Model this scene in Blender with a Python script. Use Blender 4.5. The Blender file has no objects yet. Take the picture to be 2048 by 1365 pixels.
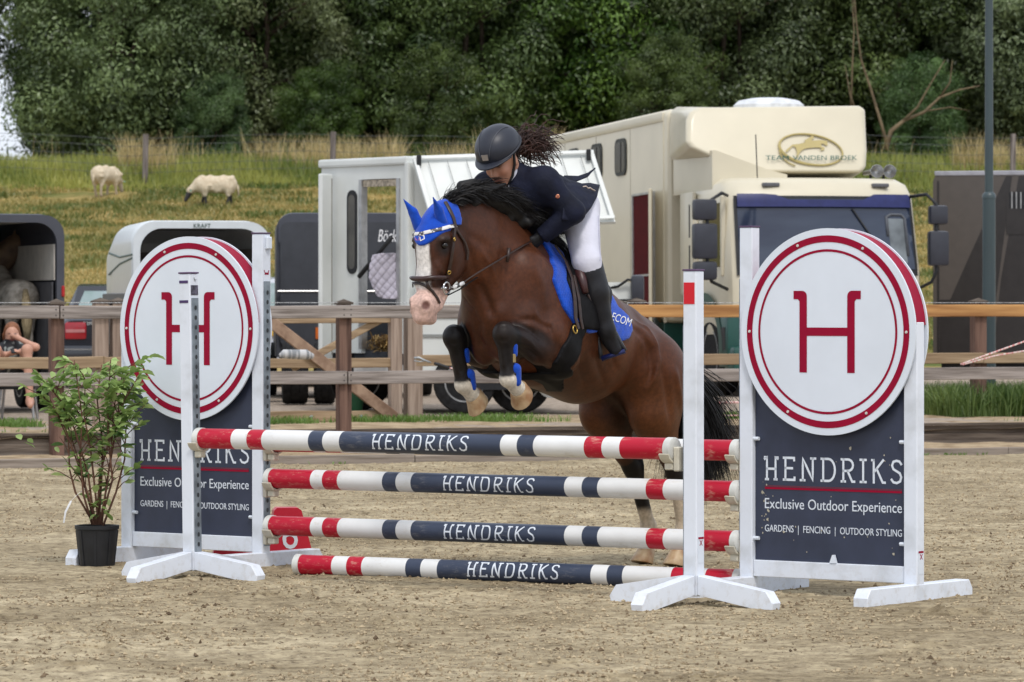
import bpy, bmesh, math, random
import numpy as np
from mathutils import Matrix, Vector, Euler
random.seed(7)
R = math.radians
S = bpy.context.scene
C = S.collection
# ---------------------------------------------------------------- camera, sky, sun, exposure
F = 8250.0            # focal length in photo pixels (photo 2048 wide)
H = 1.4               # eye height, horizon at photo row 606
HOR = 606.0
cam_d = bpy.data.cameras.new('camera')
cam = bpy.data.objects.new('camera', cam_d); C.objects.link(cam)
cam.location = (0, 0, H); cam.rotation_euler = (R(90), 0, 0)
cam_d.sensor_width = 22.3; cam_d.sensor_fit = 'HORIZONTAL'
cam_d.lens = 22.3 * F / 2048.0
cam_d.shift_y = -(682.5 - HOR) / 2048.0
cam_d.clip_start = 0.5; cam_d.clip_end = 3000
cam_d.dof.use_dof = True; cam_d.dof.focus_distance = 20.6; cam_d.dof.aperture_fstop = 6.3
S.camera = cam
S.render.resolution_x = 1024; S.render.resolution_y = 682
world = bpy.data.worlds.new('World'); S.world = world; world.use_nodes = True
wn = world.node_tree.nodes; wl = world.node_tree.links
sky = wn.new('ShaderNodeTexSky'); sky.sky_type = 'NISHITA'; sky.sun_disc = False
SUN_EL, SUN_AZ = 56.0, 167.0        # azimuth clockwise from +Y
sky.sun_elevation = R(SUN_EL); sky.sun_rotation = R(SUN_AZ)
sky.air_density = 1.2; sky.dust_density = 5.0; sky.ozone_density = 1.0
# thin bright overcast: the clear sky partly veiled by white cloud
tc = wn.new('ShaderNodeTexCoord'); nz = wn.new('ShaderNodeTexNoise')
nz.inputs['Scale'].default_value = 3.0; nz.inputs['Detail'].default_value = 6
cr = wn.new('ShaderNodeValToRGB'); cr.color_ramp.elements[0].position = .3; cr.color_ramp.elements[1].position = .62
cr.color_ramp.elements[0].color = (.55, .55, .55, 1); cr.color_ramp.elements[1].color = (.95, .95, .95, 1)
mx = wn.new('ShaderNodeMix'); mx.data_type = 'RGBA'
mx.inputs[7].default_value = (8.6, 9.2, 10.2, 1)
wl.new(tc.outputs['Generated'], nz.inputs['Vector']); wl.new(nz.outputs['Fac'], cr.inputs['Fac'])
wl.new(cr.outputs['Color'], mx.inputs[0]); wl.new(sky.outputs['Color'], mx.inputs[6])
wl.new(mx.outputs[2], wn['Background'].inputs['Color'])
wn['Background'].inputs['Strength'].default_value = 0.12
sun_d = bpy.data.lights.new('sun', 'SUN'); sun_d.energy = 1.5; sun_d.angle = R(10); sun_d.color = (1, .965, .92)
sun = bpy.data.objects.new('sun', sun_d); C.objects.link(sun)
sdir = Vector((math.sin(R(SUN_AZ)) * math.cos(R(SUN_EL)), math.cos(R(SUN_AZ)) * math.cos(R(SUN_EL)), math.sin(R(SUN_EL))))
sun.rotation_euler = sdir.to_track_quat('Z', 'Y').to_euler(); sun.location = sdir * 60
S.view_settings.view_transform = 'Standard'; S.view_settings.look = 'None'
S.view_settings.exposure = 0.12; S.view_settings.gamma = 1.0
try: S.view_settings.use_curve_mapping = False
except Exception: pass

# ---------------------------------------------------------------- materials
def lin(h):
    h = h.lstrip('#'); out = []
    for i in (0, 2, 4):
        c = int(h[i:i+2], 16) / 255
        out.append(c / 12.92 if c <= .04045 else ((c + .055) / 1.055) ** 2.4)
    return tuple(out)
MATS = {}
def mat(name, col, rough=.6, metal=0.0, var=.12, scale=8.0, bump=0.0, bscale=60.0, spec=.5, col2=None, stretch=None, attr=None, coat=0.0, sheen=0.0, lo=.35, hi=.65, detail=5.0, bdist=.01):
    if name in MATS: return MATS[name]
    m = bpy.data.materials.new(name); m.use_nodes = True
    nt = m.node_tree; N = nt.nodes; L = nt.links; b = N['Principled BSDF']
    b.inputs['Roughness'].default_value = rough; b.inputs['Metallic'].default_value = metal
    b.inputs['Specular IOR Level'].default_value = spec
    if coat: b.inputs['Coat Weight'].default_value = coat; b.inputs['Coat Roughness'].default_value = .08
    if sheen: b.inputs['Sheen Weight'].default_value = sheen
    t = N.new('ShaderNodeTexCoord'); src = t.outputs['Object']
    if stretch:
        mp = N.new('ShaderNodeMapping'); mp.inputs['Scale'].default_value = stretch
        L.new(src, mp.inputs['Vector']); src = mp.outputs['Vector']
    n = N.new('ShaderNodeTexNoise'); n.inputs['Scale'].default_value = scale; n.inputs['Detail'].default_value = detail
    L.new(src, n.inputs['Vector'])
    mr = N.new('ShaderNodeMapRange'); mr.inputs['From Min'].default_value = lo; mr.inputs['From Max'].default_value = hi
    L.new(n.outputs['Fac'], mr.inputs['Value'])
    c = (*col[:3], 1)
    if attr:
        at = N.new('ShaderNodeVertexColor'); at.layer_name = attr
        mul = N.new('ShaderNodeMix'); mul.data_type = 'RGBA'; mul.blend_type = 'MULTIPLY'; mul.inputs[0].default_value = 1
        mr.inputs['To Min'].default_value = 1 - var; mr.inputs['To Max'].default_value = 1 + var
        L.new(at.outputs['Color'], mul.inputs[6]); L.new(mr.outputs['Result'], mul.inputs[7])
        L.new(mul.outputs[2], b.inputs['Base Color'])
    else:
        c2 = (*col2[:3], 1) if col2 else tuple(max(0, x * (1 - 2 * var)) for x in col[:3]) + (1,)
        mixn = N.new('ShaderNodeMix'); mixn.data_type = 'RGBA'
        mixn.inputs[6].default_value = c2; mixn.inputs[7].default_value = c
        L.new(mr.outputs['Result'], mixn.inputs[0]); L.new(mixn.outputs[2], b.inputs['Base Color'])
    if bump:
        n2 = N.new('ShaderNodeTexNoise'); n2.inputs['Scale'].default_value = bscale; n2.inputs['Detail'].default_value = 4
        L.new(src, n2.inputs['Vector'])
        bp = N.new('ShaderNodeBump'); bp.inputs['Strength'].default_value = bump; bp.inputs['Distance'].default_value = bdist
        L.new(n2.outputs['Fac'], bp.inputs['Height']); L.new(bp.outputs['Normal'], b.inputs['Normal'])
    MATS[name] = m
    return m
def glass(name, col=(.02, .03, .05), rough=.05):
    m = mat(name, col, rough, var=.1, spec=.8); return m
def leafmat(name, col, col2, trans=.35, vary=0.0):
    m = bpy.data.materials.new(name); m.use_nodes = True
    nt = m.node_tree; N = nt.nodes; L = nt.links
    N.remove(N['Principled BSDF']); out = N['Material Output']
    at = N.new('ShaderNodeVertexColor'); at.layer_name = 'Col'
    d = N.new('ShaderNodeBsdfDiffuse'); tr = N.new('ShaderNodeBsdfTranslucent'); gl = N.new('ShaderNodeBsdfGlossy')
    gl.inputs['Roughness'].default_value = .45
    mixc = N.new('ShaderNodeMix'); mixc.data_type = 'RGBA'
    mixc.inputs[6].default_value = (*col, 1); mixc.inputs[7].default_value = (*col2, 1)
    L.new(at.outputs['Color'], mixc.inputs[0])
    oi = N.new('ShaderNodeObjectInfo'); hs_ = N.new('ShaderNodeHueSaturation')
    def rng_(a, b_, k):
        m_ = N.new('ShaderNodeMath'); m_.operation = 'MULTIPLY'; m_.inputs[1].default_value = k; f_ = N.new('ShaderNodeMath'); f_.operation = 'FRACT'
        L.new(oi.outputs['Random'], m_.inputs[0]); L.new(m_.outputs[0], f_.inputs[0]); r_ = N.new('ShaderNodeMapRange'); r_.inputs['To Min'].default_value = a; r_.inputs['To Max'].default_value = b_; L.new(f_.outputs[0], r_.inputs['Value']); return r_.outputs['Result']
    if vary:
        L.new(rng_(.47, .525, 7.3), hs_.inputs['Hue']); L.new(rng_(.85, 1.2, 13.7), hs_.inputs['Saturation']); L.new(rng_(1 - vary, 1 + vary, 3.1), hs_.inputs['Value'])
    L.new(mixc.outputs[2], hs_.inputs['Color'])
    L.new(hs_.outputs['Color'], d.inputs['Color']); L.new(hs_.outputs['Color'], tr.inputs['Color'])
    m1 = N.new('ShaderNodeMixShader'); m1.inputs[0].default_value = trans
    m2 = N.new('ShaderNodeMixShader'); m2.inputs[0].default_value = .04
    L.new(d.outputs[0], m1.inputs[1]); L.new(tr.outputs[0], m1.inputs[2])
    L.new(m1.outputs[0], m2.inputs[1]); L.new(gl.outputs[0], m2.inputs[2]); L.new(m2.outputs[0], out.inputs['Surface'])
    MATS[name] = m
    return m

# ---------------------------------------------------------------- object helpers
XF = {}
def thing(name, label, cat, loc=(0, 0, 0), rz=0.0, group=None, rx=0.0, ry=0.0):
    o = bpy.data.objects.new(name, None); C.objects.link(o)
    o.location = loc; o.rotation_euler = (rx, ry, rz); o.empty_display_size = .2
    XF[o] = Matrix.Translation(Vector(loc)) @ Euler((rx, ry, rz)).to_matrix().to_4x4()
    o['label'] = label; o['category'] = cat
    if group: o['group'] = group
    return o
def tag(o, label, cat, group=None):
    o['label'] = label; o['category'] = cat
    if group: o['group'] = group
    return o
def structure(o): o['kind'] = 'structure'; return o
def stuff(o): o['kind'] = 'stuff'; return o
def link_mesh(name, me, parent=None):
    o = bpy.data.objects.new(name, me); C.objects.link(o)
    if parent is not None: o.parent = parent
    XF[o] = Matrix.Identity(4) if parent is None else XF[parent].copy()
    return o
def npmesh(name, V, Fq, mats, parent=None, smooth=True, col=None, world=False, midx=None):
    V = np.asarray(V, dtype=np.float64)
    if world and parent is not None:
        M = np.array(XF[parent].inverted()); V = V @ M[:3, :3].T + M[:3, 3]
    me = bpy.data.meshes.new(name); Fq = np.asarray(Fq)
    k = Fq.shape[1]
    me.vertices.add(len(V)); me.vertices.foreach_set('co', V.astype(np.float32).ravel())
    me.loops.add(Fq.size); me.loops.foreach_set('vertex_index', Fq.astype(np.int32).ravel())
    me.polygons.add(len(Fq)); me.polygons.foreach_set('loop_start', np.arange(0, Fq.size, k, dtype=np.int32))
    me.polygons.foreach_set('use_smooth', np.full(len(Fq), smooth))
    if not isinstance(mats, (list, tuple)): mats = [mats]
    for m in mats: me.materials.append(m)
    if midx is not None: me.polygons.foreach_set('material_index', np.asarray(midx, dtype=np.int32))
    me.update(calc_edges=True)
    if col is not None:
        ca = me.color_attributes.new('Col', 'FLOAT_COLOR', 'POINT')
        cc = np.ones((len(V), 4), np.float32); cc[:, :col.shape[1]] = col; ca.data.foreach_set('color', cc.ravel())
    me.validate()
    return link_mesh(name, me, parent)
class MB:
    """collects shapes; build() links them as ONE mesh object"""
    def __init__(s): s.v = []; s.f = []; s.m = []
    def add(s, vs, fs, mi=0):
        o = len(s.v); s.v += [tuple(v) for v in vs]; s.f += [tuple(i + o for i in f) for f in fs]; s.m += [mi] * len(fs); return s
    def box(s, lo, hi, mi=0, c=0.0, M=None):
        x0, y0, z0 = lo; x1, y1, z1 = hi
        if c > 0:
            c = min(c, (x1-x0)*.45, (y1-y0)*.45, (z1-z0)*.45)
            bm = bmesh.new(); bmesh.ops.create_cube(bm, size=1)
            for v in bm.verts: v.co = Vector(((x0+x1)/2 + v.co.x*(x1-x0), (y0+y1)/2 + v.co.y*(y1-y0), (z0+z1)/2 + v.co.z*(z1-z0)))
            bmesh.ops.bevel(bm, geom=bm.edges[:], offset=c, segments=1 if c < .012 else 2, affect='EDGES', profile=.6)
            vs = [v.co.copy() for v in bm.verts]; bm.verts.index_update(); fs = [[v.index for v in f.verts] for f in bm.faces]; bm.free()
        else:
            vs = [Vector(p) for p in ((x0,y0,z0),(x1,y0,z0),(x1,y1,z0),(x0,y1,z0),(x0,y0,z1),(x1,y0,z1),(x1,y1,z1),(x0,y1,z1))]
            fs = [(3,2,1,0),(4,5,6,7),(0,1,5,4),(1,2,6,5),(2,3,7,6),(3,0,4,7)]
        if M is not None: vs = [M @ v for v in vs]
        return s.add(vs, fs, mi)
    def bar(s, a, b, w, h, mi=0, c=0.0, up=(0, 0, 1)):
        a = Vector(a); b = Vector(b); d = b - a; L = d.length; y = d / L; u = Vector(up)
        x = y.cross(u)
        if x.length < 1e-4: x = y.cross(Vector((1, 0, 0)))
        x.normalize(); z = x.cross(y)
        M = Matrix((x, y, z)).transposed().to_4x4(); M.translation = a
        return s.box((-w/2, 0, -h/2), (w/2, L, h/2), mi, c, M)
    def tube(s, pts, r, n=8, mi=0, caps=True, flat=1.0, up=(0, 0, 1)):
        P = [Vector(p) for p in pts]; k = len(P)
        rr = r if isinstance(r, (list, tuple)) else [r] * k
        vs = []; prev = None
        for i, p in enumerate(P):
            d = (P[min(i+1, k-1)] - P[max(i-1, 0)]).normalized()
            if prev is None:
                x = d.cross(Vector(up))
                if x.length < 1e-3: x = d.cross(Vector((1, 0, 0)))
            else: x = prev - d * prev.dot(d)
            x.normalize(); prev = x; y = d.cross(x)
            for j in range(n):
                a = 2 * math.pi * j / n
                vs.append(p + x * (math.cos(a) * rr[i]) + y * (math.sin(a) * rr[i] * flat))
        fs = [(i*n+j, i*n+(j+1) % n, (i+1)*n+(j+1) % n, (i+1)*n+j) for i in range(k-1) for j in range(n)]
        if caps: fs += [tuple(range(n))[::-1], tuple(range((k-1)*n, k*n))]
        return s.add(vs, fs, mi)
    def lathe(s, prof, n=24, mi=0, M=None, arc=None):
        vs = []; k = len(prof)
        for (r, z) in prof:
            for j in range(n):
                a = 2*math.pi*j/n; vs.append(Vector((r*math.cos(a), r*math.sin(a), z)))
        fs = [(i*n+j, i*n+(j+1) % n, (i+1)*n+(j+1) % n, (i+1)*n+j) for i in range(k-1) for j in range(n)]
        fs += [tuple(range(n))[::-1], tuple(range((k-1)*n, k*n))]
        if M is not None: vs = [M @ v for v in vs]
        return s.add(vs, fs, mi)
    def prism(s, poly, y0, y1, mi=0, M=None):
        """poly: list of (x,z); extruded along y"""
        n = len(poly)
        vs = [Vector((x, y0, z)) for x, z in poly] + [Vector((x, y1, z)) for x, z in poly]
        if M is not None: vs = [M @ v for v in vs]
        fs = [tuple(range(n)), tuple(range(2*n-1, n-1, -1))] + [(i, i+n, (i+1) % n + n, (i+1) % n) for i in range(n)]
        return s.add(vs, fs, mi)
    def loft(s, rings, mi=0, caps=True, closed=True):
        n = len(rings[0]); vs = [Vector(p) for r in rings for p in r]
        fs = []
        for i in range(len(rings)-1):
            for j in range(n if closed else n-1):
                fs.append((i*n+j, i*n+(j+1) % n, (i+1)*n+(j+1) % n, (i+1)*n+j))
        if caps: fs += [tuple(range(n))[::-1], tuple(range((len(rings)-1)*n, len(rings)*n))]
        return s.add(vs, fs, mi)
    def build(s, name, mats, parent=None, smooth=False, world=False, fixn=True):
        me = bpy.data.meshes.new(name); V = s.v
        if world and parent is not None:
            M = XF[parent].inverted(); V = [M @ Vector(v) for v in V]
        me.from_pydata([tuple(v) for v in V], [], s.f)
        if not isinstance(mats, (list, tuple)): mats = [mats]
        for m in mats: me.materials.append(m)
        me.polygons.foreach_set('material_index', s.m)
        if fixn:
            bm = bmesh.new(); bm.from_mesh(me); bmesh.ops.recalc_face_normals(bm, faces=bm.faces[:]); bm.to_mesh(me); bm.free()
        if smooth is True: me.polygons.foreach_set('use_smooth', [True] * len(me.polygons))
        elif smooth: me.polygons.foreach_set('use_smooth', [True] * len(me.polygons)); me.set_sharp_from_angle(angle=R(smooth))
        me.update()
        return link_mesh(name, me, parent)
def copy_tree(o, parent=None, loc=None, rz=None, label=None):
    c = o.copy(); C.objects.link(c); c.parent = parent
    XF[c] = XF.get(o, Matrix.Identity(4)).copy()
    if loc is not None: c.location = loc
    if rz is not None: c.rotation_euler.z = rz
    if label: c['label'] = label
    for ch in list(o.children): copy_tree(ch, c)
    return c
def text(name, body, size, material, parent, M, ext=.001, width=None, align='CENTER', shear=0.0, height=None):
    cu = bpy.data.curves.new('t', 'FONT'); cu.body = body; cu.size = size; cu.align_x = align; cu.align_y = 'CENTER'
    cu.extrude = ext; cu.shear = shear; cu.resolution_u = 3
    to = bpy.data.objects.new('t', cu); C.objects.link(to)
    bpy.context.view_layer.update()
    me = bpy.data.meshes.new_from_object(to.evaluated_get(bpy.context.evaluated_depsgraph_get()))
    bpy.data.objects.remove(to); bpy.data.curves.remove(cu)
    xs = [v.co.x for v in me.vertices]; ys = [v.co.y for v in me.vertices]
    sx = width / (max(xs) - min(xs)) if width else 1.0
    sy = height / (max(ys) - min(ys)) if height else 1.0
    cx = (max(xs) + min(xs)) / 2 if align == 'CENTER' else min(xs); cy = (max(ys) + min(ys)) / 2
    for v in me.vertices: v.co = M @ Vector(((v.co.x - cx) * sx, (v.co.y - cy) * sy, v.co.z))
    me.materials.clear(); me.materials.append(material); me.name = name
    return link_mesh(name, me, parent)
def px(x, y, Y):
    """photo pixel + distance -> world point"""
    return Vector(((x - 1024) / F * Y, Y, H - (y - HOR) / F * Y))
def gpx(x, y, z=0.0):
    """photo pixel on level ground of height z"""
    return px(x, y, F * (H - z) / (y - HOR))
# the jump frame: x along the poles (to the right and nearer), y away from the camera
JO = Vector((-.072, 20.89, 0)); JA = math.atan2(-.6057, .7957)
JM = Matrix.Translation(JO) @ Matrix.Rotation(JA, 4, 'Z'); JI = JM.inverted()
def jx(pxx, y=0.0):
    """x in the jump frame of a photo column, at frame depth y"""
    ox = JO.x + .6057 * y; oy = JO.y + .7957 * y; k = (pxx - 1024) / F
    return (k * oy - ox) / (.7957 + .6057 * k)
def jz(pxx, pyy, y=0.0):
    x = jx(pxx, y); w = JM @ Vector((x, y, 0)); return H - (pyy - HOR) / F * w.y

# ---------------------------------------------------------------- signed-distance modelling (numpy)
def _cone(P, a, b, r1, r2):
    a = np.asarray(a, float); b = np.asarray(b, float); ba = b - a; l2 = ba @ ba
    h = np.clip(((P - a) @ ba) / max(l2, 1e-9), 0, 1)
    d = P - a - h[..., None] * ba
    return np.sqrt((d * d).sum(-1)) - (r1 + (r2 - r1) * h)
def _ell(P, c, r, Rm):
    q = (P - np.asarray(c, float)) @ Rm
    r = np.asarray(r, float)
    k0 = np.sqrt(((q / r) ** 2).sum(-1)); k1 = np.sqrt(((q / (r * r)) ** 2).sum(-1))
    return np.where(k1 > 1e-9, k0 * (k0 - 1) / np.maximum(k1, 1e-9), -r.min())
class SDF:
    def __init__(s): s.p = []
    def cone(s, a, b, r1, r2, k=.03, sq=None, ax=(1, 0, 0), neg=False):
        """tapered capsule; sq squashes along axis ax"""
        a = np.array(a, float); b = np.array(b, float); rm = max(r1, r2) * (max(1, sq) if sq else 1)
        lo = np.minimum(a, b) - rm; hi = np.maximum(a, b) + rm
        ax = np.array(ax, float); ax /= np.linalg.norm(ax)
        def f(P, g=0.0):
            if sq:
                m = (a + b) / 2; e = ((P - m) @ ax)[..., None] * ax
                # squash about the capsule's own axis line
                bm = ((b - a) @ ax)
                h = np.clip(((P - a) @ (b - a)) / max((b - a) @ (b - a), 1e-9), 0, 1)
                off = ((P - a) @ ax) - h * bm
                Pq = P + ((1 / sq - 1) * off)[..., None] * ax
                return _cone(Pq, a, b, r1, r2) * min(1, sq)
            return _cone(P, a, b, r1, r2)
        s.p.append((f, lo, hi, k, neg)); return s
    def chain(s, pts, rs, k=.03, **kw):
        for i in range(len(pts) - 1): s.cone(pts[i], pts[i+1], rs[i], rs[i+1], k if i == 0 else .012, **kw)
        return s
    def ell(s, c, r, rot=None, k=.03, neg=False):
        Rm = np.array(Euler(rot).to_matrix()) if rot else np.eye(3)
        rm = max(r); c = np.array(c, float)
        s.p.append((lambda P: _ell(P, c, r, Rm), c - rm, c + rm, k, neg)); return s
    def ev(s, P):
        d = np.full(P.shape[:-1], 1e3)
        for f, lo, hi, k, neg in s.p:
            e = f(P)
            if neg:
                h = np.clip(.5 - .5 * (e + d) / k, 0, 1); d = d * (1 - h) + (-e) * h + k * h * (1 - h)
            else:
                h = np.clip(.5 + .5 * (d - e) / k, 0, 1); d = d * (1 - h) + e * h - k * h * (1 - h)
        return d
    def bounds(s, pad=.04):
        lo = np.min([p[1] for p in s.p if not p[4]], axis=0) - pad; hi = np.max([p[2] for p in s.p if not p[4]], axis=0) + pad
        return lo, hi
    def grid(s, h, lo=None, hi=None):
        if lo is None: lo, hi = s.bounds()
        lo = np.asarray(lo, float); hi = np.asarray(hi, float)
        n = np.ceil((hi - lo) / h).astype(int) + 1
        ax = [lo[i] + h * np.arange(n[i]) for i in range(3)]
        D = np.full(tuple(n), 1.0)
        for f, pl, ph, k, neg in s.p:
            m = k + 3 * h
            i0 = np.maximum(0, np.floor((pl - m - lo) / h).astype(int)); i1 = np.minimum(n, np.ceil((ph + m - lo) / h).astype(int) + 1)
            if np.any(i1 <= i0): continue
            sl = tuple(slice(i0[i], i1[i]) for i in range(3))
            P = np.stack(np.meshgrid(ax[0][sl[0]], ax[1][sl[1]], ax[2][sl[2]], indexing='ij'), -1)
            e = f(P); d = D[sl]
            if neg:
                t = np.clip(.5 - .5 * (e + d) / k, 0, 1); D[sl] = d * (1 - t) + (-e) * t + k * t * (1 - t)
            else:
                t = np.clip(.5 + .5 * (d - e) / k, 0, 1); D[sl] = d * (1 - t) + e * t - k * t * (1 - t)
        return D, lo, h
def surface_nets(D, lo, h, smooth=1):
    ins = D < 0
    n = D.shape
    c = np.zeros(tuple(np.array(n) - 1), int)
    for i in (0, 1):
        for j in (0, 1):
            for k in (0, 1): c += ins[i:n[0]-1+i, j:n[1]-1+j, k:n[2]-1+k]
    act = (c > 0) & (c < 8)
    idx = np.full(act.shape, -1); ids = np.argwhere(act); idx[act] = np.arange(len(ids))
    acc = np.zeros((len(ids), 3)); cnt = np.zeros(len(ids))
    cor = [(i, j, k) for i in (0, 1) for j in (0, 1) for k in (0, 1)]
    val = {q: D[ids[:, 0]+q[0], ids[:, 1]+q[1], ids[:, 2]+q[2]] for q in cor}
    for a in cor:
        for dd in range(3):
            if a[dd]: continue
            b = list(a); b[dd] = 1; b = tuple(b)
            va, vb = val[a], val[b]; m = (va < 0) != (vb < 0)
            t = np.where(m, va / np.where(va == vb, 1, va - vb), 0)
            p = np.array(a, float)[None] + t[:, None] * (np.array(b) - np.array(a))[None]
            acc[m] += p[m]; cnt[m] += 1
    V = lo + h * (ids + acc / cnt[:, None])
    Fs = []
    for d in range(3):
        sl0 = [slice(None)] * 3; sl1 = [slice(None)] * 3; sl0[d] = slice(0, n[d]-1); sl1[d] = slice(1, n[d])
        A = ins[tuple(sl0)]; B = ins[tuple(sl1)]
        e = np.argwhere(A != B); u, w = (d+1) % 3, (d+2) % 3
        ok = (e[:, u] > 0) & (e[:, w] > 0) & (e[:, u] < n[u]-1) & (e[:, w] < n[w]-1); e = e[ok]
        flip = A[e[:, 0], e[:, 1], e[:, 2]]
        def at(du, dw):
            q = e.copy(); q[:, u] -= du; q[:, w] -= dw; return idx[q[:, 0], q[:, 1], q[:, 2]]
        quad = np.stack([at(1, 1), at(0, 1), at(0, 0), at(1, 0)], 1)
        quad[~flip] = quad[~flip][:, ::-1]
        Fs.append(quad)
    Fq = np.concatenate(Fs)
    for _ in range(smooth):
        s = np.zeros_like(V); k = np.zeros(len(V))
        for i in range(4):
            a, b = Fq[:, i], Fq[:, (i+1) % 4]
            np.add.at(s, a, V[b]); np.add.at(k, a, 1); np.add.at(s, b, V[a]); np.add.at(k, b, 1)
        V = .5 * V + .5 * s / np.maximum(k, 1)[:, None]
    return V, Fq
def sdf_obj(name, sdf, h, material, parent, frame=None, smooth=1, colfn=None, cut=None, off=0.0, lo=None, hi=None):
    """mesh an SDF; frame = matrix of the coordinates it was modelled in; cut(P) = another distance to intersect"""
    D, lo, h = sdf.grid(h, lo, hi)
    D = D - off
    if cut is not None:
        ax = [lo[i] + h * np.arange(D.shape[i]) for i in range(3)]
        P = np.stack(np.meshgrid(*ax, indexing='ij'), -1)
        D = np.maximum(D, cut(P))
    V, Fq = surface_nets(D, lo, h, smooth)
    col = colfn(V) if colfn else None
    if frame is not None:
        M = np.array(frame); V = V @ M[:3, :3].T + M[:3, 3]
    return npmesh(name, V, Fq, material, parent, True, col, world=frame is not None)
def vnoise(P, seed=0, sc=1.0):
    """cheap smooth 3-D value noise in -1..1"""
    rng = np.random.default_rng(seed); out = np.zeros(len(P))
    for i in range(7):
        d = rng.normal(size=3); d /= np.linalg.norm(d)
        out += np.sin(P @ d * sc * (1 + .45 * i) + rng.uniform(0, 6.28)) * (1 / (1 + .3 * i))
    return out / 3.2
def sstep(a, b, x):
    t = np.clip((x - a) / (b - a), 0, 1); return t * t * (3 - 2 * t)
# ================================================================ GROUND
FO = Vector((-4.0, 36.3, 0)); FA = math.atan2(.3455, .9384)
FM = Matrix.Translation(FO) @ Matrix.Rotation(FA, 4, 'Z'); FI = FM.inverted()
def fq(X, Y):  # distance behind the fence line
    return (X - FO.x) * -.3455 + (Y - FO.y) * .9384
def sand_height(X, Y):
    P = np.stack([X, Y, np.zeros_like(X)], -1)
    h = .010 * vnoise(P, 1, 2.2) + .007 * vnoise(P, 2, 7.0) + .006 * vnoise(P, 3, 19.0) + .010 * np.maximum(0, vnoise(P, 4, 47.0)) ** 1.5 + .0045 * vnoise(P, 12, 110.0)
    rough = .45 + .55 * sstep(-.3, .5, vnoise(P, 9, .9))
    h = h * rough
    rng = np.random.default_rng(5)
    for i in range(210):                     # hoof prints
        cx, cy = rng.uniform(-6, 6), rng.uniform(14.5, 36); r = rng.uniform(.06, .09)
        d2 = ((X - cx) ** 2 + ((Y - cy) * 1.0) ** 2)
        m = d2 < .09
        d = np.sqrt(d2[m]) / r
        h[m] += -.03 * np.exp(-(d / .8) ** 4) + .014 * np.exp(-((d - 1.35) / .35) ** 2)
    return h
def sand_mat():
    m = bpy.data.materials.new('sand'); m.use_nodes = True
    nt = m.node_tree; N = nt.nodes; L = nt.links; b = N['Principled BSDF']; b.inputs['Roughness'].default_value = .95; b.inputs['Specular IOR Level'].default_value = .15
    t = N.new('ShaderNodeTexCoord')
    def noise(s, det=4, rough=.6, st=None):
        n = N.new('ShaderNodeTexNoise'); n.inputs['Scale'].default_value = s; n.inputs['Detail'].default_value = det; n.inputs['Roughness'].default_value = rough
        src = t.outputs['Object']
        if st:
            mp = N.new('ShaderNodeMapping'); mp.inputs['Scale'].default_value = st; L.new(src, mp.inputs['Vector']); src = mp.outputs['Vector']
        L.new(src, n.inputs['Vector']); return n.outputs['Fac']
    def ramp(f, a, b_, ca, cb):
        r = N.new('ShaderNodeValToRGB'); r.color_ramp.elements[0].position = a; r.color_ramp.elements[1].position = b_
        r.color_ramp.elements[0].color = ca; r.color_ramp.elements[1].color = cb; L.new(f, r.inputs['Fac']); return r.outputs['Color']
    def mix(f, a, b_, blend='MIX'):
        x = N.new('ShaderNodeMix'); x.data_type = 'RGBA'; x.blend_type = blend
        if isinstance(f, float): x.inputs[0].default_value = f
        else: L.new(f, x.inputs[0])
        for i, v in ((6, a), (7, b_)):
            if isinstance(v, tuple): x.inputs[i].default_value = v
            else: L.new(v, x.inputs[i])
        return x.outputs[2]
    base = ramp(noise(.8, 6), .34, .66, (.29, .23, .14, 1), (.515, .43, .285, 1))
    med = ramp(noise(9, 6, .7), .35, .62, (.50, .47, .44, 1), (1.14, 1.14, 1.13, 1))
    c = mix(1.0, base, med, 'MULTIPLY')
    spk = ramp(noise(30, 5, .65), .55, .65, (0, 0, 0, 1), (.8, .8, .8, 1))
    c = mix(spk, c, (.075, .052, .032, 1))
    pale = ramp(noise(55, 2), .66, .72, (0, 0, 0, 1), (.6, .6, .6, 1))
    c = mix(pale, c, (.55, .48, .38, 1))
    L.new(c, b.inputs['Base Color'])
    bp = N.new('ShaderNodeBump'); bp.inputs['Strength'].default_value = .8; bp.inputs['Distance'].default_value = .012
    L.new(noise(75, 5, .7), bp.inputs['Height']); L.new(bp.outputs['Normal'], b.inputs['Normal'])
    return m
SAND = sand_mat()
ys = [12.5]
while ys[-1] < 38.6: ys.append(ys[-1] + .021 * (ys[-1] / 14) ** 1.35)
ys = np.array(ys); xs = np.arange(-6.6, 6.6, .0235)
GX, GY = np.meshgrid(xs, ys)
GZ = sand_height(GX.ravel(), GY.ravel()).reshape(GX.shape)
edge = np.minimum(np.minimum(sstep(-6.6, -6.2, GX), 1 - sstep(6.15, 6.55, GX)), sstep(12.5, 13, GY))
GZ = GZ * edge + (1 - edge) * -.02
V = np.stack([GX, GY, GZ], -1).reshape(-1, 3); nx = len(xs)
I = np.arange(len(V)).reshape(GX.shape)
Q = np.stack([I[:-1, :-1], I[:-1, 1:], I[1:, 1:], I[1:, :-1]], -1).reshape(-1, 4)
cen = V[Q].mean(1); keep = fq(cen[:, 0], cen[:, 1]) < -1.2
o = npmesh('arena_sand', V, Q[keep], SAND, None, True); structure(o)
b = MB()          # the arena beyond the raked patch
b.add([FM @ Vector(p) for p in ((-60, -90, -.022), (80, -90, -.022), (80, -1.2, -.022), (-60, -1.2, -.022))], [(0, 1, 2, 3)])
structure(b.build('arena_ground', SAND))
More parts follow.
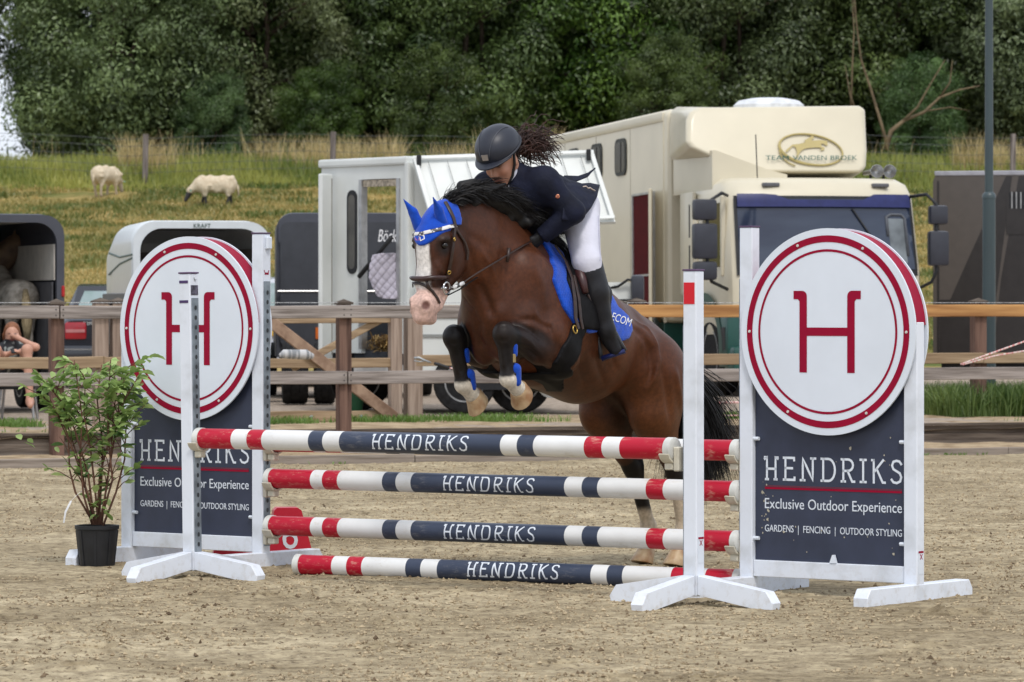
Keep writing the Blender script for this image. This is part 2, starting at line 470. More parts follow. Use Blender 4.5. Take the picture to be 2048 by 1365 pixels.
# crumbs and clods of sand thrown up, too many to count
def crumbs(name, label, n, seed, r0, r1, pw, m, thr):
    rng = np.random.default_rng(seed)
    cy = 13 + 23 * rng.random(n) ** 1.35; cx = rng.uniform(-1, 1, n) * (cy * .13 + .3)
    P = np.stack([cx, cy, 0 * cx], -1); k = (fq(cx, cy) < -1.35) & (vnoise(P, seed + 1, 1.3) + .7 * vnoise(P, seed + 2, 5.0) > thr); cx, cy = cx[k], cy[k]; n = len(cx)
    cz = sand_height(cx.copy(), cy.copy()); r = r0 + r1 * rng.random(n) ** pw
    base = np.array([[1, 0, 0], [-.5, .87, 0], [-.5, -.87, 0], [.2, .1, 1], [0, 0, -1]], float)
    VV = (base[None] * rng.uniform(.5, 1.4, (n, 5, 3))) * r[:, None, None] * np.array([1.25, 1.25, .95])
    a = rng.uniform(0, 6.28, n); ca, sa = np.cos(a), np.sin(a)
    VV = np.stack([VV[..., 0] * ca[:, None] - VV[..., 1] * sa[:, None], VV[..., 0] * sa[:, None] + VV[..., 1] * ca[:, None], VV[..., 2]], -1)
    VV += np.stack([cx, cy, cz + r * .25], -1)[:, None]
    tri = np.array([[0, 1, 3], [1, 2, 3], [2, 0, 3], [1, 0, 4], [2, 1, 4], [0, 2, 4]])
    FF = (tri[None] + 5 * np.arange(n)[:, None, None]).reshape(-1, 3)
    o = npmesh(name, VV.reshape(-1, 3), FF, m, None, False); stuff(o); tag(o, label, 'sand')
crumbs('sand_crumbs', 'loose pale crumbs of sand covering the raked arena', 70000, 3, .0022, .0085, 2.5, mat('crumb', (.47, .38, .25), .95, col2=(.20, .15, .095), scale=45, spec=.1, lo=.38, hi=.58, detail=2), -.5)
crumbs('sand_clods', 'scattered darker clods of sand strewn over the arena', 5200, 7, .0025, .0105, 4.0, mat('clod', (.21, .155, .10), .95, col2=(.10, .07, .045), scale=30, spec=.1, detail=2), -.1)
# verge between the two kerb boards, parking ground, dike
def sheet(name, a0, a1, q0, q1, zf, m, na, nq, kind='structure', cond=None):
    A, Qq = np.meshgrid(np.linspace(a0, a1, na), np.linspace(q0, q1, nq))
    X = FO.x + .9384 * A - .3455 * Qq; Y = FO.y + .3455 * A + .9384 * Qq
    Z = zf(X, Y, Qq)
    V = np.stack([X, Y, Z], -1).reshape(-1, 3); I = np.arange(len(V)).reshape(A.shape)
    Fq_ = np.stack([I[:-1, :-1], I[:-1, 1:], I[1:, 1:], I[1:, :-1]], -1).reshape(-1, 4)
    o = npmesh(name, V, Fq_, m, None, True); o['kind'] = kind; return o
def pn(X, Y, s, sc): return vnoise(np.stack([X.ravel(), Y.ravel(), 0 * X.ravel()], -1), s, sc).reshape(X.shape)
VERGE = mat('verge_sand', (.44, .34, .22), .95, col2=(.22, .155, .09), scale=5, bump=.7, bscale=50, spec=.1, lo=.3, hi=.62, detail=8, bdist=.02)
GRAVEL = mat('gravel', (.43, .355, .285), .95, col2=(.24, .19, .145), scale=14, bump=.8, bscale=40, spec=.1, detail=8, bdist=.02)
sheet('verge_strip', -14, 18, -1.21, .03, lambda X, Y, q: .065 + .012 * q + .014 * pn(X, Y, 21, 4) + .008 * pn(X, Y, 22, 13), VERGE, 500, 40)
sheet('track_sand', -14, 18, .05, 4.2, lambda X, Y, q: .235 + .02 * pn(X, Y, 31, 1.7) + .012 * pn(X, Y, 32, 6) - .04 * (q < .3), VERGE, 400, 70)
PK = .24
b = MB(); b.add([(-160, 30, PK - .015), (160, 30, PK - .015), (160, 68, PK - .015), (-160, 68, PK - .015)], [(0, 1, 2, 3)])
# parking ground only lies behind the fence line
b = MB(); b.add([FM @ Vector(p) for p in ((-90, .06, PK - .01), (110, .06, PK - .01), (110, 70, PK - .01), (-90, 70, PK - .01))], [(0, 1, 2, 3)])
structure(b.build('parking_ground', GRAVEL))
def dike_z(X, Y):
    z = PK - .05 + .1115 * np.clip(Y - 65.6, 0, 40.5) + .01 * np.clip(Y - 106, 0, 8)
    P = np.stack([X, Y, 0 * X], -1)
    return z + (.10 * vnoise(P, 41, .55) + .055 * vnoise(P, 42, 1.6) + .03 * vnoise(P, 43, 4)) * sstep(65, 70, Y) - .12 * (Y < 66)
def dike_mat():
    m = mat('dike_grass', (.36, .265, .105), .95, col2=(.10, .125, .032), scale=.9, bump=.9, bscale=9, spec=.1, lo=.38, hi=.58, detail=9, bdist=.12, stretch=(.8, .5, 1))
    return m
DIKE = dike_mat()
X, Y = np.meshgrid(np.linspace(-26, 26, 320), np.linspace(64, 118, 330))
V = np.stack([X.ravel(), Y.ravel(), dike_z(X.ravel(), Y.ravel())], -1); I = np.arange(len(V)).reshape(X.shape)
o = npmesh('dike_slope', V, np.stack([I[:-1, :-1], I[:-1, 1:], I[1:, 1:], I[1:, :-1]], -1).reshape(-1, 4), DIKE, None, True); structure(o)
b = MB()
for x0, x1 in ((-400, -25.9), (25.9, 400)):
    b.add([(x0, 65.6, PK - .08), (x1, 65.6, PK - .08), (x1, 106, 4.65), (x0, 106, 4.65), (x0, 118, 4.7), (x1, 118, 4.7)], [(0, 1, 2, 3), (3, 2, 5, 4)])
b.add([(-400, 117.5, 4.72), (400, 117.5, 4.72), (900, 1500, 4.0), (-900, 1500, 4.0)], [(0, 1, 2, 3)])
structure(b.build('hill', DIKE))

# ================================================================ ARENA FENCE, GATE, KERBS (fence frame)
WOODH = mat('weathered_rail', (.335, .295, .27), .85, col2=(.115, .095, .082), scale=2.6, stretch=(.7, 9, 14), bump=.5, bscale=9, spec=.2, detail=7, lo=.28, hi=.62)
WOODV = mat('brown_post', (.18, .108, .082), .85, col2=(.06, .034, .027), scale=2.2, stretch=(12, 12, .7), bump=.5, bscale=9, spec=.2, detail=7, lo=.28, hi=.62)
WOODG = mat('grey_post', (.36, .28, .225), .85, col2=(.17, .12, .09), scale=2.2, stretch=(12, 12, .7), bump=.4, bscale=9, spec=.2, detail=7, lo=.28, hi=.62)
WOODT = mat('tan_rail', (.37, .27, .17), .85, col2=(.20, .135, .08), scale=2.2, stretch=(.7, 9, 14), bump=.4, bscale=9, spec=.2, detail=7, lo=.28, hi=.62)
WOODN = mat('new_timber', (.50, .27, .10), .7, col2=(.28, .13, .045), scale=2.0, stretch=(.6, 6, 10), bump=.25, bscale=9, spec=.3, detail=6)
WOODD = mat('dark_board', (.155, .125, .10), .9, col2=(.065, .05, .04), scale=2.4, stretch=(.8, 9, 12), bump=.6, bscale=8, spec=.15, detail=7)
IRON = mat('galvanised', (.42, .44, .45), .45, .7, var=.15, scale=20, spec=.5)
BOLT = mat('bolt', (.05, .05, .05), .5, .8, var=.1)
rr = random.Random(11)
def rail(parent, x0, x1, y, z0, z1, th, m, name='rail', dz0=0.0, dz1=0.0, c=.006):
    b = MB(); M = Matrix.Identity(4)
    n = 6; rings = []
    for i in range(n + 1):
        x = x0 + (x1 - x0) * i / n; d = dz0 + (dz1 - dz0) * i / n + rr.uniform(-.004, .004); e = rr.uniform(-.003, .003)
        a, bb = z0 + d + rr.uniform(-.002, .002), z1 + d + rr.uniform(-.002, .002)
        rings.append([(x, y - th/2 + e, a + c), (x, y - th/2 + c + e, a), (x, y + th/2 - c + e, a), (x, y + th/2 + e, a + c), (x, y + th/2 + e, bb - c), (x, y + th/2 - c + e, bb), (x, y - th/2 + c + e, bb), (x, y - th/2 + e, bb - c)])
    b.loft(rings); return b.build(name, m, parent)
def post(parent, x, y, z0, z1, w, m, cap=True, name='post'):
    b = MB(); b.box((x - w/2, y - w/2, z0), (x + w/2, y + w/2, z1), 0, .008)
    o = b.build(name, m, parent)
    if cap:
        b = MB(); h = w/2 + .012
        b.add([(x-h, y-h, z1), (x+h, y-h, z1), (x+h, y+h, z1), (x-h, y+h, z1), (x-h, y-h, z1+.018), (x+h, y-h, z1+.018), (x+h, y+h, z1+.018), (x-h, y+h, z1+.018), (x, y, z1+.05)],
              [(3,2,1,0), (0,1,5,4), (1,2,6,5), (2,3,7,6), (3,0,4,7), (4,5,8), (5,6,8), (6,7,8), (7,4,8)])
        b.build('post_cap', WOODD, o)
    return o
fence = thing('arena_fence', 'weathered grey wooden rail fence along the far edge of the sand arena', 'fence', FO, FA)
FS = 2.657
for i in range(-3, 7): post(fence, i * FS, .04, 0 if i else .02, 1.385, .118, WOODV)
# rails run two bays, joints staggered; the top one right of the horse is new timber
for x0, x1, m, zz in ((-3, -2, WOODH, 0), (-2, 0, WOODH, 0), (0, 2.02, WOODH, .004), (2.02, 4, WOODN, .012), (4, 6, WOODN, .006)):
    rail(fence, x0 * FS + .012, x1 * FS - .002, -.045, 1.256 + zz, 1.372 + zz, .045, m)
for x0, x1 in ((-3, -1), (-1, 1), (1, 3), (3, 5), (5, 6)):
    rail(fence, x0 * FS + .012, x1 * FS - .002, -.045, .668, .785, .045, WOODH)
for i in range(-3, 7):
    b = MB()
    for z in (1.29, 1.34, .70, .75):
        for dx in (-.03, .035):
            b.lathe([(.006, 0), (.006, .004)], 8, 0, Matrix.Translation((i * FS + dx, -.068, z)) @ Matrix.Rotation(R(90), 4, 'X'))
    stuff(b.build('nail', BOLT, fence))
b = MB()
for z in (1.40,):
    b.tube([(-3 * FS, -.01, z), (6 * FS, -.01, z)], .0035, 6)
b.build('wire', mat('wire', (.55, .56, .56), .5, .3, var=.3, scale=60), fence)
kerb = thing('retaining_kerb', 'dark timber boards holding back the sand below the rail fence', 'kerb', FO, FA)
for i in range(-4, 6):
    m = WOODD
    rail(kerb, i * FS + .02, (i + 1) * FS - .02, .075 + rr.uniform(-.01, .01), .03, .152 + rr.uniform(-.01, .006), .04, m, 'board')
    rail(kerb, i * FS + .02, (i + 1) * FS - .02, .10 + rr.uniform(-.005, .005), .125, .255 + rr.uniform(-.012, .006), .04, m, 'board')
kerb2 = thing('arena_kerb', 'low grey timber edging board half buried at the rim of the arena sand', 'kerb', FO, FA)
for i in range(-4, 6):
    rail(kerb2, i * 2.9 + .004, (i + 1) * 2.9 - .004, -1.22 + rr.uniform(-.01, .01), -.04, .074 + rr.uniform(-.012, .004), .045, mat('grey_board', (.31, .265, .225), .9, col2=(.17, .14, .115), scale=2.2, stretch=(.7, 9, 14), bump=.5, bscale=9, spec=.15, detail=7), 'board')
# rear fence and gate, about three metres behind
RQ = 2.95
rear = thing('paddock_fence', 'second wooden rail fence with tan rails behind the arena fence', 'fence', FM @ Vector((0, RQ, 0)), FA)
def ra(pxx, q=RQ):   # along-fence coordinate of a photo column at depth q
    k = (pxx - 1024) / F
    ox, oy = FO.x - .3455 * q, FO.y + .9384 * q
    return (k * oy - ox) / (.9384 - .3455 * k)
for c_ in (-330, 203, 238, 1276, 1960, 2250): post(rear, ra(c_), .04, PK - .05, 1.40, .135, WOODG if c_ < 1000 else WOODV)
for z0, z1 in ((.775, .885), (1.27, 1.375)):
    rail(rear, ra(-330), ra(203), -.055, z0, z1, .045, WOODT); rail(rear, ra(204), ra(238) + .05, -.055, z0, z1, .045, WOODT)
    rail(rear, ra(828), ra(1276), -.055, z0, z1, .045, WOODT); rail(rear, ra(1277), ra(1960), -.055, z0, z1, .045, WOODT); rail(rear, ra(1961), ra(2250), -.055, z0, z1, .045, WOODT)
post(rear, ra(826), .0, PK - .05, 1.36, .155, WOODG, cap=False)
gate = thing('paddock_gate', 'wooden field gate with a diagonal brace left of the grey trailer', 'gate', FM @ Vector((0, RQ, 0)), FA)
g0, g1 = ra(250), ra(789)
post(gate, g1, -.02, PK + .02, 1.32, .115, WOODG, cap=False, name='stile'); post(gate, g0 + .06, -.02, PK + .02, 1.32, .115, WOODG, cap=False, name='stile')
for z0, z1 in ((.245, .345), (.765, .86), (1.2, 1.30)): rail(gate, g0 + .12, g1 - .055, -.02, z0, z1, .045, WOODT, 'gate_rail')
def brace(xa, ya, xb, yb, m, w=.1, name='brace', dy=-.07):
    A = Vector((ra(xa), dy, 0)); B = Vector((ra(xb), dy, 0))
    za = H - (ya - HOR) / F * (FM @ Vector((A.x, RQ, 0))).y; zb = H - (yb - HOR) / F * (FM @ Vector((B.x, RQ, 0))).y
    b = MB(); b.bar((A.x, dy, za), (B.x, dy, zb), .04, w, 0, .006); return b.build(name, m, gate)
brace(532, 640, 785, 836, mat('brace_wood', (.34, .235, .165), .85, col2=(.18, .11, .075), scale=3, stretch=(3, 9, 3), spec=.2, detail=6), .115)
brace(585, 738, 762, 640, WOODT, .07, dy=.02)
b = MB()
for X_, Z_ in ((ra(660), .8), (ra(620), .29), (ra(720), .29)):
    b.lathe([(.018, 0), (.018, .006), (.010, .016)], 10, 0, Matrix.Translation((X_, -.045, Z_)) @ Matrix.Rotation(R(90), 4, 'X'))
b.build('bolt', IRON, gate)
# elastic gate handle and the pink and white electric ropes
ROPE = mat('pink_rope', (.62, .22, .22), .8, col2=(.75, .66, .62), scale=14, stretch=(6, 1, 1), lo=.45, hi=.55)
def rope(name, label, pts, r, extra=None):
    t = thing(name, label, 'rope', pts[0]); b = MB(); b.tube(pts, r, 6); b.build('cord', ROPE, t, True, world=True)
    return t
g = rope('gate_rope', 'pink electric gate rope with black insulated handle and steel spring hook', [px(897, 736, 39.6), px(950, 747, 39.7), px(1010, 752, 39.9), px(1090, 756, 40.2)], .008)
b = MB(); b.tube([px(868, 727, 39.55), px(875, 729, 39.55), px(893, 735, 39.6), px(899, 737, 39.6)], [.012, .018, .018, .012], 10); b.build('handle_grip', mat('black_rubber', (.018, .018, .02), .6, var=.2), g, True, world=True)
b = MB(); b.tube([px(828, 717, 39.5), px(838, 716, 39.5), px(846, 720, 39.5), px(862, 726, 39.5)], [.012, .014, .011, .008], 8); b.tube([px(828, 722, 39.5), px(840, 724, 39.5), px(850, 722, 39.5)], .007, 8); b.build('spring_hook', IRON, g, True, world=True)
rope('fence_rope', 'two pink ropes slanting down to the mid rail right of the round board', [px(1921, 729, 38.9), px(1980, 708, 39.0), px(2050, 683, 39.1), px(2150, 650, 39.2)], .008)
rope('fence_rope', 'lower pink rope sagging beside the slanting rope at the right edge', [px(1925, 730, 38.9), px(1990, 712, 39.0), px(2050, 702, 39.1), px(2150, 692, 39.2)], .007)
rope('fence_rope', 'upper pink rope low behind the horse tail', [px(1300, 806, 40.6), px(1410, 806, 40.7), px(1500, 805, 40.9), px(1700, 802, 41.2)], .012)
rope('fence_rope', 'thin lower pink rope near the grass behind the horse tail', [px(1300, 833, 40.6), px(1410, 832, 40.7), px(1500, 831, 40.9), px(1700, 829, 41.2)], .008)

# ================================================================ THE JUMP
WHITE = mat('white_paint', (.72, .76, .83), .45, var=.05, scale=7, bump=.12, bscale=18, spec=.35, detail=9, col2=(.58, .61, .65), lo=.28, hi=.5)
def sand_dusted(m):
    """sand kicked up onto the feet and lower posts of the jump"""
    nt = m.node_tree; N = nt.nodes; L = nt.links; b = N['Principled BSDF']; src = b.inputs['Base Color'].links[0].from_socket
    t = N.new('ShaderNodeTexCoord'); sp_ = N.new('ShaderNodeSeparateXYZ'); L.new(t.outputs['Object'], sp_.inputs[0])
    mr = N.new('ShaderNodeMapRange'); mr.inputs['From Min'].default_value = .30; mr.inputs['From Max'].default_value = .0; L.new(sp_.outputs['Z'], mr.inputs['Value'])
    n = N.new('ShaderNodeTexNoise'); n.inputs['Scale'].default_value = 22; n.inputs['Detail'].default_value = 6; n.inputs['Roughness'].default_value = .7; L.new(t.outputs['Object'], n.inputs['Vector'])
    r = N.new('ShaderNodeMapRange'); r.inputs['From Min'].default_value = .50; r.inputs['From Max'].default_value = .72; r.inputs['To Max'].default_value = .5; L.new(n.outputs['Fac'], r.inputs['Value'])
    pw = N.new('ShaderNodeMath'); pw.operation = 'POWER'; pw.inputs[1].default_value = 1.6; L.new(mr.outputs['Result'], pw.inputs[0])
    mu = N.new('ShaderNodeMath'); mu.operation = 'MULTIPLY'; L.new(pw.outputs[0], mu.inputs[0]); L.new(r.outputs['Result'], mu.inputs[1])
    x = N.new('ShaderNodeMix'); x.data_type = 'RGBA'; L.new(mu.outputs[0], x.inputs[0]); L.new(src, x.inputs[6]); x.inputs[7].default_value = (.36, .29, .19, 1); L.new(x.outputs[2], b.inputs['Base Color'])
sand_dusted(WHITE)
WHITES = mat('sign_white', (.71, .76, .83), .42, var=.03, scale=4, spec=.35)
RED = mat('sign_red', (.30, .0015, .028), .5, var=.06, scale=10, spec=.15)
SLATE = mat('slate_blue', (.038, .047, .082), .42, var=.12, scale=6, spec=.4)
TRACK = mat('track_steel', (.30, .35, .40), .45, .35, var=.25, scale=15)
HOLE = mat('hole_dark', (.03, .035, .04), .7, var=.1)
CUP = mat('cup_plastic', (.62, .58, .47), .45, var=.1, scale=20)
CAPM = mat('cap_plastic', (.66, .66, .62), .45, var=.12, scale=12)
def scuffed(name, col, sc, amount=.6):
    """paint with scuffs and sand rubbed into it"""
    m = mat(name, col, .42, var=.05, scale=5, spec=.3)
    nt = m.node_tree; N = nt.nodes; L = nt.links; b = N['Principled BSDF']
    src = b.inputs['Base Color'].links[0].from_socket
    t = N.new('ShaderNodeTexCoord'); mp = N.new('ShaderNodeMapping'); mp.inputs['Scale'].default_value = (18, 40, 60)
    n = N.new('ShaderNodeTexNoise'); n.inputs['Scale'].default_value = 1.0; n.inputs['Detail'].default_value = 5; n.inputs['Roughness'].default_value = .7
    n2 = N.new('ShaderNodeTexNoise'); n2.inputs['Scale'].default_value = 3.5
    r = N.new('ShaderNodeValToRGB'); r.color_ramp.elements[0].position = .53; r.color_ramp.elements[1].position = .68
    r2 = N.new('ShaderNodeValToRGB'); r2.color_ramp.elements[0].position = .47; r2.color_ramp.elements[1].position = .62
    mu = N.new('ShaderNodeMath'); mu.operation = 'MULTIPLY'; mu2 = N.new('ShaderNodeMath'); mu2.operation = 'MULTIPLY'; mu2.inputs[1].default_value = amount
    L.new(t.outputs['Object'], mp.inputs['Vector']); L.new(mp.outputs['Vector'], n.inputs['Vector']); L.new(t.outputs['Object'], n2.inputs['Vector'])
    L.new(n.outputs['Fac'], r.inputs['Fac']); L.new(n2.outputs['Fac'], r2.inputs['Fac'])
    L.new(r.outputs['Color'], mu.inputs[0]); L.new(r2.outputs['Color'], mu.inputs[1]); L.new(mu.outputs[0], mu2.inputs[0])
    x = N.new('ShaderNodeMix'); x.data_type = 'RGBA'; L.new(mu2.outputs[0], x.inputs[0]); L.new(src, x.inputs[6]); x.inputs[7].default_value = (*sc, 1)
    L.new(x.outputs[2], b.inputs['Base Color'])
    return m
P_RED = scuffed('pole_red', (.46, .004, .026), (.62, .34, .26), .7)
P_WHITE = scuffed('pole_white', (.74, .74, .73), (.50, .45, .36), .45)
P_SLATE = scuffed('pole_slate', (.042, .055, .092), (.30, .29, .28), .35)
# stroke lettering with slab feet: polylines in a box 0..w x 0..1
def stroke_word(word, slant=0.0):
    G = {'H': (.62, [[(0, .93), (.10, 1), (.10, 0)], [(.62, .95), (.52, 1), (.52, 0)], [(.10, .48), (.52, .48)], [(.05, 0), (.15, 0)], [(.47, 0), (.57, 0)], [(0, 1), (.10, 1)], [(.52, 1), (.62, 1)]]),
         'E': (.52, [[(.08, 0), (.08, 1)], [(0, 1), (.5, 1), (.5, .9)], [(.08, .53), (.4, .53)], [(0, 0), (.52, 0), (.52, .1)]]),
         'N': (.70, [[(.10, 0), (.10, 1), (.58, 0), (.58, 1)], [(0, 0), (.18, 0)], [(.50, 1), (.70, 1)]]),
         'D': (.66, [[(.08, 0), (.08, 1), (.33, 1)] + [(.33 + .31 * math.sin(a), .5 + .5 * math.cos(a)) for a in np.linspace(.3, math.pi - .3, 9)] + [(.33, 0), (0, 0)], [(0, 1), (.1, 1)]]),
         'R': (.60, [[(.08, 0), (.08, 1), (.3, 1)] + [(.3 + .24 * math.sin(a), .74 + .26 * math.cos(a)) for a in np.linspace(.3, math.pi - .3, 7)] + [(.3, .48), (.08, .48)], [(.28, .48), (.50, 0), (.60, 0)], [(0, 0), (.16, 0)], [(0, 1), (.1, 1)]]),
         'I': (.24, [[(.12, 0), (.12, 1)], [(0, 0), (.24, 0)], [(0, 1), (.24, 1)]]),
         'K': (.60, [[(.08, 0), (.08, 1)], [(.52, 1), (.09, .46)], [(.22, .6), (.50, 0), (.60, 0)], [(0, 1), (.08, 1)]]),
         'S': (.50, [[(.46, .86), (.38, .97), (.25, 1), (.1, .95), (.04, .78), (.10, .62), (.25, .53), (.40, .44), (.47, .27), (.42, .08), (.26, 0), (.1, .03), (.02, .14)]])}
    out = []; x = 0
    for ch in word:
        w, st = G[ch]
        out.append([[(x + a + slant * b_, b_) for a, b_ in s_] for s_ in st])
        x += w + .30
    return out, x - .30
def stroke_mesh(mb, strokes, W, width, height, th, place, mi=0, sub=.006):
    """flat ribbons; place(a, b) maps text-plane metres to a point"""
    sx = width / W
    for s_ in strokes:
        p = [Vector((a * sx, b_ * height, 0)) for a, b_ in s_]
        dense = [p[0]]
        for i in range(len(p) - 1):
            k = max(1, int((p[i+1] - p[i]).length / sub))
            for j in range(1, k + 1): dense.append(p[i].lerp(p[i+1], j / k))
        L_ = []; R_ = []
        for i, q in enumerate(dense):
            d0 = (dense[i] - dense[i-1]).normalized() if i else None
            d1 = (dense[i+1] - dense[i]).normalized() if i < len(dense) - 1 else None
            d = ((d0 or d1) + (d1 or d0)); d = d.normalized() if d.length > 1e-6 else (d0 or d1)
            nrm = Vector((-d.y, d.x, 0)); kx = 1.0
            if d0 and d1: kx = min(1.6, 1 / max(.5, nrm.dot(Vector((-d0.y, d0.x, 0)))))
            ext = d * (-th / 2 if i == 0 else (th / 2 if i == len(dense) - 1 else 0))
            L_.append(q + ext + nrm * th / 2 * kx); R_.append(q + ext - nrm * th / 2 * kx)
        vs = [place(v.x, v.y) for v in L_] + [place(v.x, v.y) for v in R_]; m = len(dense)
        mb.add(vs, [(i, i + m, i + 1 + m, i + 1) for i in range(m - 1)], mi)
POLE_R = .051
def jump_pole(name, label, A, B, bands, ends, txt):
    """A, B pole ends in the jump frame; bands: list of (x_to, colour index) running from A to B in fractions"""
    A = Vector(A); B = Vector(B); L = (B - A).length
    ang = math.atan2((B - A).y, (B - A).x); tilt = math.asin((B - A).z / L)
    loc = JM @ A
    t = thing(name, label, 'jump pole', loc, JA + ang, 'striped jump poles', 0, -tilt)
    b = MB(); n = 28; x = .02
    rnd = random.Random(sum(ord(c) for c in label))
    prof = [(.02, None)] + bands
    rings = []; mids = []
    xs_ = []
    cur = .02
    for x1, ci in bands:
        xs_.append((cur, x1 * L, ci)); cur = x1 * L
    for x0, x1, ci in xs_:
        b.loft([[(x0, POLE_R * math.cos(a), POLE_R * math.sin(a)) for a in [2*math.pi*j/n for j in range(n)]], [(x1, POLE_R * math.cos(a), POLE_R * math.sin(a)) for a in [2*math.pi*j/n for j in range(n)]]], ci, caps=False)
    body = b.build('pole_body', [P_RED, P_WHITE, P_SLATE], t, 40, fixn=False)
    for x0, x1 in ((-.004, .026), (L - .026, L + .004)):
        b = MB(); sgn = 1 if x0 > 0 else -1
        pr = [(POLE_R + .003, x0), (POLE_R + .003, x1)]
        M = Matrix(((0, 0, 1, 0), (1, 0, 0, 0), (0, 1, 0, 0), (0, 0, 0, 1)))
        if sgn > 0: prof = [(POLE_R + .0035, x0 - .01), (POLE_R + .0035, x1 - .006), (POLE_R - .004, x1), (POLE_R * .5, x1 + .002)]
        else: prof = [(POLE_R * .5, x0 - .002), (POLE_R - .004, x0), (POLE_R + .0035, x0 + .006), (POLE_R + .0035, x1 + .01)]
        b.lathe(prof, n, 0, M); b.build('end_cap', CAPM, t, 40)
    c0, c1 = txt[0] * L, txt[1] * L
    st, W = stroke_word('HENDRIKS', .06)
    hgt = .072
    def place(a, bb):
        th = (bb - hgt / 2) / POLE_R + R(txt[2]); r = POLE_R + .0022
        return (c0 + a, -r * math.cos(th), r * math.sin(th))
    for L_ in st:
        b = MB(); stroke_mesh(b, L_, W, c1 - c0, hgt, .0085, place); b.build('letter', WHITES, t, fixn=False)
    return t
def fracs(cols, y, x0, x1):
    return [((jx(c, y) - x0) / (x1 - x0), ci) for c, ci in cols]
XL, XR = -1.525, 1.487
rearb = fracs([(632, 0), (656, 1), (686, 0), (776, 1), (803, 2), (833, 1), (1140, 2), (1175, 1), (1206, 2), (1303, 1), (1337, 0), (1408, 1), (1484, 0)], 0, XL, XR); rearb[-1] = (.993, 0)
tf = lambda a, b_, y, x0, x1: ((jx(a, y) - x0) / (x1 - x0), (jx(b_, y) - x0) / (x1 - x0))
jump_pole('jump_pole', 'red, white and slate pole in the middle of the rear three, second below the top', (XL, 0, .472), (XR, 0, .485), rearb, 0, (*tf(897, 1078, 0, XL, XR), 4))
jump_pole('jump_pole', 'red, white and slate pole lowest in the cups, just above the ground pole', (XL, 0, .223), (XR, 0, .243), rearb, 0, (*tf(898, 1080, 0, XL, XR), 4))
jump_pole('jump_pole', 'back top pole hidden behind the front one, red end right of the front post', (XL, 0, .665), (XR, 0, .684), rearb, 0, (*tf(897, 1078, 0, XL, XR), 4))
FY = -.857; FXL, FXR = jx(396, -.885), jx(1350, -.83)
fb = fracs([(480, 0), (511, 1), (540, 0), (632, 1), (660, 2), (693, 1), (1010, 2), (1043, 1), (1075, 2), (1175, 1), (1210, 0), (1245, 1), (1350, 0)], FY, FXL, FXR); fb[-1] = (.993, 0)
jump_pole('jump_pole', 'front top pole resting on the two single posts, in front of the horse', (FXL, -.885, .712), (FXR, -.83, .719), fb, 0, (*tf(757, 945, FY, FXL, FXR), 8))
GXL, GXR = -1.045, 1.455
def gy(x): return -.34 + (x - GXL) * (.40 / (GXR - GXL))
def gfr(c):
    x = 0.0
    for _ in range(12): x = jx(c, gy(x))
    return (x - GXL) / (GXR - GXL)
gb = [(gfr(c), ci) for c, ci in ((672, 0), (702, 1), (732, 0), (820, 1), (850, 2), (883, 1), (1190, 2), (1222, 1), (1253, 2), (1350, 1), (1375, 0), (1418, 1))] + [(.993, 0)]
jump_pole('jump_pole', 'ground pole lying on the sand below the jump', (GXL, gy(GXL), .052), (GXR, gy(GXR), .052), gb, 0, (gfr(943), gfr(1125), 14))

PW, PD = .074, .066
def cup(parent, x, y, z, side):
    """plastic pole cup: trough under the pole, lip, pin bracket on the post track (side = +1: post lies at larger x)"""
    b = MB(); r = POLE_R + .006; rings = []
    for i in range(9):
        a = R(200 + 140 * i / 8)
        rings.append([(x - .028, y + r * math.cos(a), z + r * math.sin(a)), (x + .028, y + r * math.cos(a), z + r * math.sin(a)), (x + .028, y + (r + .010) * math.cos(a), z + (r + .010) * math.sin(a)), (x - .028, y + (r + .010) * math.cos(a), z + (r + .010) * math.sin(a))])
    b.loft(rings)
    b.box((x - .024, y - .022, z - r - .040), (x + .024, y + .022, z - r - .006), 0, .005)
    b.box((x + side * .046 - .016, y - .026, z - r - .045), (x + side * .046 + .016, y + .026, z + .012), 0, .005)
    return b.build('pole_cup', CUP, parent, 30)
def track(parent, x, y, z0, z1, side):
    b = MB(); w = .046; t = .007
    xa, xb = (x, x + t) if side > 0 else (x - t, x)
    b.box((xa, y - w/2, z0), (xb, y + w/2, z1)); o = b.build('cup_track', TRACK, parent)
    b = MB(); xo = xb + .0015 if side > 0 else xa - .0015
    z = z0 + .04
    while z < z1 - .03:
        vs = [(xo, y + .009 * math.cos(a), z + .012 * math.sin(a)) for a in [2*math.pi*j/10 for j in range(10)]]
        b.add(vs, [tuple(range(10))]); z += .05
    b.build('track_hole', HOLE, o, fixn=False)
def foot(parent, a, b_, w=.068, h=.085, ch=.042, name='foot'):
    a = Vector(a); b_ = Vector(b_); d = (b_ - a).normalized(); L = (b_ - a).length
    x = Vector((d.y, -d.x, 0)); M = Matrix((d, -x, Vector((0, 0, 1)))).transposed().to_4x4(); M.translation = a
    b = MB(); c = .004
    poly = [(0, 0), (L, 0), (L, h - ch), (L - ch * .75, h), (ch * .75, h), (0, h - ch)]
    poly2 = [(max(c, min(L - c, q[0])), max(c, min(h - c, q[1]))) for q in poly]
    b.loft([[M @ Vector((q[0], -w/2, q[1])) for q in poly2], [M @ Vector((q[0], -w/2 + c, q[1])) for q in poly], [M @ Vector((q[0], w/2 - c, q[1])) for q in poly], [M @ Vector((q[0], w/2, q[1])) for q in poly2]])
    return b.build(name, WHITE, parent)
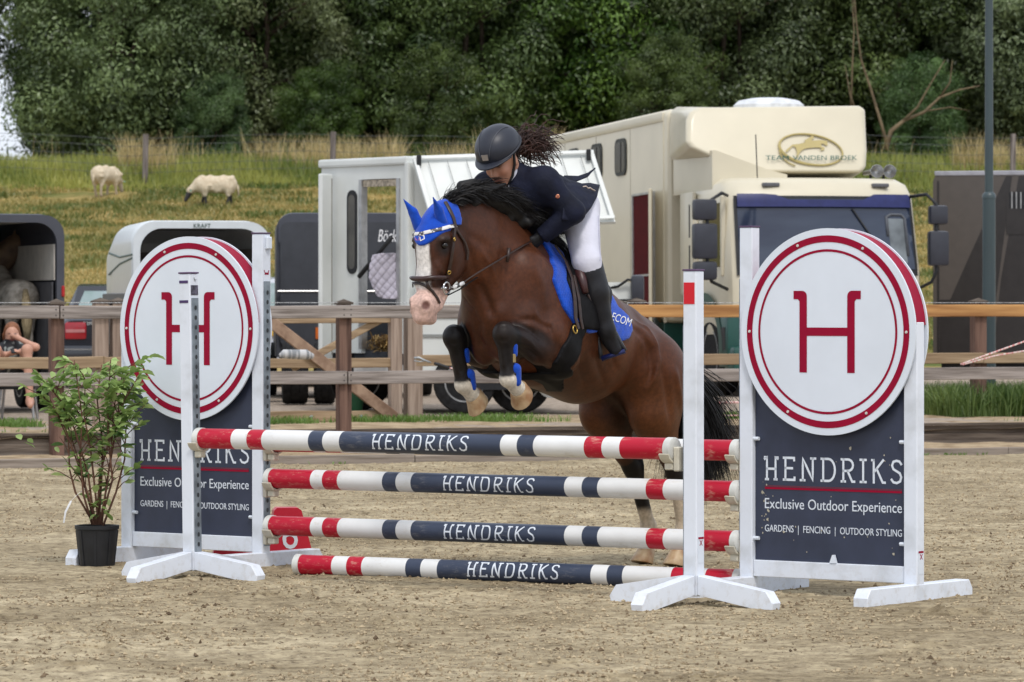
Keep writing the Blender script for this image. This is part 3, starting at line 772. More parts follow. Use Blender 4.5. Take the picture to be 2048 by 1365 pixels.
# ---- front single posts
def front_stand(name, label, x, y, side, sticker, lean):
    loc = JM @ Vector((x, y, -.006))
    t = thing(name, label, 'jump stand', loc, JA, 'single jump stands')
    t.rotation_euler.y = R(lean)
    XF[t] = Matrix.Translation(loc) @ Euler((0, R(lean), JA)).to_matrix().to_4x4()
    b = MB(); b.box((-PW/2, -PD/2, .045), (PW/2, PD/2, 1.553), 0, .004); b.build('post', WHITE, t)
    b = MB(); b.box((-PW/2 - .003, -PD/2 - .003, 1.5535), (PW/2 + .003, PD/2 + .003, 1.562), 0, .002); b.build('post_cap', mat('cap_plum', (.10, .05, .12), .5), t)
    for dx, dy in ((-1, 0), (1, 0), (0, -1), (0, 1)):     # legs slope from the post down to the sand
        b = MB(); d_ = Vector((dx, dy, 0)); x_ = Vector((dy, -dx, 0)); w_ = .034; c_ = .004
        prof = [(PW/2 + .001, .052), (.36, .0), (.455, .0), (.462, .030), (.425, .082), (PW/2 + .001, .142)]; cx_ = (.25, .07)
        b.loft([[d_ * (q[0] * (1 - k2) + cx_[0] * k2) + x_ * s2 + Vector((0, 0, q[1] * (1 - k2) + cx_[1] * k2)) for q in prof] for s2, k2 in ((-w_, .03), (-w_ + c_, 0), (w_ - c_, 0), (w_, .03))])
        b.build('foot', WHITE, t)
    track(t, side * (PW/2 + .001), 0, .14, 1.30 if side < 0 else 1.46 - .03, side)
    return t
sl = front_stand('jump_stand', 'single white post with grey cup track in front of the left round board', -1.277, -.884, 1, 0, -1.0)
sr = front_stand('jump_stand', 'single white post with a red square near its top, right of the horse', 1.784, -.83, -1, 1, -.1)
b = MB(); b.box((-PW/2 + .006, -PD/2 - .0022, 1.40), (PW/2 - .008, -PD/2 - .0004, 1.50)); b.build('red_sticker', mat('sticker_red', (.62, .0, .012), .4, var=.03), sr)
b = MB(); b.box((PW/2 + .0005, -.02, .20), (PW/2 + .0016, .024, .32)); o = b.build('care_label', WHITES, sr)
b = MB(); b.box((PW/2 + .0018, -.02, .31), (PW/2 + .0024, .024, .32)); b.bar((PW/2 + .002, -.008, .28), (PW/2 + .002, .012, .305), .001, .004); b.bar((PW/2 + .002, .012, .28), (PW/2 + .002, -.008, .305), .001, .004); b.build('label_print', RED, sr)
PLUM = mat('plum_tape', (.055, .025, .11), .5, var=.05)
b = MB()
for z in (1.505, 1.405): b.box((-PW/2 + .004, -PD/2 - .002, z), (PW/2 - .012, -PD/2 - .0004, z + .014))
b.build('height_mark', PLUM, sl)
b = MB(); b.box((PW/2 + .0006, -.026, 1.385 + .06), (PW/2 + .002, .028, 1.495)); b.build('side_sticker', mat('sticker_grey', (.16, .15, .21), .5, var=.4, scale=60), sl)
b = MB(); b.tube([(PW/2 + .004, -.004, 1.535), (PW/2 + .004, .002, 1.52), (PW/2 + .004, .012, 1.524)], .0025, 6); b.build('hook', IRON, sl, True)
cup(sl, FXL + .022 - (-1.277) , 0, .717, -1)
cup(sr, FXR - .022 - 1.784, 0, .724, 1)
# ---- wings with the round boards
def ring_mesh(b, cx, cz, r0, r1, y, mi=0, n=96):
    vs = []
    for r in (r0, r1):
        for j in range(n): a = 2*math.pi*j/n; vs.append((cx + r*math.cos(a), y, cz + r*math.sin(a)))
    b.add(vs, [(j, (j+1) % n, n + (j+1) % n, n + j) for j in range(n)], mi)
def wing(name, label, xi, xo, cx, sgn):
    """xi inner post, xo outer post, cx board centre: jump-frame x; sgn +1 right wing"""
    loc = JM @ Vector((xi, 0, -.006)); t = thing(name, label, 'jump wing', loc, JA, 'jump wings with round boards')
    O = xo - xi; Cx = cx - xi; cz = 1.268; r = .493
    b = MB(); b.box((-PW/2, -PD/2, .08), (PW/2, PD/2, 1.77), 0, .004); b.build('inner_post', WHITE, t)
    b = MB(); b.box((O - PW/2, -PD/2, .08), (O + PW/2, PD/2, 1.315), 0, .004); b.build('outer_post', WHITE, t)
    b = MB(); b.box((-PW/2 - .003, -PD/2 - .003, 1.7705), (PW/2 + .003, PD/2 + .003, 1.778), 0, .002); b.build('post_cap', mat('cap_plum', (0,0,0)), t)
    for x in (0, O): foot(t, (x, -.47, 0), (x, .47, 0), w=.078, h=.084)
    a, c_ = (PW/2, O - PW/2) if sgn > 0 else (O + PW/2, -PW/2)
    b = MB(); b.box((a + .001, -.022, .085), (c_ - .001, .022, .165), 0, .003); b.build('bottom_rail', WHITE, t)
    b = MB(); b.box((a + .002, -.006, .166), (c_ - .002, .006, 1.30)); p = b.build('panel', SLATE, t)
    b = MB()
    for x, sg in ((a, 1), (c_, -1)):
        for z in (.27, .75): b.tube([(x + sg * .0, -.016, z), (x + sg * .03, -.016, z)], [.010, .009], 8)
    stuff(b.build('panel_clip', WHITES, p, 40))
    # round board: front disc, back disc and the red rim between them
    n = 96; yf = -.056; yb = .060
    b = MB(); b.prism([(Cx + r*math.cos(2*math.pi*j/n), cz + r*math.sin(2*math.pi*j/n)) for j in range(n)], yf, yf + .010); disc = b.build('round_board', WHITES, t, 30)
    b = MB(); b.prism([(Cx + r*math.cos(2*math.pi*j/n), cz + r*math.sin(2*math.pi*j/n)) for j in range(n)], yb - .010, yb); b.build('back_board', WHITES, t, 30)
    b = MB()
    vs = []; m = 60
    for j in range(m + 1):
        an = R(4 + 172 * j / m)
        for y in (yf + .011, yb - .011): vs.append((Cx + (r - .008)*math.cos(an), y, cz + (r - .008)*math.sin(an)))
    b.add(vs, [(2*j, 2*j+1, 2*j+3, 2*j+2) for j in range(m)]); b.build('rim', RED, t, True, fixn=False)
    b = MB(); ring_mesh(b, Cx, cz, r - .066, r - .034, yf - .0015); ring_mesh(b, Cx, cz, r - .112, r - .100, yf - .0015); b.build('red_ring', RED, disc, fixn=False)
    # the letter H with flared tops
    b = MB(); w = .042; hw = .135; zt = cz + .195; zb = cz - .195
    for s_ in (-1, 1):
        xo_ = s_ * hw
        arcp = [(xo_ + s_ * .055, zt), (xo_ + s_ * .005, zt)] + [(xo_ + s_ * .005 - s_ * .026 * math.sin(q), zt - .026 + .026 * math.cos(q)) for q in np.linspace(.2, 1.571, 5)] + [(xo_ - s_ * .021, zb), (xo_ + s_ * .021, zb), (xo_ + s_ * .021, zt - .05)] + [(xo_ + s_ * .031, zt - .04), (xo_ + s_ * .055, zt - .04)]
        b.add([(Cx + q[0], yf - .0015, q[1]) for q in arcp], [tuple(range(len(arcp)))])
    b.add([(Cx + q[0], yf - .0015, q[1]) for q in ((-hw + .0205, cz - .02), (hw - .0205, cz - .02), (hw - .0205, cz + .02), (-hw + .0205, cz + .02))], [(0, 1, 2, 3)])
    b.build('letter', RED, disc, fixn=False)
    b = MB()
    for an in (63, 112, 180, 0, 240, 300): b.lathe([(.0075, 0), (.006, .004)], 8, 0, Matrix.Translation((Cx + (r - .05)*math.cos(R(an)), yf - .0025, cz + (r - .05)*math.sin(R(an)))) @ Matrix.Rotation(R(90), 4, 'X'))
    b.build('screw', CAPM, disc)
    # printed panel
    st, W = stroke_word('HENDRIKS'); tw = .775
    for L_ in st:
        b = MB(); stroke_mesh(b, L_, W, tw, .105, .0115, lambda a_, b_: (Cx - tw/2 + a_, -.0078, .556 + b_), sub=.03); b.build('letter', WHITES, p, fixn=False)
    b = MB(); b.box((Cx - tw/2, -.008, .508), (Cx + tw/2, -.0066, .518)); b.build('red_line', RED, p)
    b = MB(); b.box((Cx - tw/2, -.0078, .519), (Cx + tw/2, -.0066, .527)); b.build('faded_line', mat('red_faded', (.13, .02, .045), .5), p)
    MT = lambda z: Matrix.Translation((Cx, -.0075, z)) @ Matrix.Rotation(R(90), 4, 'X')
    stuff(text('small_print', 'Exclusive Outdoor Experience', .07, WHITES, p, MT(.432), .0006, tw, height=.066))
    stuff(text('small_print', 'GARDENS  |  FENCING  |  OUTDOOR STYLING', .05, WHITES, p, MT(.315), .0006, tw, height=.044))
    # scuffs on the panel
    track(t, -sgn * (PW/2 + .001), 0, .12, 1.52, -sgn)
    for z in ((.472, .223, .665) if sgn < 0 else (.485, .243, .684)): cup(t, (XL + .03 if sgn < 0 else XR - .03) - xi, 0, z + .006, sgn)
    return t
wl_ = wing('jump_wing', 'left wing of the jump with round H board, beside the potted shrub', -1.580, -2.518, -2.047, -1)
wr_ = wing('jump_wing', 'right wing of the jump with round H board, nearest and largest, unobstructed', 1.535, 2.466, 2.017, 1)
b = MB(); b.add([(2.03 - 1.535 - .02, -.026, .166), (2.03 - 1.535 + .018, -.026, .166), (2.03 - 1.535 + .006, -.024, .205), (2.03 - 1.535 - .006, -.024, .205), (2.03-1.535 -.02, -.012, .166), (2.03-1.535+.018, -.012, .166), (2.03-1.535+.006, -.012, .205), (2.03-1.535-.006, -.012, .205)], [(0,1,2,3), (7,6,5,4), (0,4,5,1), (1,5,6,2), (2,6,7,3), (3,7,4,0)]); b.build('peg', WHITES, wr_)
b = MB(); x0 = 2.466 - 1.535 + PW/2; b.box((x0 + .0004, -.022, .13), (x0 + .0015, .022, .24)); b.build('care_label', WHITES, wr_)
b = MB(); b.box((x0 + .0018, -.022, .23), (x0 + .0024, .022, .24)); b.bar((x0 + .002, -.008, .2), (x0 + .002, .012, .225), .001, .004); b.bar((x0 + .002, .012, .2), (x0 + .002, -.008, .225), .001, .004); b.build('label_print', RED, wr_)
b = MB(); x0 = PW/2 + .0005; b.box((x0, -.014, 1.555), (x0 + .001, .018, 1.566)); b.bar((x0, -.012, 1.566), (x0, -.018, 1.578), .001, .005); b.bar((x0, .016, 1.566), (x0, .02, 1.578), .001, .005); b.build('logo_sticker', RED, wl_)
b = MB(); b.box((PW/2 + .0005, -.012, 1.69), (PW/2 + .02, .026, 1.755), 0, .004); b.build('bracket', WHITES, wl_)
# splashes of dried sand on the right panel
b = MB(); rs = random.Random(4)
for i in range(38):
    x, z = rs.choice([(rs.uniform(.08, .85), rs.uniform(.2, .85)), (.09 + rs.uniform(-.02, .03), rs.uniform(.28, .55))]); r = rs.choice([.002, .003, .004, .007])
    vs = [(x + r * rs.uniform(.6, 1.3) * math.cos(q), -.0092, z + r * rs.uniform(.6, 1.6) * math.sin(q)) for q in [2*math.pi*j/7 for j in range(7)]]; b.add(vs, [tuple(range(7))])
b.build('mud_splash', mat('dried_sand', (.5, .46, .36), .9), wr_, fixn=False)
# ---- red number marker behind the left wing
NR = mat('marker_red', (.55, .008, .03), .4, var=.06)
mk = gpx(575, 1118); nb = thing('number_marker', 'red plastic number marker with white digit standing behind the left wing', 'number marker', (mk.x, mk.y, -.005), R(8))
b = MB(); s_ = .385
poly = [(-.125, 0), (.145, 0), (.075, .27), (.055, .285), (-.06, .285), (-.075, .27)]
b.prism(poly, -.03, .10); b.build('body', NR, nb, 30)
b = MB(); b.prism([(-.42, 0), (-.13, 0), (-.13, .10), (-.30, .12), (-.40, .06)], -.02, .07); b.build('base', NR, nb, 30)
text('digit', '6', .2, WHITES, nb, Matrix.Translation((.012, -.0315, .14)) @ Matrix.Rotation(R(90), 4, 'X'), .001, width=.085, height=.16)
# ================================================================ THE HORSE (jump frame: +x = its left side, -y = forward)
def Lp(pxx, pyy, u):
    """photo pixel + sideways offset u from the jump's centre line -> point in the jump frame"""
    k = (pxx - 1024) / F
    y = (k * (JO.y - .6057 * u) - JO.x - .7957 * u) / (.6057 - .7957 * k)
    Yw = JO.y - .6057 * u + .7957 * y
    return np.array((u, y, H - (pyy - HOR) / F * Yw))
hs = SDF()
# trunk
tr_ = [(0, .06, 1.36), (0, .33, 1.305), (0, .70, 1.19), (0, .98, 1.165), (0, 1.18, 1.07)]
hs.chain(tr_, [.235, .335, .315, .232, .215], .05, sq=.90)
hs.cone((0, .30, 1.61), (0, .62, 1.46), .085, .07, .10)                      # withers and back
hs.cone((0, .62, 1.44), (0, 1.12, 1.235), .07, .08, .10)
for s in (-1, 1):
    hs.ell((s*.135, 1.15, 1.055), (.165, .245, .20), (R(-27), 0, 0), .06)      # croup and rump
    hs.ell((s*.135, 1.20, .90), (.125, .185, .24), (R(-8), 0, 0), .07)        # thigh
    hs.ell((s*.19, .97, 1.205), (.06, .08, .05), (R(-25), 0, 0), .07)         # point of hip
    hs.ell((s*.175, .13, 1.42), (.075, .15, .26), (R(28), 0, 0), .06)         # shoulder blade
    hs.ell((s*.195, .225, 1.20), (.085, .15, .13), (R(-10), 0, 0), .05)       # upper arm
    hs.ell((s*.16, .01, 1.285), (.085, .085, .12), None, .05)                 # point of shoulder
    hs.ell((s*.075, -.005, 1.20), (.085, .085, .12), None, .045)              # pectoral
hs.cone((0, 1.22, 1.185), (0, 1.42, 1.085), .11, .08, .10)                    # dock of the tail
hs.cone((0, 1.42, 1.09), (0, 1.50, 1.05), .05, .03, .05)
# neck
hs.chain([(0, .20, 1.44), (0, .0, 1.585), (0, -.19, 1.695), (0, -.36, 1.735)], [.285, .255, .215, .145], .08, sq=.60)
hs.cone((0, .22, 1.66), (0, -.02, 1.80), .07, .06, .08); hs.cone((0, -.02, 1.80), (0, -.25, 1.868), .06, .055, .06); hs.cone((0, -.25, 1.868), (0, -.44, 1.835), .055, .06, .06)
# head
hs.ell((0, -.475, 1.735), (.088, .105, .125), (R(10), 0, 0), .05)
hs.ell((0, -.515, 1.69), (.094, .09, .12), None, .04)
hs.cone((0, -.515, 1.66), (0, -.575, 1.42), .090, .056, .05, sq=.86)
for s in (-1, 1):
    hs.ell((s*.05, -.44, 1.615), (.042, .092, .112), (R(8), 0, 0), .03)       # cheek
    hs.cone((s*.042, -.44, 1.54), (s*.03, -.525, 1.38), .032, .024, .03)      # jaw bar
    hs.ell((s*.086, -.545, 1.715), (.026, .038, .020), (R(15), 0, 0), .025)   # brow
    hs.cone((s*.060, -.545, 1.62), (s*.048, -.60, 1.49), .016, .012, .03)     # face ridge
    hs.ell((s*.038, -.632, 1.392), (.031, .034, .046), (R(-14), 0, 0), .022)  # nostril wing
hs.ell((0, -.595, 1.375), (.058, .060, .075), None, .03)
hs.ell((0, -.617, 1.325), (.046, .044, .036), None, .022)                     # upper lip
hs.ell((0, -.555, 1.320), (.036, .040, .032), None, .02)                      # chin
for s in (-1, 1):
    hs.ell((s*.056, -.654, 1.386), (.016, .020, .026), (R(25), 0, s*R(-20)), .010, neg=True)
    hs.ell((s*.104, -.555, 1.682), (.020, .026, .018), None, .012, neg=True)
# legs
def hind(s, st, hk, ft, hf):
    st, hk, ft, hf = map(np.array, (st, hk, ft, hf))
    hs.cone((s*.14, 1.15, .98), st, .17, .12, .08, sq=.80)
    hs.cone(st, hk, .115, .052, .05, sq=.82)
    hs.ell(hk + (0, -.005, .0), (.046, .062, .062), None, .03)
    hs.cone(hk + (0, .045, .05), hk + (0, .03, -.05), .022, .022, .03)        # point of hock
    hs.cone(hk, ft, .043, .035, .025); hs.cone(hk + (0, .025, -.06), ft + (0, .025, .02), .018, .018, .02)
    hs.ell(ft, (.042, .048, .045), None, .02)
    hs.cone(ft, hf + (0, .0, .055), .037, .042, .02)
    hs.cone(ft + (0, .03, -.01), ft + (0, .035, -.03), .018, .014, .02)
HN = ((.16, 1.13, .83), (.15, 1.365, .495), (.145, 1.435, .19), (.14, 1.40, .04))
HFR = ((-.15, 1.10, .82), (-.14, 1.375, .52), (-.14, 1.515, .195), (-.14, 1.50, .04))
hind(1, *HN); hind(-1, *HFR)
def fore(s, kn, ft, hf, el):
    kn, ft, hf, el = map(np.array, (kn, ft, hf, el))
    hs.cone((s*.19, .14, 1.24), el, .12, .10, .035)
    hs.cone(el, kn, .098, .050, .009); hs.ell(el*.66 + kn*.34 + (s*.012, 0, -.012), (.066, .12, .078), None, .03)
    hs.ell(kn, (.052, .060, .064), None, .025)
    hs.cone(kn, ft, .043, .034, .025); hs.cone(kn + (0, .03, -.06), ft + (0, .026, .02), .02, .018, .02)
    hs.ell(ft, (.042, .046, .044), None, .02)
    hs.cone(ft, hf, .036, .043, .02); hs.ell(ft + (0, .035, -.002), (.02, .022, .02), None, .015)
KN, FTN, HFN = Lp(1008, 668, .17), Lp(1016, 758, .17), Lp(1036, 778, .165)
KF, FTF, HFF = Lp(908, 674, -.17), Lp(926, 770, -.165), Lp(946, 791, -.16)
fore(1, KN, FTN, HFN, (.212, .25, 1.13)); fore(-1, KF, FTF, HFF, (-.212, .25, 1.13))
# ears
ears = []
for s, b_, t_ in ((1, Lp(884, 436, .055), Lp(866, 395, .075)), (-1, Lp(838, 441, -.06), Lp(807, 399, -.10))):
    ears.append((b_, t_))
def segd(P, a, b):
    a = np.array(a); b = np.array(b); ba = b - a; h = np.clip(((P - a) @ ba) / (ba @ ba), 0, 1); return np.linalg.norm(P - a - h[:, None] * ba, axis=1), h
def mixc(c, k, col): return c * (1 - k[:, None]) + np.array(col)[None] * k[:, None]
def horse_col(V):
    n1 = vnoise(V, 51, 5); n2 = vnoise(V, 52, 24)
    c = np.tile(np.array((.105, .031, .0105)), (len(V), 1))
    top = sstep(-.12, .25, V[:, 2] - np.interp(V[:, 1], [-.6, 0, .5, 1.2, 1.5], [1.7, 1.6, 1.45, 1.15, 1.05]) + .03 * n1)
    c = mixc(c, .55 * top, (.036, .0125, .006))
    low = sstep(.02, .20, np.interp(V[:, 1], [0, .3, .7, 1.0, 1.3], [1.12, 1.10, 1.06, 1.12, .98]) - V[:, 2] + .05 * n1) * (V[:, 1] > .25)
    c = mixc(c, .6 * low, (.135, .046, .0135))
    but = sstep(.22, .40, V[:, 1] - .95) * sstep(.85, 1.0, V[:, 2]) ; c = mixc(c, .35 * but, (.115, .034, .0105))
    c = mixc(c, .45 * sstep(.18, -.02, V[:, 1] + .08 * n1) * sstep(1.62, 1.42, V[:, 2] + .06 * n1), (.036, .0115, .006))  # shade on the lower neck and chest, painted into the coat colour
    c = mixc(c, .35 * sstep(.06, .12, .14 - np.abs(V[:, 1] - .42)) * sstep(1.35, 1.15, V[:, 2]), (.045, .015, .007))  # painted shade behind the elbow
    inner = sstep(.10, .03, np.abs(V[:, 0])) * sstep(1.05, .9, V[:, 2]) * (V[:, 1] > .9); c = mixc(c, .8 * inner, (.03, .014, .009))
    n3 = vnoise(V, 53, 90); c *= (.80 + .20 * n1 + .10 * n2 + .08 * n3)[:, None]
    BLK = (.0062, .0052, .0055); WHT = (.62, .56, .47)
    for kn, ft, hf, el in ((KN, FTN, HFN, np.array((.212, .25, 1.13))), (KF, FTF, HFF, np.array((-.212, .25, 1.13)))):
        d, h = segd(V, el, kn); m = sstep(.034, .010, d - (.098 * (1 - h) + .05 * h)) * (np.sign(V[:, 0]) == np.sign(kn[0]))
        c = mixc(c, m * .86 * sstep(-.05, .62, h + .14 * n1 + .9 * (V[:, 2] - (el[2] * (1 - h) + kn[2] * h))), BLK)
        d, h = segd(V, kn, ft); c = mixc(c, (d < .085) * 1.0, BLK)
        d, h = segd(V, ft, hf + (hf - ft)); m = (d < .075) * sstep(-.012, .004, .012 * n2 - ((V - ft) @ (kn - ft)) / np.linalg.norm(kn - ft) + .015)
        c = mixc(c, m, WHT)
    for (st, hk, ft, hf) in (HN, HFR):
        st, hk, ft, hf = map(np.array, (st, hk, ft, hf))
        d, h = segd(V, st, hk); m = (d < .13) & (np.abs(V[:, 0] - hk[0]) < .13)
        c = mixc(c, m * sstep(.55, 1.0, h + .12 * n1), BLK)
        d, h = segd(V, hk, ft); c = mixc(c, (d < .09) * 1.0, BLK)
        w0 = .30 if hk[0] < 0 else .40
        c = mixc(c, ((np.abs(V[:, 0] - hk[0]) < .1) & (V[:, 1] > 1.2)) * sstep(w0 + .015, w0 - .03, V[:, 2] + .012 * n2), (.50, .41, .30))
    blk = (c.max(1) < .012); c = mixc(c, blk * .55 * sstep(-.2, .7, n1 + .6 * n2), (.021, .0125, .0095))  # brown sheen highlights painted over the black legs
    # face: dark surround, white blaze widening down, pink muzzle
    hd = sstep(-.30, -.38, V[:, 1]) * (V[:, 2] < 1.86)
    c = mixc(c, .55 * hd, (.030, .0100, .006))
    eye = np.minimum(np.linalg.norm(V - (.10, -.55, 1.68), axis=1), np.linalg.norm(V - (-.10, -.55, 1.68), axis=1)); c = mixc(c, .8 * sstep(.075, .03, eye), (.012, .008, .007))
    bw = np.interp(V[:, 2], [1.30, 1.46, 1.55, 1.68, 1.74], [.09, .055, .045, .042, .02]) + .005 * n2
    front = sstep(-.545, -.575, V[:, 1])
    c = mixc(c, front * sstep(bw + .006, bw - .006, np.abs(V[:, 0] + .004)) * (V[:, 2] < 1.76), (.70, .66, .62))
    mz = sstep(1.485, 1.455, V[:, 2] + .012 * n1 + .25 * np.maximum(0, np.abs(V[:, 0]) - .03)) * (V[:, 1] < -.40)
    c = mixc(c, mz, (.60, .40, .335))
    mz2 = mz * sstep(-.2, .6, n1 + .5 * n2); c = mixc(c, .3 * mz2, (.50, .29, .24))
    nos = np.minimum(np.linalg.norm(V - (.054, -.652, 1.386), axis=1), np.linalg.norm(V - (-.054, -.652, 1.386), axis=1)); c = mixc(c, .9 * sstep(.030, .016, nos), (.10, .035, .03))
    return np.clip(c, .004, .9)
COAT = mat('coat', (1, 1, 1), .47, attr='Col', var=.16, scale=60, bump=.25, bscale=150, spec=.26, bdist=.003)
horse = thing('horse', 'bay horse with white blaze leaping over the striped poles, forelegs tucked', 'horse', JM @ Vector((0, 1.45, 0)), JA)
HD, hlo, hh = hs.grid(.0105)
sdf_cache = (HD, hlo, hh)
hv, hf_ = surface_nets(HD, hlo, hh, 2)
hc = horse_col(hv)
JN = np.array(JM)
def jw(V): V = np.asarray(V, float); return V @ JN[:3, :3].T + JN[:3, 3]

camJ = np.array(JI @ Vector((0, 0, H)))
def gev(P):
    """trilinear lookup in the horse's distance grid"""
    q = (P - hlo) / hh; q = np.clip(q, 0, np.array(HD.shape) - 1.001); i = q.astype(int); f = q - i
    out = 0
    for a in (0, 1):
        for b_ in (0, 1):
            for c_ in (0, 1):
                w = (f[..., 0] if a else 1 - f[..., 0]) * (f[..., 1] if b_ else 1 - f[..., 1]) * (f[..., 2] if c_ else 1 - f[..., 2])
                out = out + w * HD[i[..., 0] + a, i[..., 1] + b_, i[..., 2] + c_]
    return out
def hit_many(Q):
    """rays from the eye through photo pixels onto the horse (jump frame); misses give nan"""
    T = np.array([JI @ px(q[0], q[1], 20.0) for q in Q]); d = T - camJ; d /= np.linalg.norm(d, axis=1, keepdims=True); t = np.full(len(Q), 18.6)
    for _ in range(330):
        e = gev(camJ + t[:, None] * d); t = t + np.where(e > .0006, np.clip(e * .7, .0005, .016), 0)
    P = camJ + t[:, None] * d; P[t > 22.6] = np.nan
    return P
def toward(P, off):
    """push points onto the horse surface + off"""
    P = np.array(P, float)
    for _ in range(8):
        e = gev(P) - off; P = P - hnormal(P) * np.clip(e, -.03, .03)[:, None]
    return P
def hnormal(P):
    P = np.atleast_2d(P); g = np.stack([gev(P + dv) - gev(P - dv) for dv in np.eye(3) * .011], -1); return g / np.maximum(np.linalg.norm(g, axis=-1, keepdims=True), 1e-6)
def poly_sd(poly):
    poly = np.array(poly, float)
    def f(P):
        x, y = P[..., 1], P[..., 2]; d = np.full(x.shape, 1e9); s = np.ones(x.shape)
        for i in range(len(poly)):
            a = poly[i]; b = poly[i-1]; e = b - a; wx, wy = x - a[0], y - a[1]
            h = np.clip((wx * e[0] + wy * e[1]) / (e @ e), 0, 1); d = np.minimum(d, (wx - e[0]*h) ** 2 + (wy - e[1]*h) ** 2)
            c1 = y >= a[1]; c2 = y < b[1]; c3 = e[0] * wy > e[1] * wx
            fl = (c1 & c2 & c3) | (~c1 & ~c2 & ~c3); s = np.where(fl, -s, s)
        return s * np.sqrt(d)
    return f
def grid_obj(name, h, material, parent, cut, off, lo, hi):
    lo = np.array(lo, float); n = np.ceil((np.array(hi) - lo) / h).astype(int) + 1
    P = np.stack(np.meshgrid(*[lo[i] + h * np.arange(n[i]) for i in range(3)], indexing='ij'), -1)
    D = np.maximum(gev(P) - off, cut(P)); V, Fq_ = surface_nets(D, lo, h, 2)
    return npmesh(name, jw(V), Fq_, material, parent, True, None, world=True)
def shell(name, poly, off, material, parent, lo, hi, h=.008, colfn=None, side=None):
    ps = poly_sd(poly)
    cut = ps if side is None else (lambda P: np.maximum(ps(P), -side * P[..., 0]))
    return grid_obj(name, h, material, parent, cut, off, lo, hi)
def strap(b, pts, w, th=.006, n=8, mi=0):
    """flat leather strap lying on the horse: pts in jump frame on the surface"""
    P = [np.array(p) for p in pts]; dense = []
    for i in range(len(P) - 1):
        k = max(2, int(np.linalg.norm(P[i+1] - P[i]) / .02))
        for j in range(k): dense.append(P[i] + (P[i+1] - P[i]) * j / k)
    dense.append(P[-1]); dense = np.array(dense); nr = hnormal(dense); rings = []
    for i in range(len(dense)):
        d = dense[min(i+1, len(dense)-1)] - dense[max(i-1, 0)]; d /= np.linalg.norm(d); x = np.cross(d, nr[i]); x /= np.linalg.norm(x); y = nr[i]
        rings.append([jw(dense[i] + x*w/2*a + y*th*c_) for a, c_ in ((-1, -.3), (1, -.3), (1, .4), (.7, .7), (-.7, .7), (-1, .4))])
    b.loft(rings, mi); return b
def hits(L, off=.006):
    P = hit_many(L)
    for i, q in enumerate(L):
        if np.isnan(P[i, 0]): P[i] = toward(Lp(q[0], q[1], -.07 if q[0] < 845 else .08)[None], 0)[0]
    return P + hnormal(P) * off
# skin folds and muscle lines: shallow grooves (-) and ridges (+) along lines seen in the photograph
def fold(line, amp, wid):
    P = hits(line, 0); dmin = np.full(len(hv), 1e3); hmin = np.zeros(len(hv)); n_ = len(P) - 1
    for i in range(n_):
        d_, h_ = segd(hv, P[i], P[i+1]); m = d_ < dmin; dmin[m] = d_[m]; hmin[m] = ((i + h_) / n_)[m]
    env = np.clip(np.minimum(hmin, 1 - hmin) * 5, 0, 1)
    return (amp * np.exp(-(dmin / wid) ** 2) * env)[:, None] * hvn
hvn = hnormal(hv); dsp = 0
for ln, am, wd in (([(1262, 632), (1290, 655), (1312, 690), (1318, 725), (1308, 760), (1288, 790)], .013, .014), ([(1255, 640), (1282, 665), (1300, 700), (1303, 740), (1292, 775)], -.016, .020),
                   ([(1345, 730), (1356, 770), (1362, 830)], .010, .02), ([(1318, 720), (1335, 790), (1340, 850)], -.012, .022),
                   ([(985, 640), (978, 610), (965, 580), (952, 560)], -.020, .022), ([(1000, 470), (1010, 530), (1005, 590), (1000, 625)], -.012, .030), ([(1055, 520), (1085, 570), (1095, 640)], .010, .03),
                   ([(1035, 640), (1070, 640), (1100, 655), (1108, 690)], -.016, .014), ([(930, 470), (945, 520), (950, 560)], -.012, .02), ([(905, 445), (935, 470), (985, 500)], -.007, .025),
                   ([(1040, 690), (1075, 715), (1090, 745)], -.012, .018), ([(960, 640), (955, 670), (965, 700)], -.014, .02), ([(870, 520), (880, 540), (893, 552)], .005, .012), ([(908, 520), (905, 545), (900, 565)], -.006, .012),
                   ([(895, 465), (905, 485), (900, 505)], -.005, .012), ([(838, 500), (836, 530), (834, 550)], .004, .014), ([(1013, 686), (1015, 715), (1017, 742)], -.007, .009), ([(1003, 690), (1006, 715), (1009, 742)], .005, .009), ([(912, 700), (918, 730), (924, 752)], -.007, .009), ([(903, 696), (909, 726), (915, 752)], .005, .009), ([(992, 655), (1004, 650), (1018, 653)], .007, .010), ([(993, 678), (1004, 682), (1016, 680)], -.006, .009), ([(893, 660), (905, 655), (918, 660)], .007, .010), ([(894, 684), (906, 688), (917, 686)], -.006, .009), ([(1030, 650), (1062, 662), (1092, 690)], -.009, .010), ([(1032, 662), (1060, 684), (1085, 716)], .006, .010), ([(1150, 700), (1160, 740), (1172, 780)], -.007, .016), ([(1185, 695), (1197, 735), (1213, 778)], -.006, .016), ([(1218, 700), (1232, 735), (1250, 765)], -.006, .016), ([(960, 500), (985, 540), (1000, 580)], .006, .012), ([(925, 590), (945, 620), (960, 655)], -.010, .014), ([(1060, 600), (1075, 640), (1100, 648)], .006, .012), ([(1200, 690), (1215, 730), (1240, 770)], -.006, .03), ([(1170, 690), (1180, 740), (1195, 780)], .006, .03)):
    dsp = dsp + fold(ln, am, wd)
npmesh('body', jw(hv + dsp), hf_, COAT, horse, True, hc, world=True)
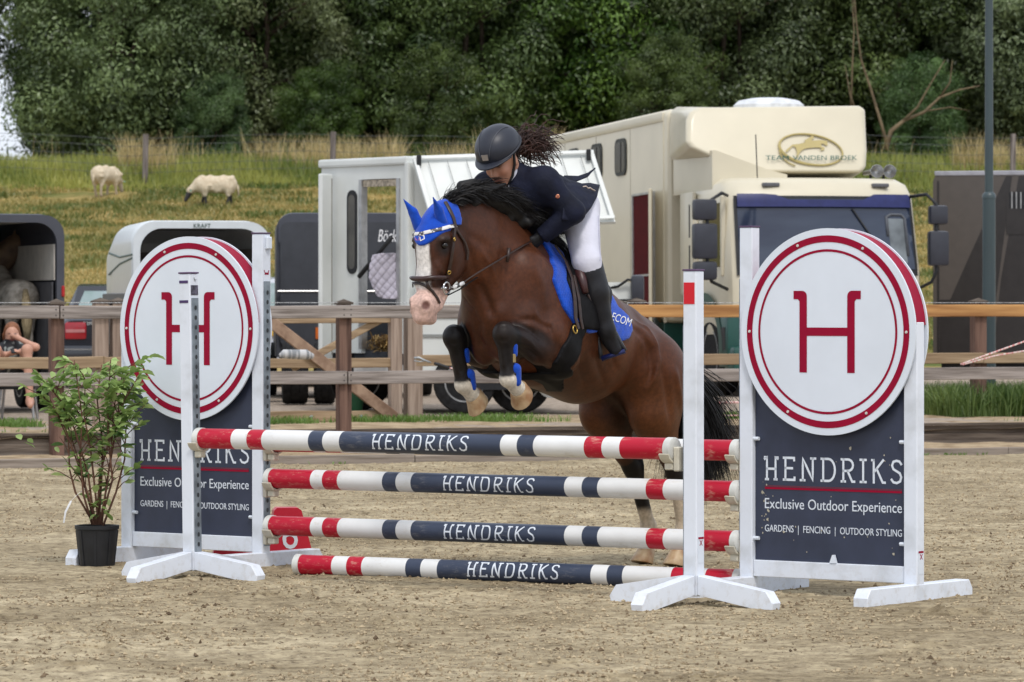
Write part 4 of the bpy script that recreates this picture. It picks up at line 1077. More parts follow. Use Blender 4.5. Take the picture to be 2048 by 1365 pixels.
# eyes, hooves
EYE = mat('eye', (.006, .004, .003), .12, var=.1, spec=.45)
for s in (-1, 1):
    b = MB(); b.lathe([(.001, -.017), (.012, -.012), (.017, 0), (.012, .012), (.001, .017)], 14, 0, Matrix(JM) @ Matrix.Translation((s*.094, -.554, 1.683))); b.build('eye', EYE, horse, True, world=True)
HOOF = mat('hoof', (.50, .37, .22), .45, col2=(.30, .16, .075), scale=16, spec=.4)
def hoof(a, axis, fwd, L=.06, r0=.047, r1=.062):
    """a coronet centre, axis down the hoof, fwd toe direction"""
    a = np.array(a, float); axis = np.array(axis, float); axis /= np.linalg.norm(axis); fwd = np.array(fwd, float); fwd -= axis * (fwd @ axis); fwd /= np.linalg.norm(fwd); sd = np.cross(axis, fwd)
    b = MB(); rings = []
    for f_, r_, sh in ((-.1, r0 * .92, 0), (0, r0, 0), (.5, (r0 + r1) / 2, .012), (.93, r1, .024), (1.0, r1 * .96, .025), (1.0, r1 * .6, .022)):
        rings.append([jw(a + axis * L * f_ + fwd * (r_ * 1.08 * math.cos(q) + sh) + sd * r_ * math.sin(q)) for q in [2*math.pi*j/18 for j in range(18)]])
    b.loft(rings); return b.build('hoof', HOOF, horse, 50, world=True)
def dirn(a, b): d = np.array(b) - np.array(a); return d / np.linalg.norm(d)
for ft, hf, kn, tip in ((FTN, HFN, KN, Lp(1057, 800, .150)), (FTF, HFF, KF, Lp(968, 812, -.15))):
    ax_ = dirn(hf, tip); hoof(hf + ax_ * .006, ax_, np.array((0, -.3, -1.0)), .058, .047, .062)
for P4 in (HN, HFR):
    hf = np.array(P4[3]); hoof((hf[0], hf[1] - .005, .075), (0, -.25, -1), (0, -1, 0), .078, .046, .06)
# mane: strands thrown up and back by the leap
HAIR = mat('black_hair', (.0065, .0052, .0052), .5, var=.3, scale=30, spec=.3)
def strands(name, roots, dirs, lens, bendv, w, material, parent, segs=6, seed=0, curl=0.0, wid_pow=.7):
    rng = np.random.default_rng(seed); n = len(roots); P = roots.copy(); D = dirs / np.linalg.norm(dirs, axis=1, keepdims=True)
    pts = [P.copy()]
    for i in range(segs):
        D = D + bendv * (1.0 / segs) + rng.normal(0, .07 + curl, (n, 3)); D /= np.linalg.norm(D, axis=1, keepdims=True)
        P = P + D * (lens / segs)[:, None]; pts.append(P.copy())
    pts = np.array(pts)                       # segs+1, n, 3
    sd = rng.normal(size=(n, 3)); Vs = []
    for i in range(segs + 1):
        d = pts[min(i+1, segs)] - pts[max(i-1, 0)]; x = np.cross(d, sd); x /= np.maximum(np.linalg.norm(x, axis=1, keepdims=True), 1e-9)
        ww = w * (1 - (i / segs)) ** wid_pow + .0006
        Vs += [pts[i] - x * ww / 2, pts[i] + x * ww / 2]
    V = np.stack(Vs, 1)                        # n, 2*(segs+1), 3
    m = 2 * (segs + 1)
    q = np.array([[2*i, 2*i+1, 2*i+3, 2*i+2] for i in range(segs)])
    Fq_ = (q[None] + m * np.arange(n)[:, None, None]).reshape(-1, 4)
    return npmesh(name, jw(V.reshape(-1, 3)), Fq_, material, parent, True, None, world=True)
mc = SDF(); cpts = [(0, -.45, 1.885), (.012, -.36, 1.925), (.025, -.22, 1.945), (.045, -.05, 1.905), (.06, .10, 1.835), (.06, .24, 1.75)]
mc.chain(cpts, [.018, .035, .055, .065, .06, .035], .03)
for i_ in range(26):
    q_ = np.array(cpts[1 + i_ % 4]) * .5 + np.array(cpts[2 + i_ % 4]) * .5; rg_ = np.random.default_rng(i_); q_ = q_ + rg_.normal(0, .03, 3); mc.cone(q_, q_ + np.array((.03, .10, .035)) + rg_.normal(0, .025, 3), .028, .008, .02)
sdf_obj('mane', mc, .009, HAIR, horse, JM, 1)
rng = np.random.default_rng(8); n = 11000
f = rng.random(n)
cy_ = np.interp(f, [0, .12, .35, .6, .8, 1], [-.46, -.40, -.22, -.03, .12, .30]); cz_ = np.interp(f, [0, .12, .35, .6, .8, 1], [1.885, 1.905, 1.915, 1.855, 1.80, 1.72])
roots = np.stack([rng.normal(0, .018, n) + .01, cy_, cz_], -1)
up = np.interp(f, [0, .2, .5, .8, 1], [.9, 1.25, 1.15, .8, .45])
clump = np.sin(f * 61) * .14 + np.sin(f * 137 + 1) * .10
dirs = np.stack([.28 + clump + rng.normal(0, .16, n), .30 + .25 * f + clump + rng.normal(0, .15, n), up + rng.normal(0, .14, n)], -1)
lens = np.interp(f, [0, .2, .5, .8, 1], [.11, .20, .27, .27, .19]) * rng.uniform(.5, .98, n)
bend = np.stack([.55 + 0*f, .9 + .3*f, -1.5 - .5 * f], -1)
strands('mane', roots, dirs, lens, bend, .0042, HAIR, horse, 8, 1)
n = 9000; f = rng.random(n)
roots = np.stack([rng.normal(0, .022, n), 1.40 + .10 * f + rng.normal(0, .008, n), 1.135 - .06 * f], -1)
dirs = np.stack([rng.normal(0, .12, n), 1.15 + rng.normal(0, .16, n), -.50 + rng.normal(0, .18, n)], -1)
lens = rng.uniform(.48, .86, n); bend = np.stack([rng.normal(.03, .16, n), -.30 + rng.normal(0, .22, n), -1.6 + rng.normal(0, .25, n)], -1)
strands('tail', roots, dirs, lens, bend, .005, HAIR, horse, 9, 2)
# ---------------------------------------------------------------- tack
LEATH = mat('brown_leather', (.035, .016, .011), .42, var=.25, scale=25, bump=.1, bscale=120, spec=.5, bdist=.002)
LEATHB = mat('black_leather', (.007, .0065, .0075), .6, var=.25, scale=25, bump=.1, bscale=120, spec=.16, bdist=.002)
BLUE = mat('royal_blue', (.004, .065, .48), .8, var=.10, scale=30, bump=.5, bscale=130, spec=.2, bdist=.004, sheen=.2)
BRASS = mat('brass', (.60, .40, .10), .3, .9, var=.1); STEEL = mat('steel', (.62, .62, .62), .22, .95, var=.1)
bon = SDF(); bon.p = list(hs.p)
# ear bonnet: the head's own surface lifted a little, cut along the brow
bonnet = thing('ear_bonnet', 'bright blue crochet ear bonnet with white logo on the bay horse', 'ear bonnet', JM @ Vector((0, -.5, 1.72)), JA)
def bon_cut(P):
    y, z, x = P[..., 1], P[..., 2], np.abs(P[..., 0])
    lowf = 1.682 + 8.5 * np.minimum(x, .11) ** 2 * np.where(x < .02, .3, 1)
    low = np.where(y < -.5, lowf, 1.785 + .0 * y)
    return np.maximum(np.maximum((low - z) * .8, y + .412 + .25 * np.maximum(0, 1.80 - z)), -(y + .75))
grid_obj('cap', .007, BLUE, bonnet, bon_cut, .011, (-.16, -.70, 1.62), (.16, -.34, 1.99))
for b_, t_ in ears:
    e = SDF(); e.cone(b_ - (0, 0, .02), t_ - (t_ - b_) * .25, .018, .006, .02); sdf_obj('ear', e, .007, COAT, horse, JM, 1, lambda V: np.tile(np.array((.02, .012, .01)), (len(V), 1)))
    e = SDF(); m_ = b_ * .62 + t_ * .38; tip = t_ + (t_ - b_) * .07
    e.cone(b_ - (0, 0, .03), m_, .033, .025, .025, sq=.8, ax=(0, 1, .3)); e.cone(m_, tip, .025, .0012, .008, sq=.8, ax=(0, 1, .3))
    fw = np.array((0, -1, .0)); e.cone(b_ * .75 + t_ * .25 + fw * .040, b_ * .25 + t_ * .75 + fw * .026, .012, .005, .012, neg=True)
    sdf_obj('ear_cover', e, .006, BLUE, bonnet, JM, 1)
# white browband with dark stones
brow = hits([(822, 466), (830, 470), (845, 470), (860, 466), (880, 461), (898, 455), (908, 453)], .016)
bridle = thing('bridle', 'brown leather bridle with padded noseband, bit and reins on the horse', 'bridle', JM @ Vector((0, -.5, 1.5)), JA)
b = MB(); strap(b, brow, .018, .005); b.build('browband', mat('browband_white', (.70, .68, .66), .4, col2=(.06, .05, .05), scale=48, lo=.44, hi=.5, detail=1), bridle, 40, world=True)
LW = mat('logo_white', (.75, .75, .76), .5, var=.02)
lg = hits([(842, 480), (846, 480), (850, 480)], .013)[1]
def patch(name, cpx, rx, rz, material, parent, off, rot=0.0, shape=None, n=14):
    """flat mark stuck on the horse's surface round a photo pixel: shape in px offsets"""
    b = MB(); pts = shape or [(rx * math.cos(2*math.pi*j/n), rz * math.sin(2*math.pi*j/n)) for j in range(n)]
    P = hits([(cpx[0] + q[0], cpx[1] + q[1]) for q in pts], off); b.add([jw(p) for p in P], [tuple(range(len(P)))]); return b.build(name, material, parent, world=True, fixn=False)
patch('logo', (838, 474), 0, 0, LW, bonnet, .0125, shape=[(-5, -3), (4, -3), (4, 2), (-5, 2)])
patch('logo', (838, 480), 0, 0, mat('logo_pink', (.62, .16, .22), .5), bonnet, .0125, shape=[(-4, -2.5), (4, -2.5), (4, 2), (-2, 2)])
b = MB(); strap(b, hits([(844, 472), (850, 473), (851, 479), (844, 483), (843, 476)], .0125), .006, .0015); b.build('logo', LW, bonnet, world=True)
# straps: headpiece, cheek, throat latch, noseband, flash
b = MB(); strap(b, np.concatenate([hits([(890, 410), (897, 424), (903, 438), (906, 452)], .017), hits([(906, 475), (903, 500), (899, 525), (894, 548), (892, 562)], .008)]), .019); b.build('cheek_strap', LEATH, bridle, 40, world=True)
b = MB(); strap(b, hits([(908, 455), (918, 470), (928, 486), (934, 505), (932, 520)], .007), .015); b.build('throat_latch', LEATH, bridle, 40, world=True)
nbp = hits([(822, 556), (832, 559), (848, 559), (866, 557), (882, 554), (892, 553)], .016)
b = MB(); b.tube([jw(p) for p in nbp], [.013, .017, .018, .017, .015, .010], 10, flat=.75); b.build('noseband', mat('noseband_leather', (.045, .018, .016), .35, var=.2, scale=25, spec=.5), bridle, True, world=True)
b = MB(); strap(b, hits([(822, 575), (828, 567), (840, 567), (852, 572), (864, 583), (873, 597), (878, 607)], .006), .014); b.build('flash_strap', LEATH, bridle, 40, world=True)
b = MB(); strap(b, hits([(854, 562), (857, 570), (860, 578)], .008), .014); b.build('flash_loop', LEATH, bridle, 40, world=True)
def ring(c, r, th, axis, material, parent, name, n=18):
    b = MB(); axis = Vector(axis).normalized(); x = axis.cross(Vector((0, 0, 1)));
    if x.length < .1: x = axis.cross(Vector((0, 1, 0)))
    x.normalize(); y = axis.cross(x); c = Vector(c)
    pts = [c + x*r*math.cos(2*math.pi*j/n) + y*r*math.sin(2*math.pi*j/n) for j in range(n + 1)]
    b.tube([jw(np.array(p)) for p in pts], th, 7, caps=False); return b.build(name, material, parent, True, world=True)
bit = Lp(893, 577, .078); ring(bit, .030, .0055, (1, .1, 0), STEEL, bridle, 'bit_ring'); ring((-.078, bit[1], bit[2]), .030, .0055, (1, -.1, 0), STEEL, bridle, 'bit_ring')
b = MB(); b.tube([jw(bit), jw((-.078, bit[1], bit[2]))], .007, 8); b.build('bit', STEEL, bridle, True, world=True)
for q in ((905, 479), (896, 544)):
    c_ = hits([q], .011)[0]; ring(c_, .009, .003, hnormal(c_)[0], BRASS, bridle, 'buckle', 10)
R1 = [Lp(896, 582, .085), Lp(920, 570, .10), Lp(938, 557, .118), Lp(955, 546, .135)]
R1 += list(hits([(985, 525), (1010, 511), (1040, 496)], .014)) + [Lp(1062, 483, .15)]
b = MB(); b.tube([jw(p) for p in R1], .0085, 8, flat=.5); rein = b.build('rein', LEATH, bridle, True, world=True)
b = MB(); b.tube([jw(p + (0, 0, -.022)) for p in R1[:4]], .006, 8, flat=.5); b.build('rein', LEATHB, bridle, True, world=True)
b = MB(); P0, P1 = Lp(905, 577, .09), Lp(927, 566, .105); b.tube([jw(P0), jw(P1)], .011, 8); b.build('rein_clip', mat('clip_white', (.62, .62, .62), .4, col2=(.05, .05, .05), scale=30, lo=.48, hi=.52, detail=0), bridle, True, world=True)
b = MB(); q = hits([(1010, 511)], .02)[0]; b.tube([jw(q + (0, .01, .035)), jw(q + (0, -.005, -.035))], [.010, .008], 8); b.build('rein_stop', LEATH, bridle, True, world=True)
b = MB(); Rr = [np.array((-p[0], p[1], p[2])) for p in R1]; b.tube([jw(p) for p in Rr], .0085, 8, flat=.5); b.build('rein', LEATH, bridle, True, world=True)
# saddle pad, saddle, girth
def yz(L): return [(h_[1], h_[2]) for h_ in hits(L, 0)]
pad = thing('saddle_pad', 'royal blue quilted saddle pad with white lettering under the saddle', 'saddle pad', JM @ Vector((0, .75, 1.3)), JA)
pp = yz([(1099, 512), (1104, 560), (1124, 615), (1150, 655), (1178, 668), (1206, 662), (1240, 684), (1256, 678), (1263, 660), (1254, 632), (1232, 612)])
y0, y1 = pp[0][0], pp[-1][0]
PADM = mat('pad_quilt', (.004, .07, .50), .75, var=.12, scale=30, spec=.2, sheen=.2)
nt = PADM.node_tree; vor = nt.nodes.new('ShaderNodeTexBrick'); mp = nt.nodes.new('ShaderNodeMapping'); tcn = nt.nodes.new('ShaderNodeTexCoord')
mp.inputs['Rotation'].default_value = (0, R(90), R(0)); vor.inputs['Scale'].default_value = 20; vor.inputs['Mortar Size'].default_value = .06; vor.inputs['Mortar Smooth'].default_value = 1
nt.links.new(tcn.outputs['Object'], mp.inputs['Vector']); nt.links.new(mp.outputs['Vector'], vor.inputs['Vector'])
bpn = nt.nodes.new('ShaderNodeBump'); bpn.inputs['Strength'].default_value = .35; bpn.inputs['Distance'].default_value = .008; bpn.invert = True
nt.links.new(vor.outputs['Fac'], bpn.inputs['Height']); nt.links.new(bpn.outputs['Normal'], nt.nodes['Principled BSDF'].inputs['Normal'])
shell('quilt', pp + [(y1 + .02, 1.60), (y0 + .1, 1.9), (y0 - .03, 1.80)], .014, PADM, pad, (-.40, .05, .85), (.40, 1.25, 1.85), .0085)
PL = hits([(1232, 641)], .0155)[0]
def surf_text(name, body, cpx, w, h_, material, parent, off, ang=0.0):
    t = text(name, body, .1, material, parent, Matrix.Identity(4), 0, width=w, height=h_)
    inv = np.array(XF[parent].inverted())
    ca, sa = math.cos(R(ang)), math.sin(R(ang))
    Wp = jw(hits([(cpx[0] + v.co.x * ca + v.co.y * sa, cpx[1] + v.co.x * sa - v.co.y * ca) for v in t.data.vertices], off))
    for v, w_ in zip(t.data.vertices, Wp): v.co = Vector(inv[:3, :3] @ w_ + inv[:3, 3])
    return t
surf_text('lettering', 'ECOM', (1238, 641), 40, 15, LW, pad, .0165, 20)
saddle = thing('saddle', 'black and brown jumping saddle under the rider with girth and stirrups', 'saddle', JM @ Vector((0, .55, 1.5)), JA)
fp = yz([(1118, 505), (1127, 560), (1145, 625), (1160, 658), (1190, 662), (1212, 655), (1214, 610), (1200, 560)])
shell('flap', fp + [(fp[-1][0] + .05, 1.62), (fp[0][0] + .12, 1.85), (fp[0][0] + .03, 1.80)], .028, LEATHB, saddle, (-.40, .10, .95), (.40, 1.05, 1.85), .009)
ss = SDF(); ss.cone((0, .36, 1.735), (0, .44, 1.68), .050, .070, .04); ss.cone((0, .44, 1.65), (0, .70, 1.525), .080, .085, .05, sq=1.35); ss.cone((-.09, .75, 1.535), (.09, .75, 1.535), .035, .035, .05)
sdf_obj('seat', ss, .010, LEATHB, saddle, JM, 1)
b = MB(); kr = hits([(1127, 507), (1140, 532), (1152, 562), (1160, 592)], .040); b.tube([jw(p) for p in kr], [.014, .026, .028, .016], 10); b.build('knee_roll', mat('oxblood_leather', (.055, .017, .017), .4, var=.2, scale=20, spec=.5), saddle, True, world=True)
gp = yz([(1150, 640), (1172, 655), (1158, 702), (1136, 737), (1120, 758), (1117, 776), (1094, 785), (1060, 783), (1040, 772), (1036, 756), (1076, 745), (1104, 727), (1124, 692)])
shell('girth', gp, .018, LEATHB, saddle, (-.34, .05, .80), (.34, .75, 1.32), .008)
b = MB(); strap(b, hits([(1100, 500), (1122, 530), (1135, 565), (1140, 600), (1142, 640), (1146, 660)], .036), .022, .005); b.build('strap', LEATH, saddle, 40, world=True)
b = MB(); strap(b, hits([(1140, 560), (1148, 600), (1152, 640), (1155, 658)], .036), .018, .005); b.build('strap', LEATH, saddle, 40, world=True)
q = hits([(1140, 662)], .03)[0]; ring(q, .02, .004, hnormal(q)[0], BRASS, saddle, 'girth_ring')
# stirrups: bowed frame and tread
def stirrup(top, a, b_, m, material2):
    b = MB(); top, a, b_ = map(np.array, (top, a, b_)); mid = (a + b_) / 2
    for e in (a, b_):
        o_ = (e - mid) * .18; c1 = top * .65 + e * .35 + (e - mid) * .40
        pts = [top + (e - mid) * .05, top * .85 + c1 * .15 + (e - mid) * .15, c1, top * .3 + e * .7 + (e - mid) * .18, e]
        b.tube([jw(p) for p in pts], [.008, .009, .010, .010, .011], 8)
    st_ = b.build('stirrup', m, saddle, True, world=True)
    b = MB(); b.tube([jw(a), jw(b_)], .024, 10, flat=.6); b.build('tread', material2, st_, True, world=True)
    return st_
NAVY = mat('navy_metal', (.012, .018, .10), .35, .3, var=.1)
STI = (Lp(1207, 652, .315), Lp(1203, 718, .285), Lp(1250, 702, .385))
stirrup(*STI, mat('grey_metal', (.06, .065, .075), .35, .5, var=.1), NAVY)
STO = tuple(np.array((-p[0], p[1] - .01, p[2])) for p in STI); stirrup(*STO, mat('grey_metal', (0, 0, 0)), NAVY)
b = MB(); b.tube([jw(p) for p in (hits([(1166, 595)], .035)[0], Lp(1190, 630, .295), STI[0])], .008, 8, flat=.4); b.build('stirrup_leather', LEATH, saddle, True, world=True)
b = MB(); b.tube([jw(np.array((-p[0], p[1], p[2]))) for p in (hits([(1166, 595)], .035)[0], Lp(1190, 630, .295), STI[0])], .008, 8, flat=.4); b.build('stirrup_leather', LEATH, saddle, True, world=True)
# tendon boots on the forelegs
for (kn, ft), lab in (((KN, FTN), 'black tendon boot with blue lining and gold clip on the near foreleg'), ((KF, FTF), 'black tendon boot with blue lining on the far foreleg')):
    t = thing('tendon_boot', lab, 'horse boot', JM @ Vector(ft), JA, 'tendon boots on the forelegs')
    d = (kn - ft) / np.linalg.norm(kn - ft); bk = np.array((0, 1.0, 0)) - d * d[1]; bk /= np.linalg.norm(bk)
    e = SDF(); A = ft + d * .20 + bk * .012; B = ft + d * .045 + bk * .012; e.cone(A, B, .046, .044, .02); e.cone(A + bk*.012, B + bk*.014, .034, .034, .02)
    e.cone(B + bk*.012, ft + bk*.020 - d*.012, .044, .038, .02)
    def cutb(P, A=A, B=B, ft=ft, d=d): return np.maximum((P - A) @ d + .0, -((P - ft) @ d) - .015 + 0 * P[..., 0])
    sdf_obj('shell', e, .006, mat('boot_black', (.013, .013, .015), .5, var=.2, spec=.4), t, JM, 1, None, lambda P, A=A, B=B, ft=ft, d=d, bk=bk: np.maximum(np.maximum((P - A) @ d, -((P - ft) @ d) + .002), -.026 * 0 + ((P - ft) @ d < .03) * (-((P - ft) @ bk) + .0)))
    sdxx = np.cross(d, bk)
    for f0, f1, ww in ((.165, .120, .9), (.045, -.022, 1.25)):
        g = SDF(); sx_ = np.array((.026, 0, 0)); g.cone(ft + d*f0 + bk*.034 + sx_, ft + d*f1 + bk*.036 + sx_, .019*ww + .006, .017*ww + .002, .01); sdf_obj('lining', g, .005, BLUE, t, JM, 1)
    b = MB(); c_ = ft + d*.10 + bk*.030 + np.array((.036, -.012, 0)); M_ = Matrix.Translation(Vector(c_))
    if kn is KN: b.box((-.002, -.011, -.022), (.004, .011, .022), 0, .002, JM @ M_); b.build('clip', mat('gold_clip', (.38, .28, .12), .4, .5), t, world=True)
# ================================================================ THE RIDER (jump frame)
SKIN = mat('skin', (.50, .25, .165), .5, col2=(.27, .115, .068), var=.1, scale=20, spec=.35)
NAVYC = mat('navy_cloth', (.0085, .011, .028), .75, var=.25, scale=10, bump=.55, bscale=9, spec=.22, bdist=.03)
BREECH = mat('white_breeches', (.66, .66, .75), .65, var=.06, scale=8, bump=.4, bscale=11, spec=.25, bdist=.02)
RBOOT = mat('riding_boot', (.015, .015, .018), .45, var=.2, scale=12, bump=.25, bscale=20, spec=.28, bdist=.01)
rider = thing('person', 'rider in navy jacket, white breeches, dark helmet and black boots crouched over the horse', 'person', JM @ Vector((0, .5, 1.55)), JA)
HDC = Lp(1001, 318, .0)                                # head centre
sh = {1: Lp(1088, 366, .165), -1: None}; sh[-1] = sh[1] * (-1, 1, 1) + (0, -.03, -.02)
el = {1: Lp(1146, 424, .285)}; el[-1] = el[1] * (-1, 1, 1)
hn = {1: Lp(1082, 474, .145)}; hn[-1] = hn[1] * (-1, 1, 1)
hip = {1: Lp(1158, 416, .115)}; hip[-1] = hip[1] * (-1, 1, 1)
kne = {1: Lp(1173, 522, .265)}; kne[-1] = kne[1] * (-1, 1, 1)
ank = {1: Lp(1212, 660, .325)}; ank[-1] = ank[1] * (-1, 1, 1)
toe = {1: Lp(1231, 697, .345)}; toe[-1] = toe[1] * (-1, 1, 1)
pel = (hip[1] + hip[-1]) / 2; chest = (sh[1] + sh[-1]) / 2 + (0, .03, -.05); waist = pel * .55 + chest * .45 + (0, .02, .02)
def torso(S_, g=0.0):
    S_.cone(pel, waist, .125 + g, .115 + g, .05, sq=1.22); S_.cone(waist, chest, .115 + g, .135 + g, .05, sq=1.15)
    for s in (-1, 1): S_.cone(chest, sh[s], .10 + g, .066 + g, .05)
def arm(S_, s, g=0.0):
    S_.cone(sh[s], el[s], .054 + g, .046 + g, .06); S_.cone(el[s], hn[s], .046 + g, .030 + g, .025)
def thigh(S_, s, g=0.0):
    S_.cone(hip[s], kne[s], .102 + g, .070 + g, .05); S_.ell(hip[s] * .7 + pel * .3 + (0, .025, -.01), (.10 + g, .105 + g, .11 + g), None, .05)
def shank(S_, s, g=0.0):
    S_.cone(kne[s] + (0, 0, -.01), kne[s] * .55 + ank[s] * .45, .060 + g, .057 + g, .03); S_.cone(kne[s] * .55 + ank[s] * .45, ank[s], .056 + g, .034 + g, .03)
def shoe(S_, s, g=0.0):
    heel = ank[s] + (0, .035, -.055)
    S_.cone(ank[s], toe[s], .034 + g, .028 + g, .03, sq=.9); S_.cone(heel, toe[s] + (0, 0, -.004), .028 + g, .026 + g, .03); S_.cone(ank[s], heel, .034 + g, .028 + g, .03)
bd = SDF(); torso(bd, -.012)
for s in (-1, 1): arm(bd, s, -.008); thigh(bd, s, -.01); shank(bd, s, -.01); shoe(bd, s, -.01)
# head: turned down and forward
fdir = np.array((.10, -.86, -.50)); fdir /= np.linalg.norm(fdir); updir = np.array((0, -.50, .86)); updir -= fdir * (updir @ fdir); updir /= np.linalg.norm(updir); lf = np.cross(updir, fdir) * -1
if lf[0] < 0: lf = -lf
def hp(a, b_, c_): return HDC + lf * a + fdir * b_ + updir * c_
HR = Matrix((Vector(lf), Vector(-fdir), Vector(updir))).transposed(); heul = tuple(HR.to_euler())
bd.ell(hp(0, -.01, .035), (.076, .096, .088), heul, .04)
bd.ell(hp(0, .025, -.045), (.060, .066, .082), heul, .03)
bd.ell(hp(0, .062, -.105), (.028, .024, .022), heul, .03)                      # chin
bd.cone(hp(0, .086, -.005), hp(0, .106, -.045), .010, .013, .018)             # nose
for s in (-1, 1):
    bd.ell(hp(s*.034, .066, -.035), (.026, .022, .024), heul, .025)            # cheek
    bd.ell(hp(s*.012, .101, -.048), (.009, .010, .008), heul, .010)
    bd.ell(hp(s*.074, -.012, -.02), (.010, .022, .032), heul, .012)            # ear
    bd.ell(hp(s*.031, .092, -.002), (.016, .010, .008), heul, .010, neg=True)  # eye socket
bd.cone(hp(-.022, .086, -.072), hp(.022, .086, -.072), .0075, .0075, .008); bd.cone(hp(-.018, .084, -.086), hp(.018, .084, -.086), .0085, .0085, .008)
bd.cone(hp(0, -.035, -.05), chest + (0, -.02, .09), .052, .060, .04)
# hands: palm, four fingers wrapped round the rein, thumb on top
for s in (-1, 1):
    w_ = hn[s]; dr = dirn(el[s], hn[s]); palm = w_ + dr * .055; side = np.array((-s * 1.0, 0, .15)); side -= dr * (side @ dr); side /= np.linalg.norm(side); dn = np.cross(dr, side); dn = dn if dn[2] < 0 else -dn
    bd.cone(w_, palm, .026, .034, .02, sq=.7, ax=tuple(side))
    for i, L_ in enumerate((.034, .038, .036, .029)):
        k0 = palm + dr * .028 + dn * (-.030 + .020 * i); k1 = k0 + side * L_ * .8 + dr * .012; k2 = k1 + side * .006 - dr * .032
        bd.cone(k0, k1, .0095, .009, .008); bd.cone(k1, k2, .009, .0078, .006)
    t0 = palm - dn * .030; t1 = t0 + dr * .028 + side * .016; bd.cone(t0 - dr*.01, t1, .012, .010, .012); bd.cone(t1, t1 + dr * .018 + side * .012, .010, .0085, .006)
def rider_col(V):
    c = np.tile(np.array((.50, .25, .165)), (len(V), 1)); q = V - HDC; a, b_, c_ = q @ lf, q @ fdir, q @ updir
    m = np.exp(-((a / .026) ** 2 + ((c_ + .079) / .011) ** 2)) * (b_ > .06); c = mixc(c, np.clip(m, 0, 1) * .8, (.26, .055, .05))
    for s in (-1, 1):
        m = np.exp(-(((a - s*.031) / .014) ** 2 + ((c_ + .002) / .006) ** 2)) * (b_ > .05); c = mixc(c, np.clip(m * 1.2, 0, 1), (.03, .015, .012))
        m = np.exp(-(((a - s*.033) / .02) ** 2 + ((c_ - .018) / .005) ** 2)) * (b_ > .05); c = mixc(c, np.clip(m, 0, 1) * .8, (.03, .018, .014))
        m = np.exp(-(((a - s*.04) / .02) ** 2 + ((c_ + .04) / .02) ** 2)) * (b_ > .04); c = mixc(c, m * .4, (.42, .14, .085))
    return c
sdf_obj('body', bd, .0095, mat('skin_col', (1, 1, 1), .5, attr='Col', var=.05, scale=30, spec=.35), rider, JM, 1, rider_col)
# gloves
for s in (-1, 1):
    gl = SDF(); w_ = hn[s]; dr = dirn(el[s], hn[s]); palm = w_ + dr * .055; side = np.array((-s * 1.0, 0, .15)); side -= dr * (side @ dr); side /= np.linalg.norm(side); dn = np.cross(dr, side); dn = dn if dn[2] < 0 else -dn
    gl.cone(w_ - dr * .02, palm, .033, .038, .02, sq=.78, ax=tuple(side))
    for i, L_ in enumerate((.034, .038, .036, .029)):
        k0 = palm + dr * .028 + dn * (-.030 + .020 * i); k1 = k0 + side * L_ * .8 + dr * .012; k2 = k1 + side * .006 - dr * .032
        gl.cone(k0, k1, .0125, .0118, .006); gl.cone(k1, k2, .0118, .0105, .006)
    t0 = palm - dn * .030; t1 = t0 + dr * .028 + side * .016; gl.cone(t0 - dr*.01, t1, .0145, .0125, .01); gl.cone(t1, t1 + dr * .018 + side * .012, .0125, .011, .006)
    sdf_obj('glove', gl, .0055, mat('black_glove', (.010, .010, .013), .6, var=.2, spec=.3), rider, JM, 1)
jk = SDF(); torso(jk, .014)
for s in (-1, 1): arm(jk, s, .014); jk.ell(hip[s] * .7 + pel * .3 + (0, .0, .045), (.10, .11, .085), None, .04)
jk.cone(chest + (0, -.02, .06), hp(0, -.055, -.10), .075, .062, .04)
for s in (-1, 1):   # creases at the elbow and back
    jk.cone(el[s] + (0, -.05, .03), el[s] + (-s*.03, .0, .055), .006, .006, .02, neg=True)
def jcut(P):
    dr = (pel - waist) / np.linalg.norm(pel - waist); e = (P - pel) @ dr - .045
    nk = -((P - (chest + np.array((0, -.075, .06)))) @ np.array((0, .6, -.8)) + .0) - .11
    w = np.full(P.shape[:-1], -1.0)
    for s in (-1, 1):
        d = dirn(el[s], hn[s]); q = (P - hn[s]); m = (q @ d) - .0; near = (q ** 2).sum(-1) < .01; w = np.where(near, np.maximum(w, m), w)
    return np.maximum(np.maximum(e, w), nk)
jacket = sdf_obj('jacket', jk, .0095, NAVYC, rider, JM, 1, None, jcut)
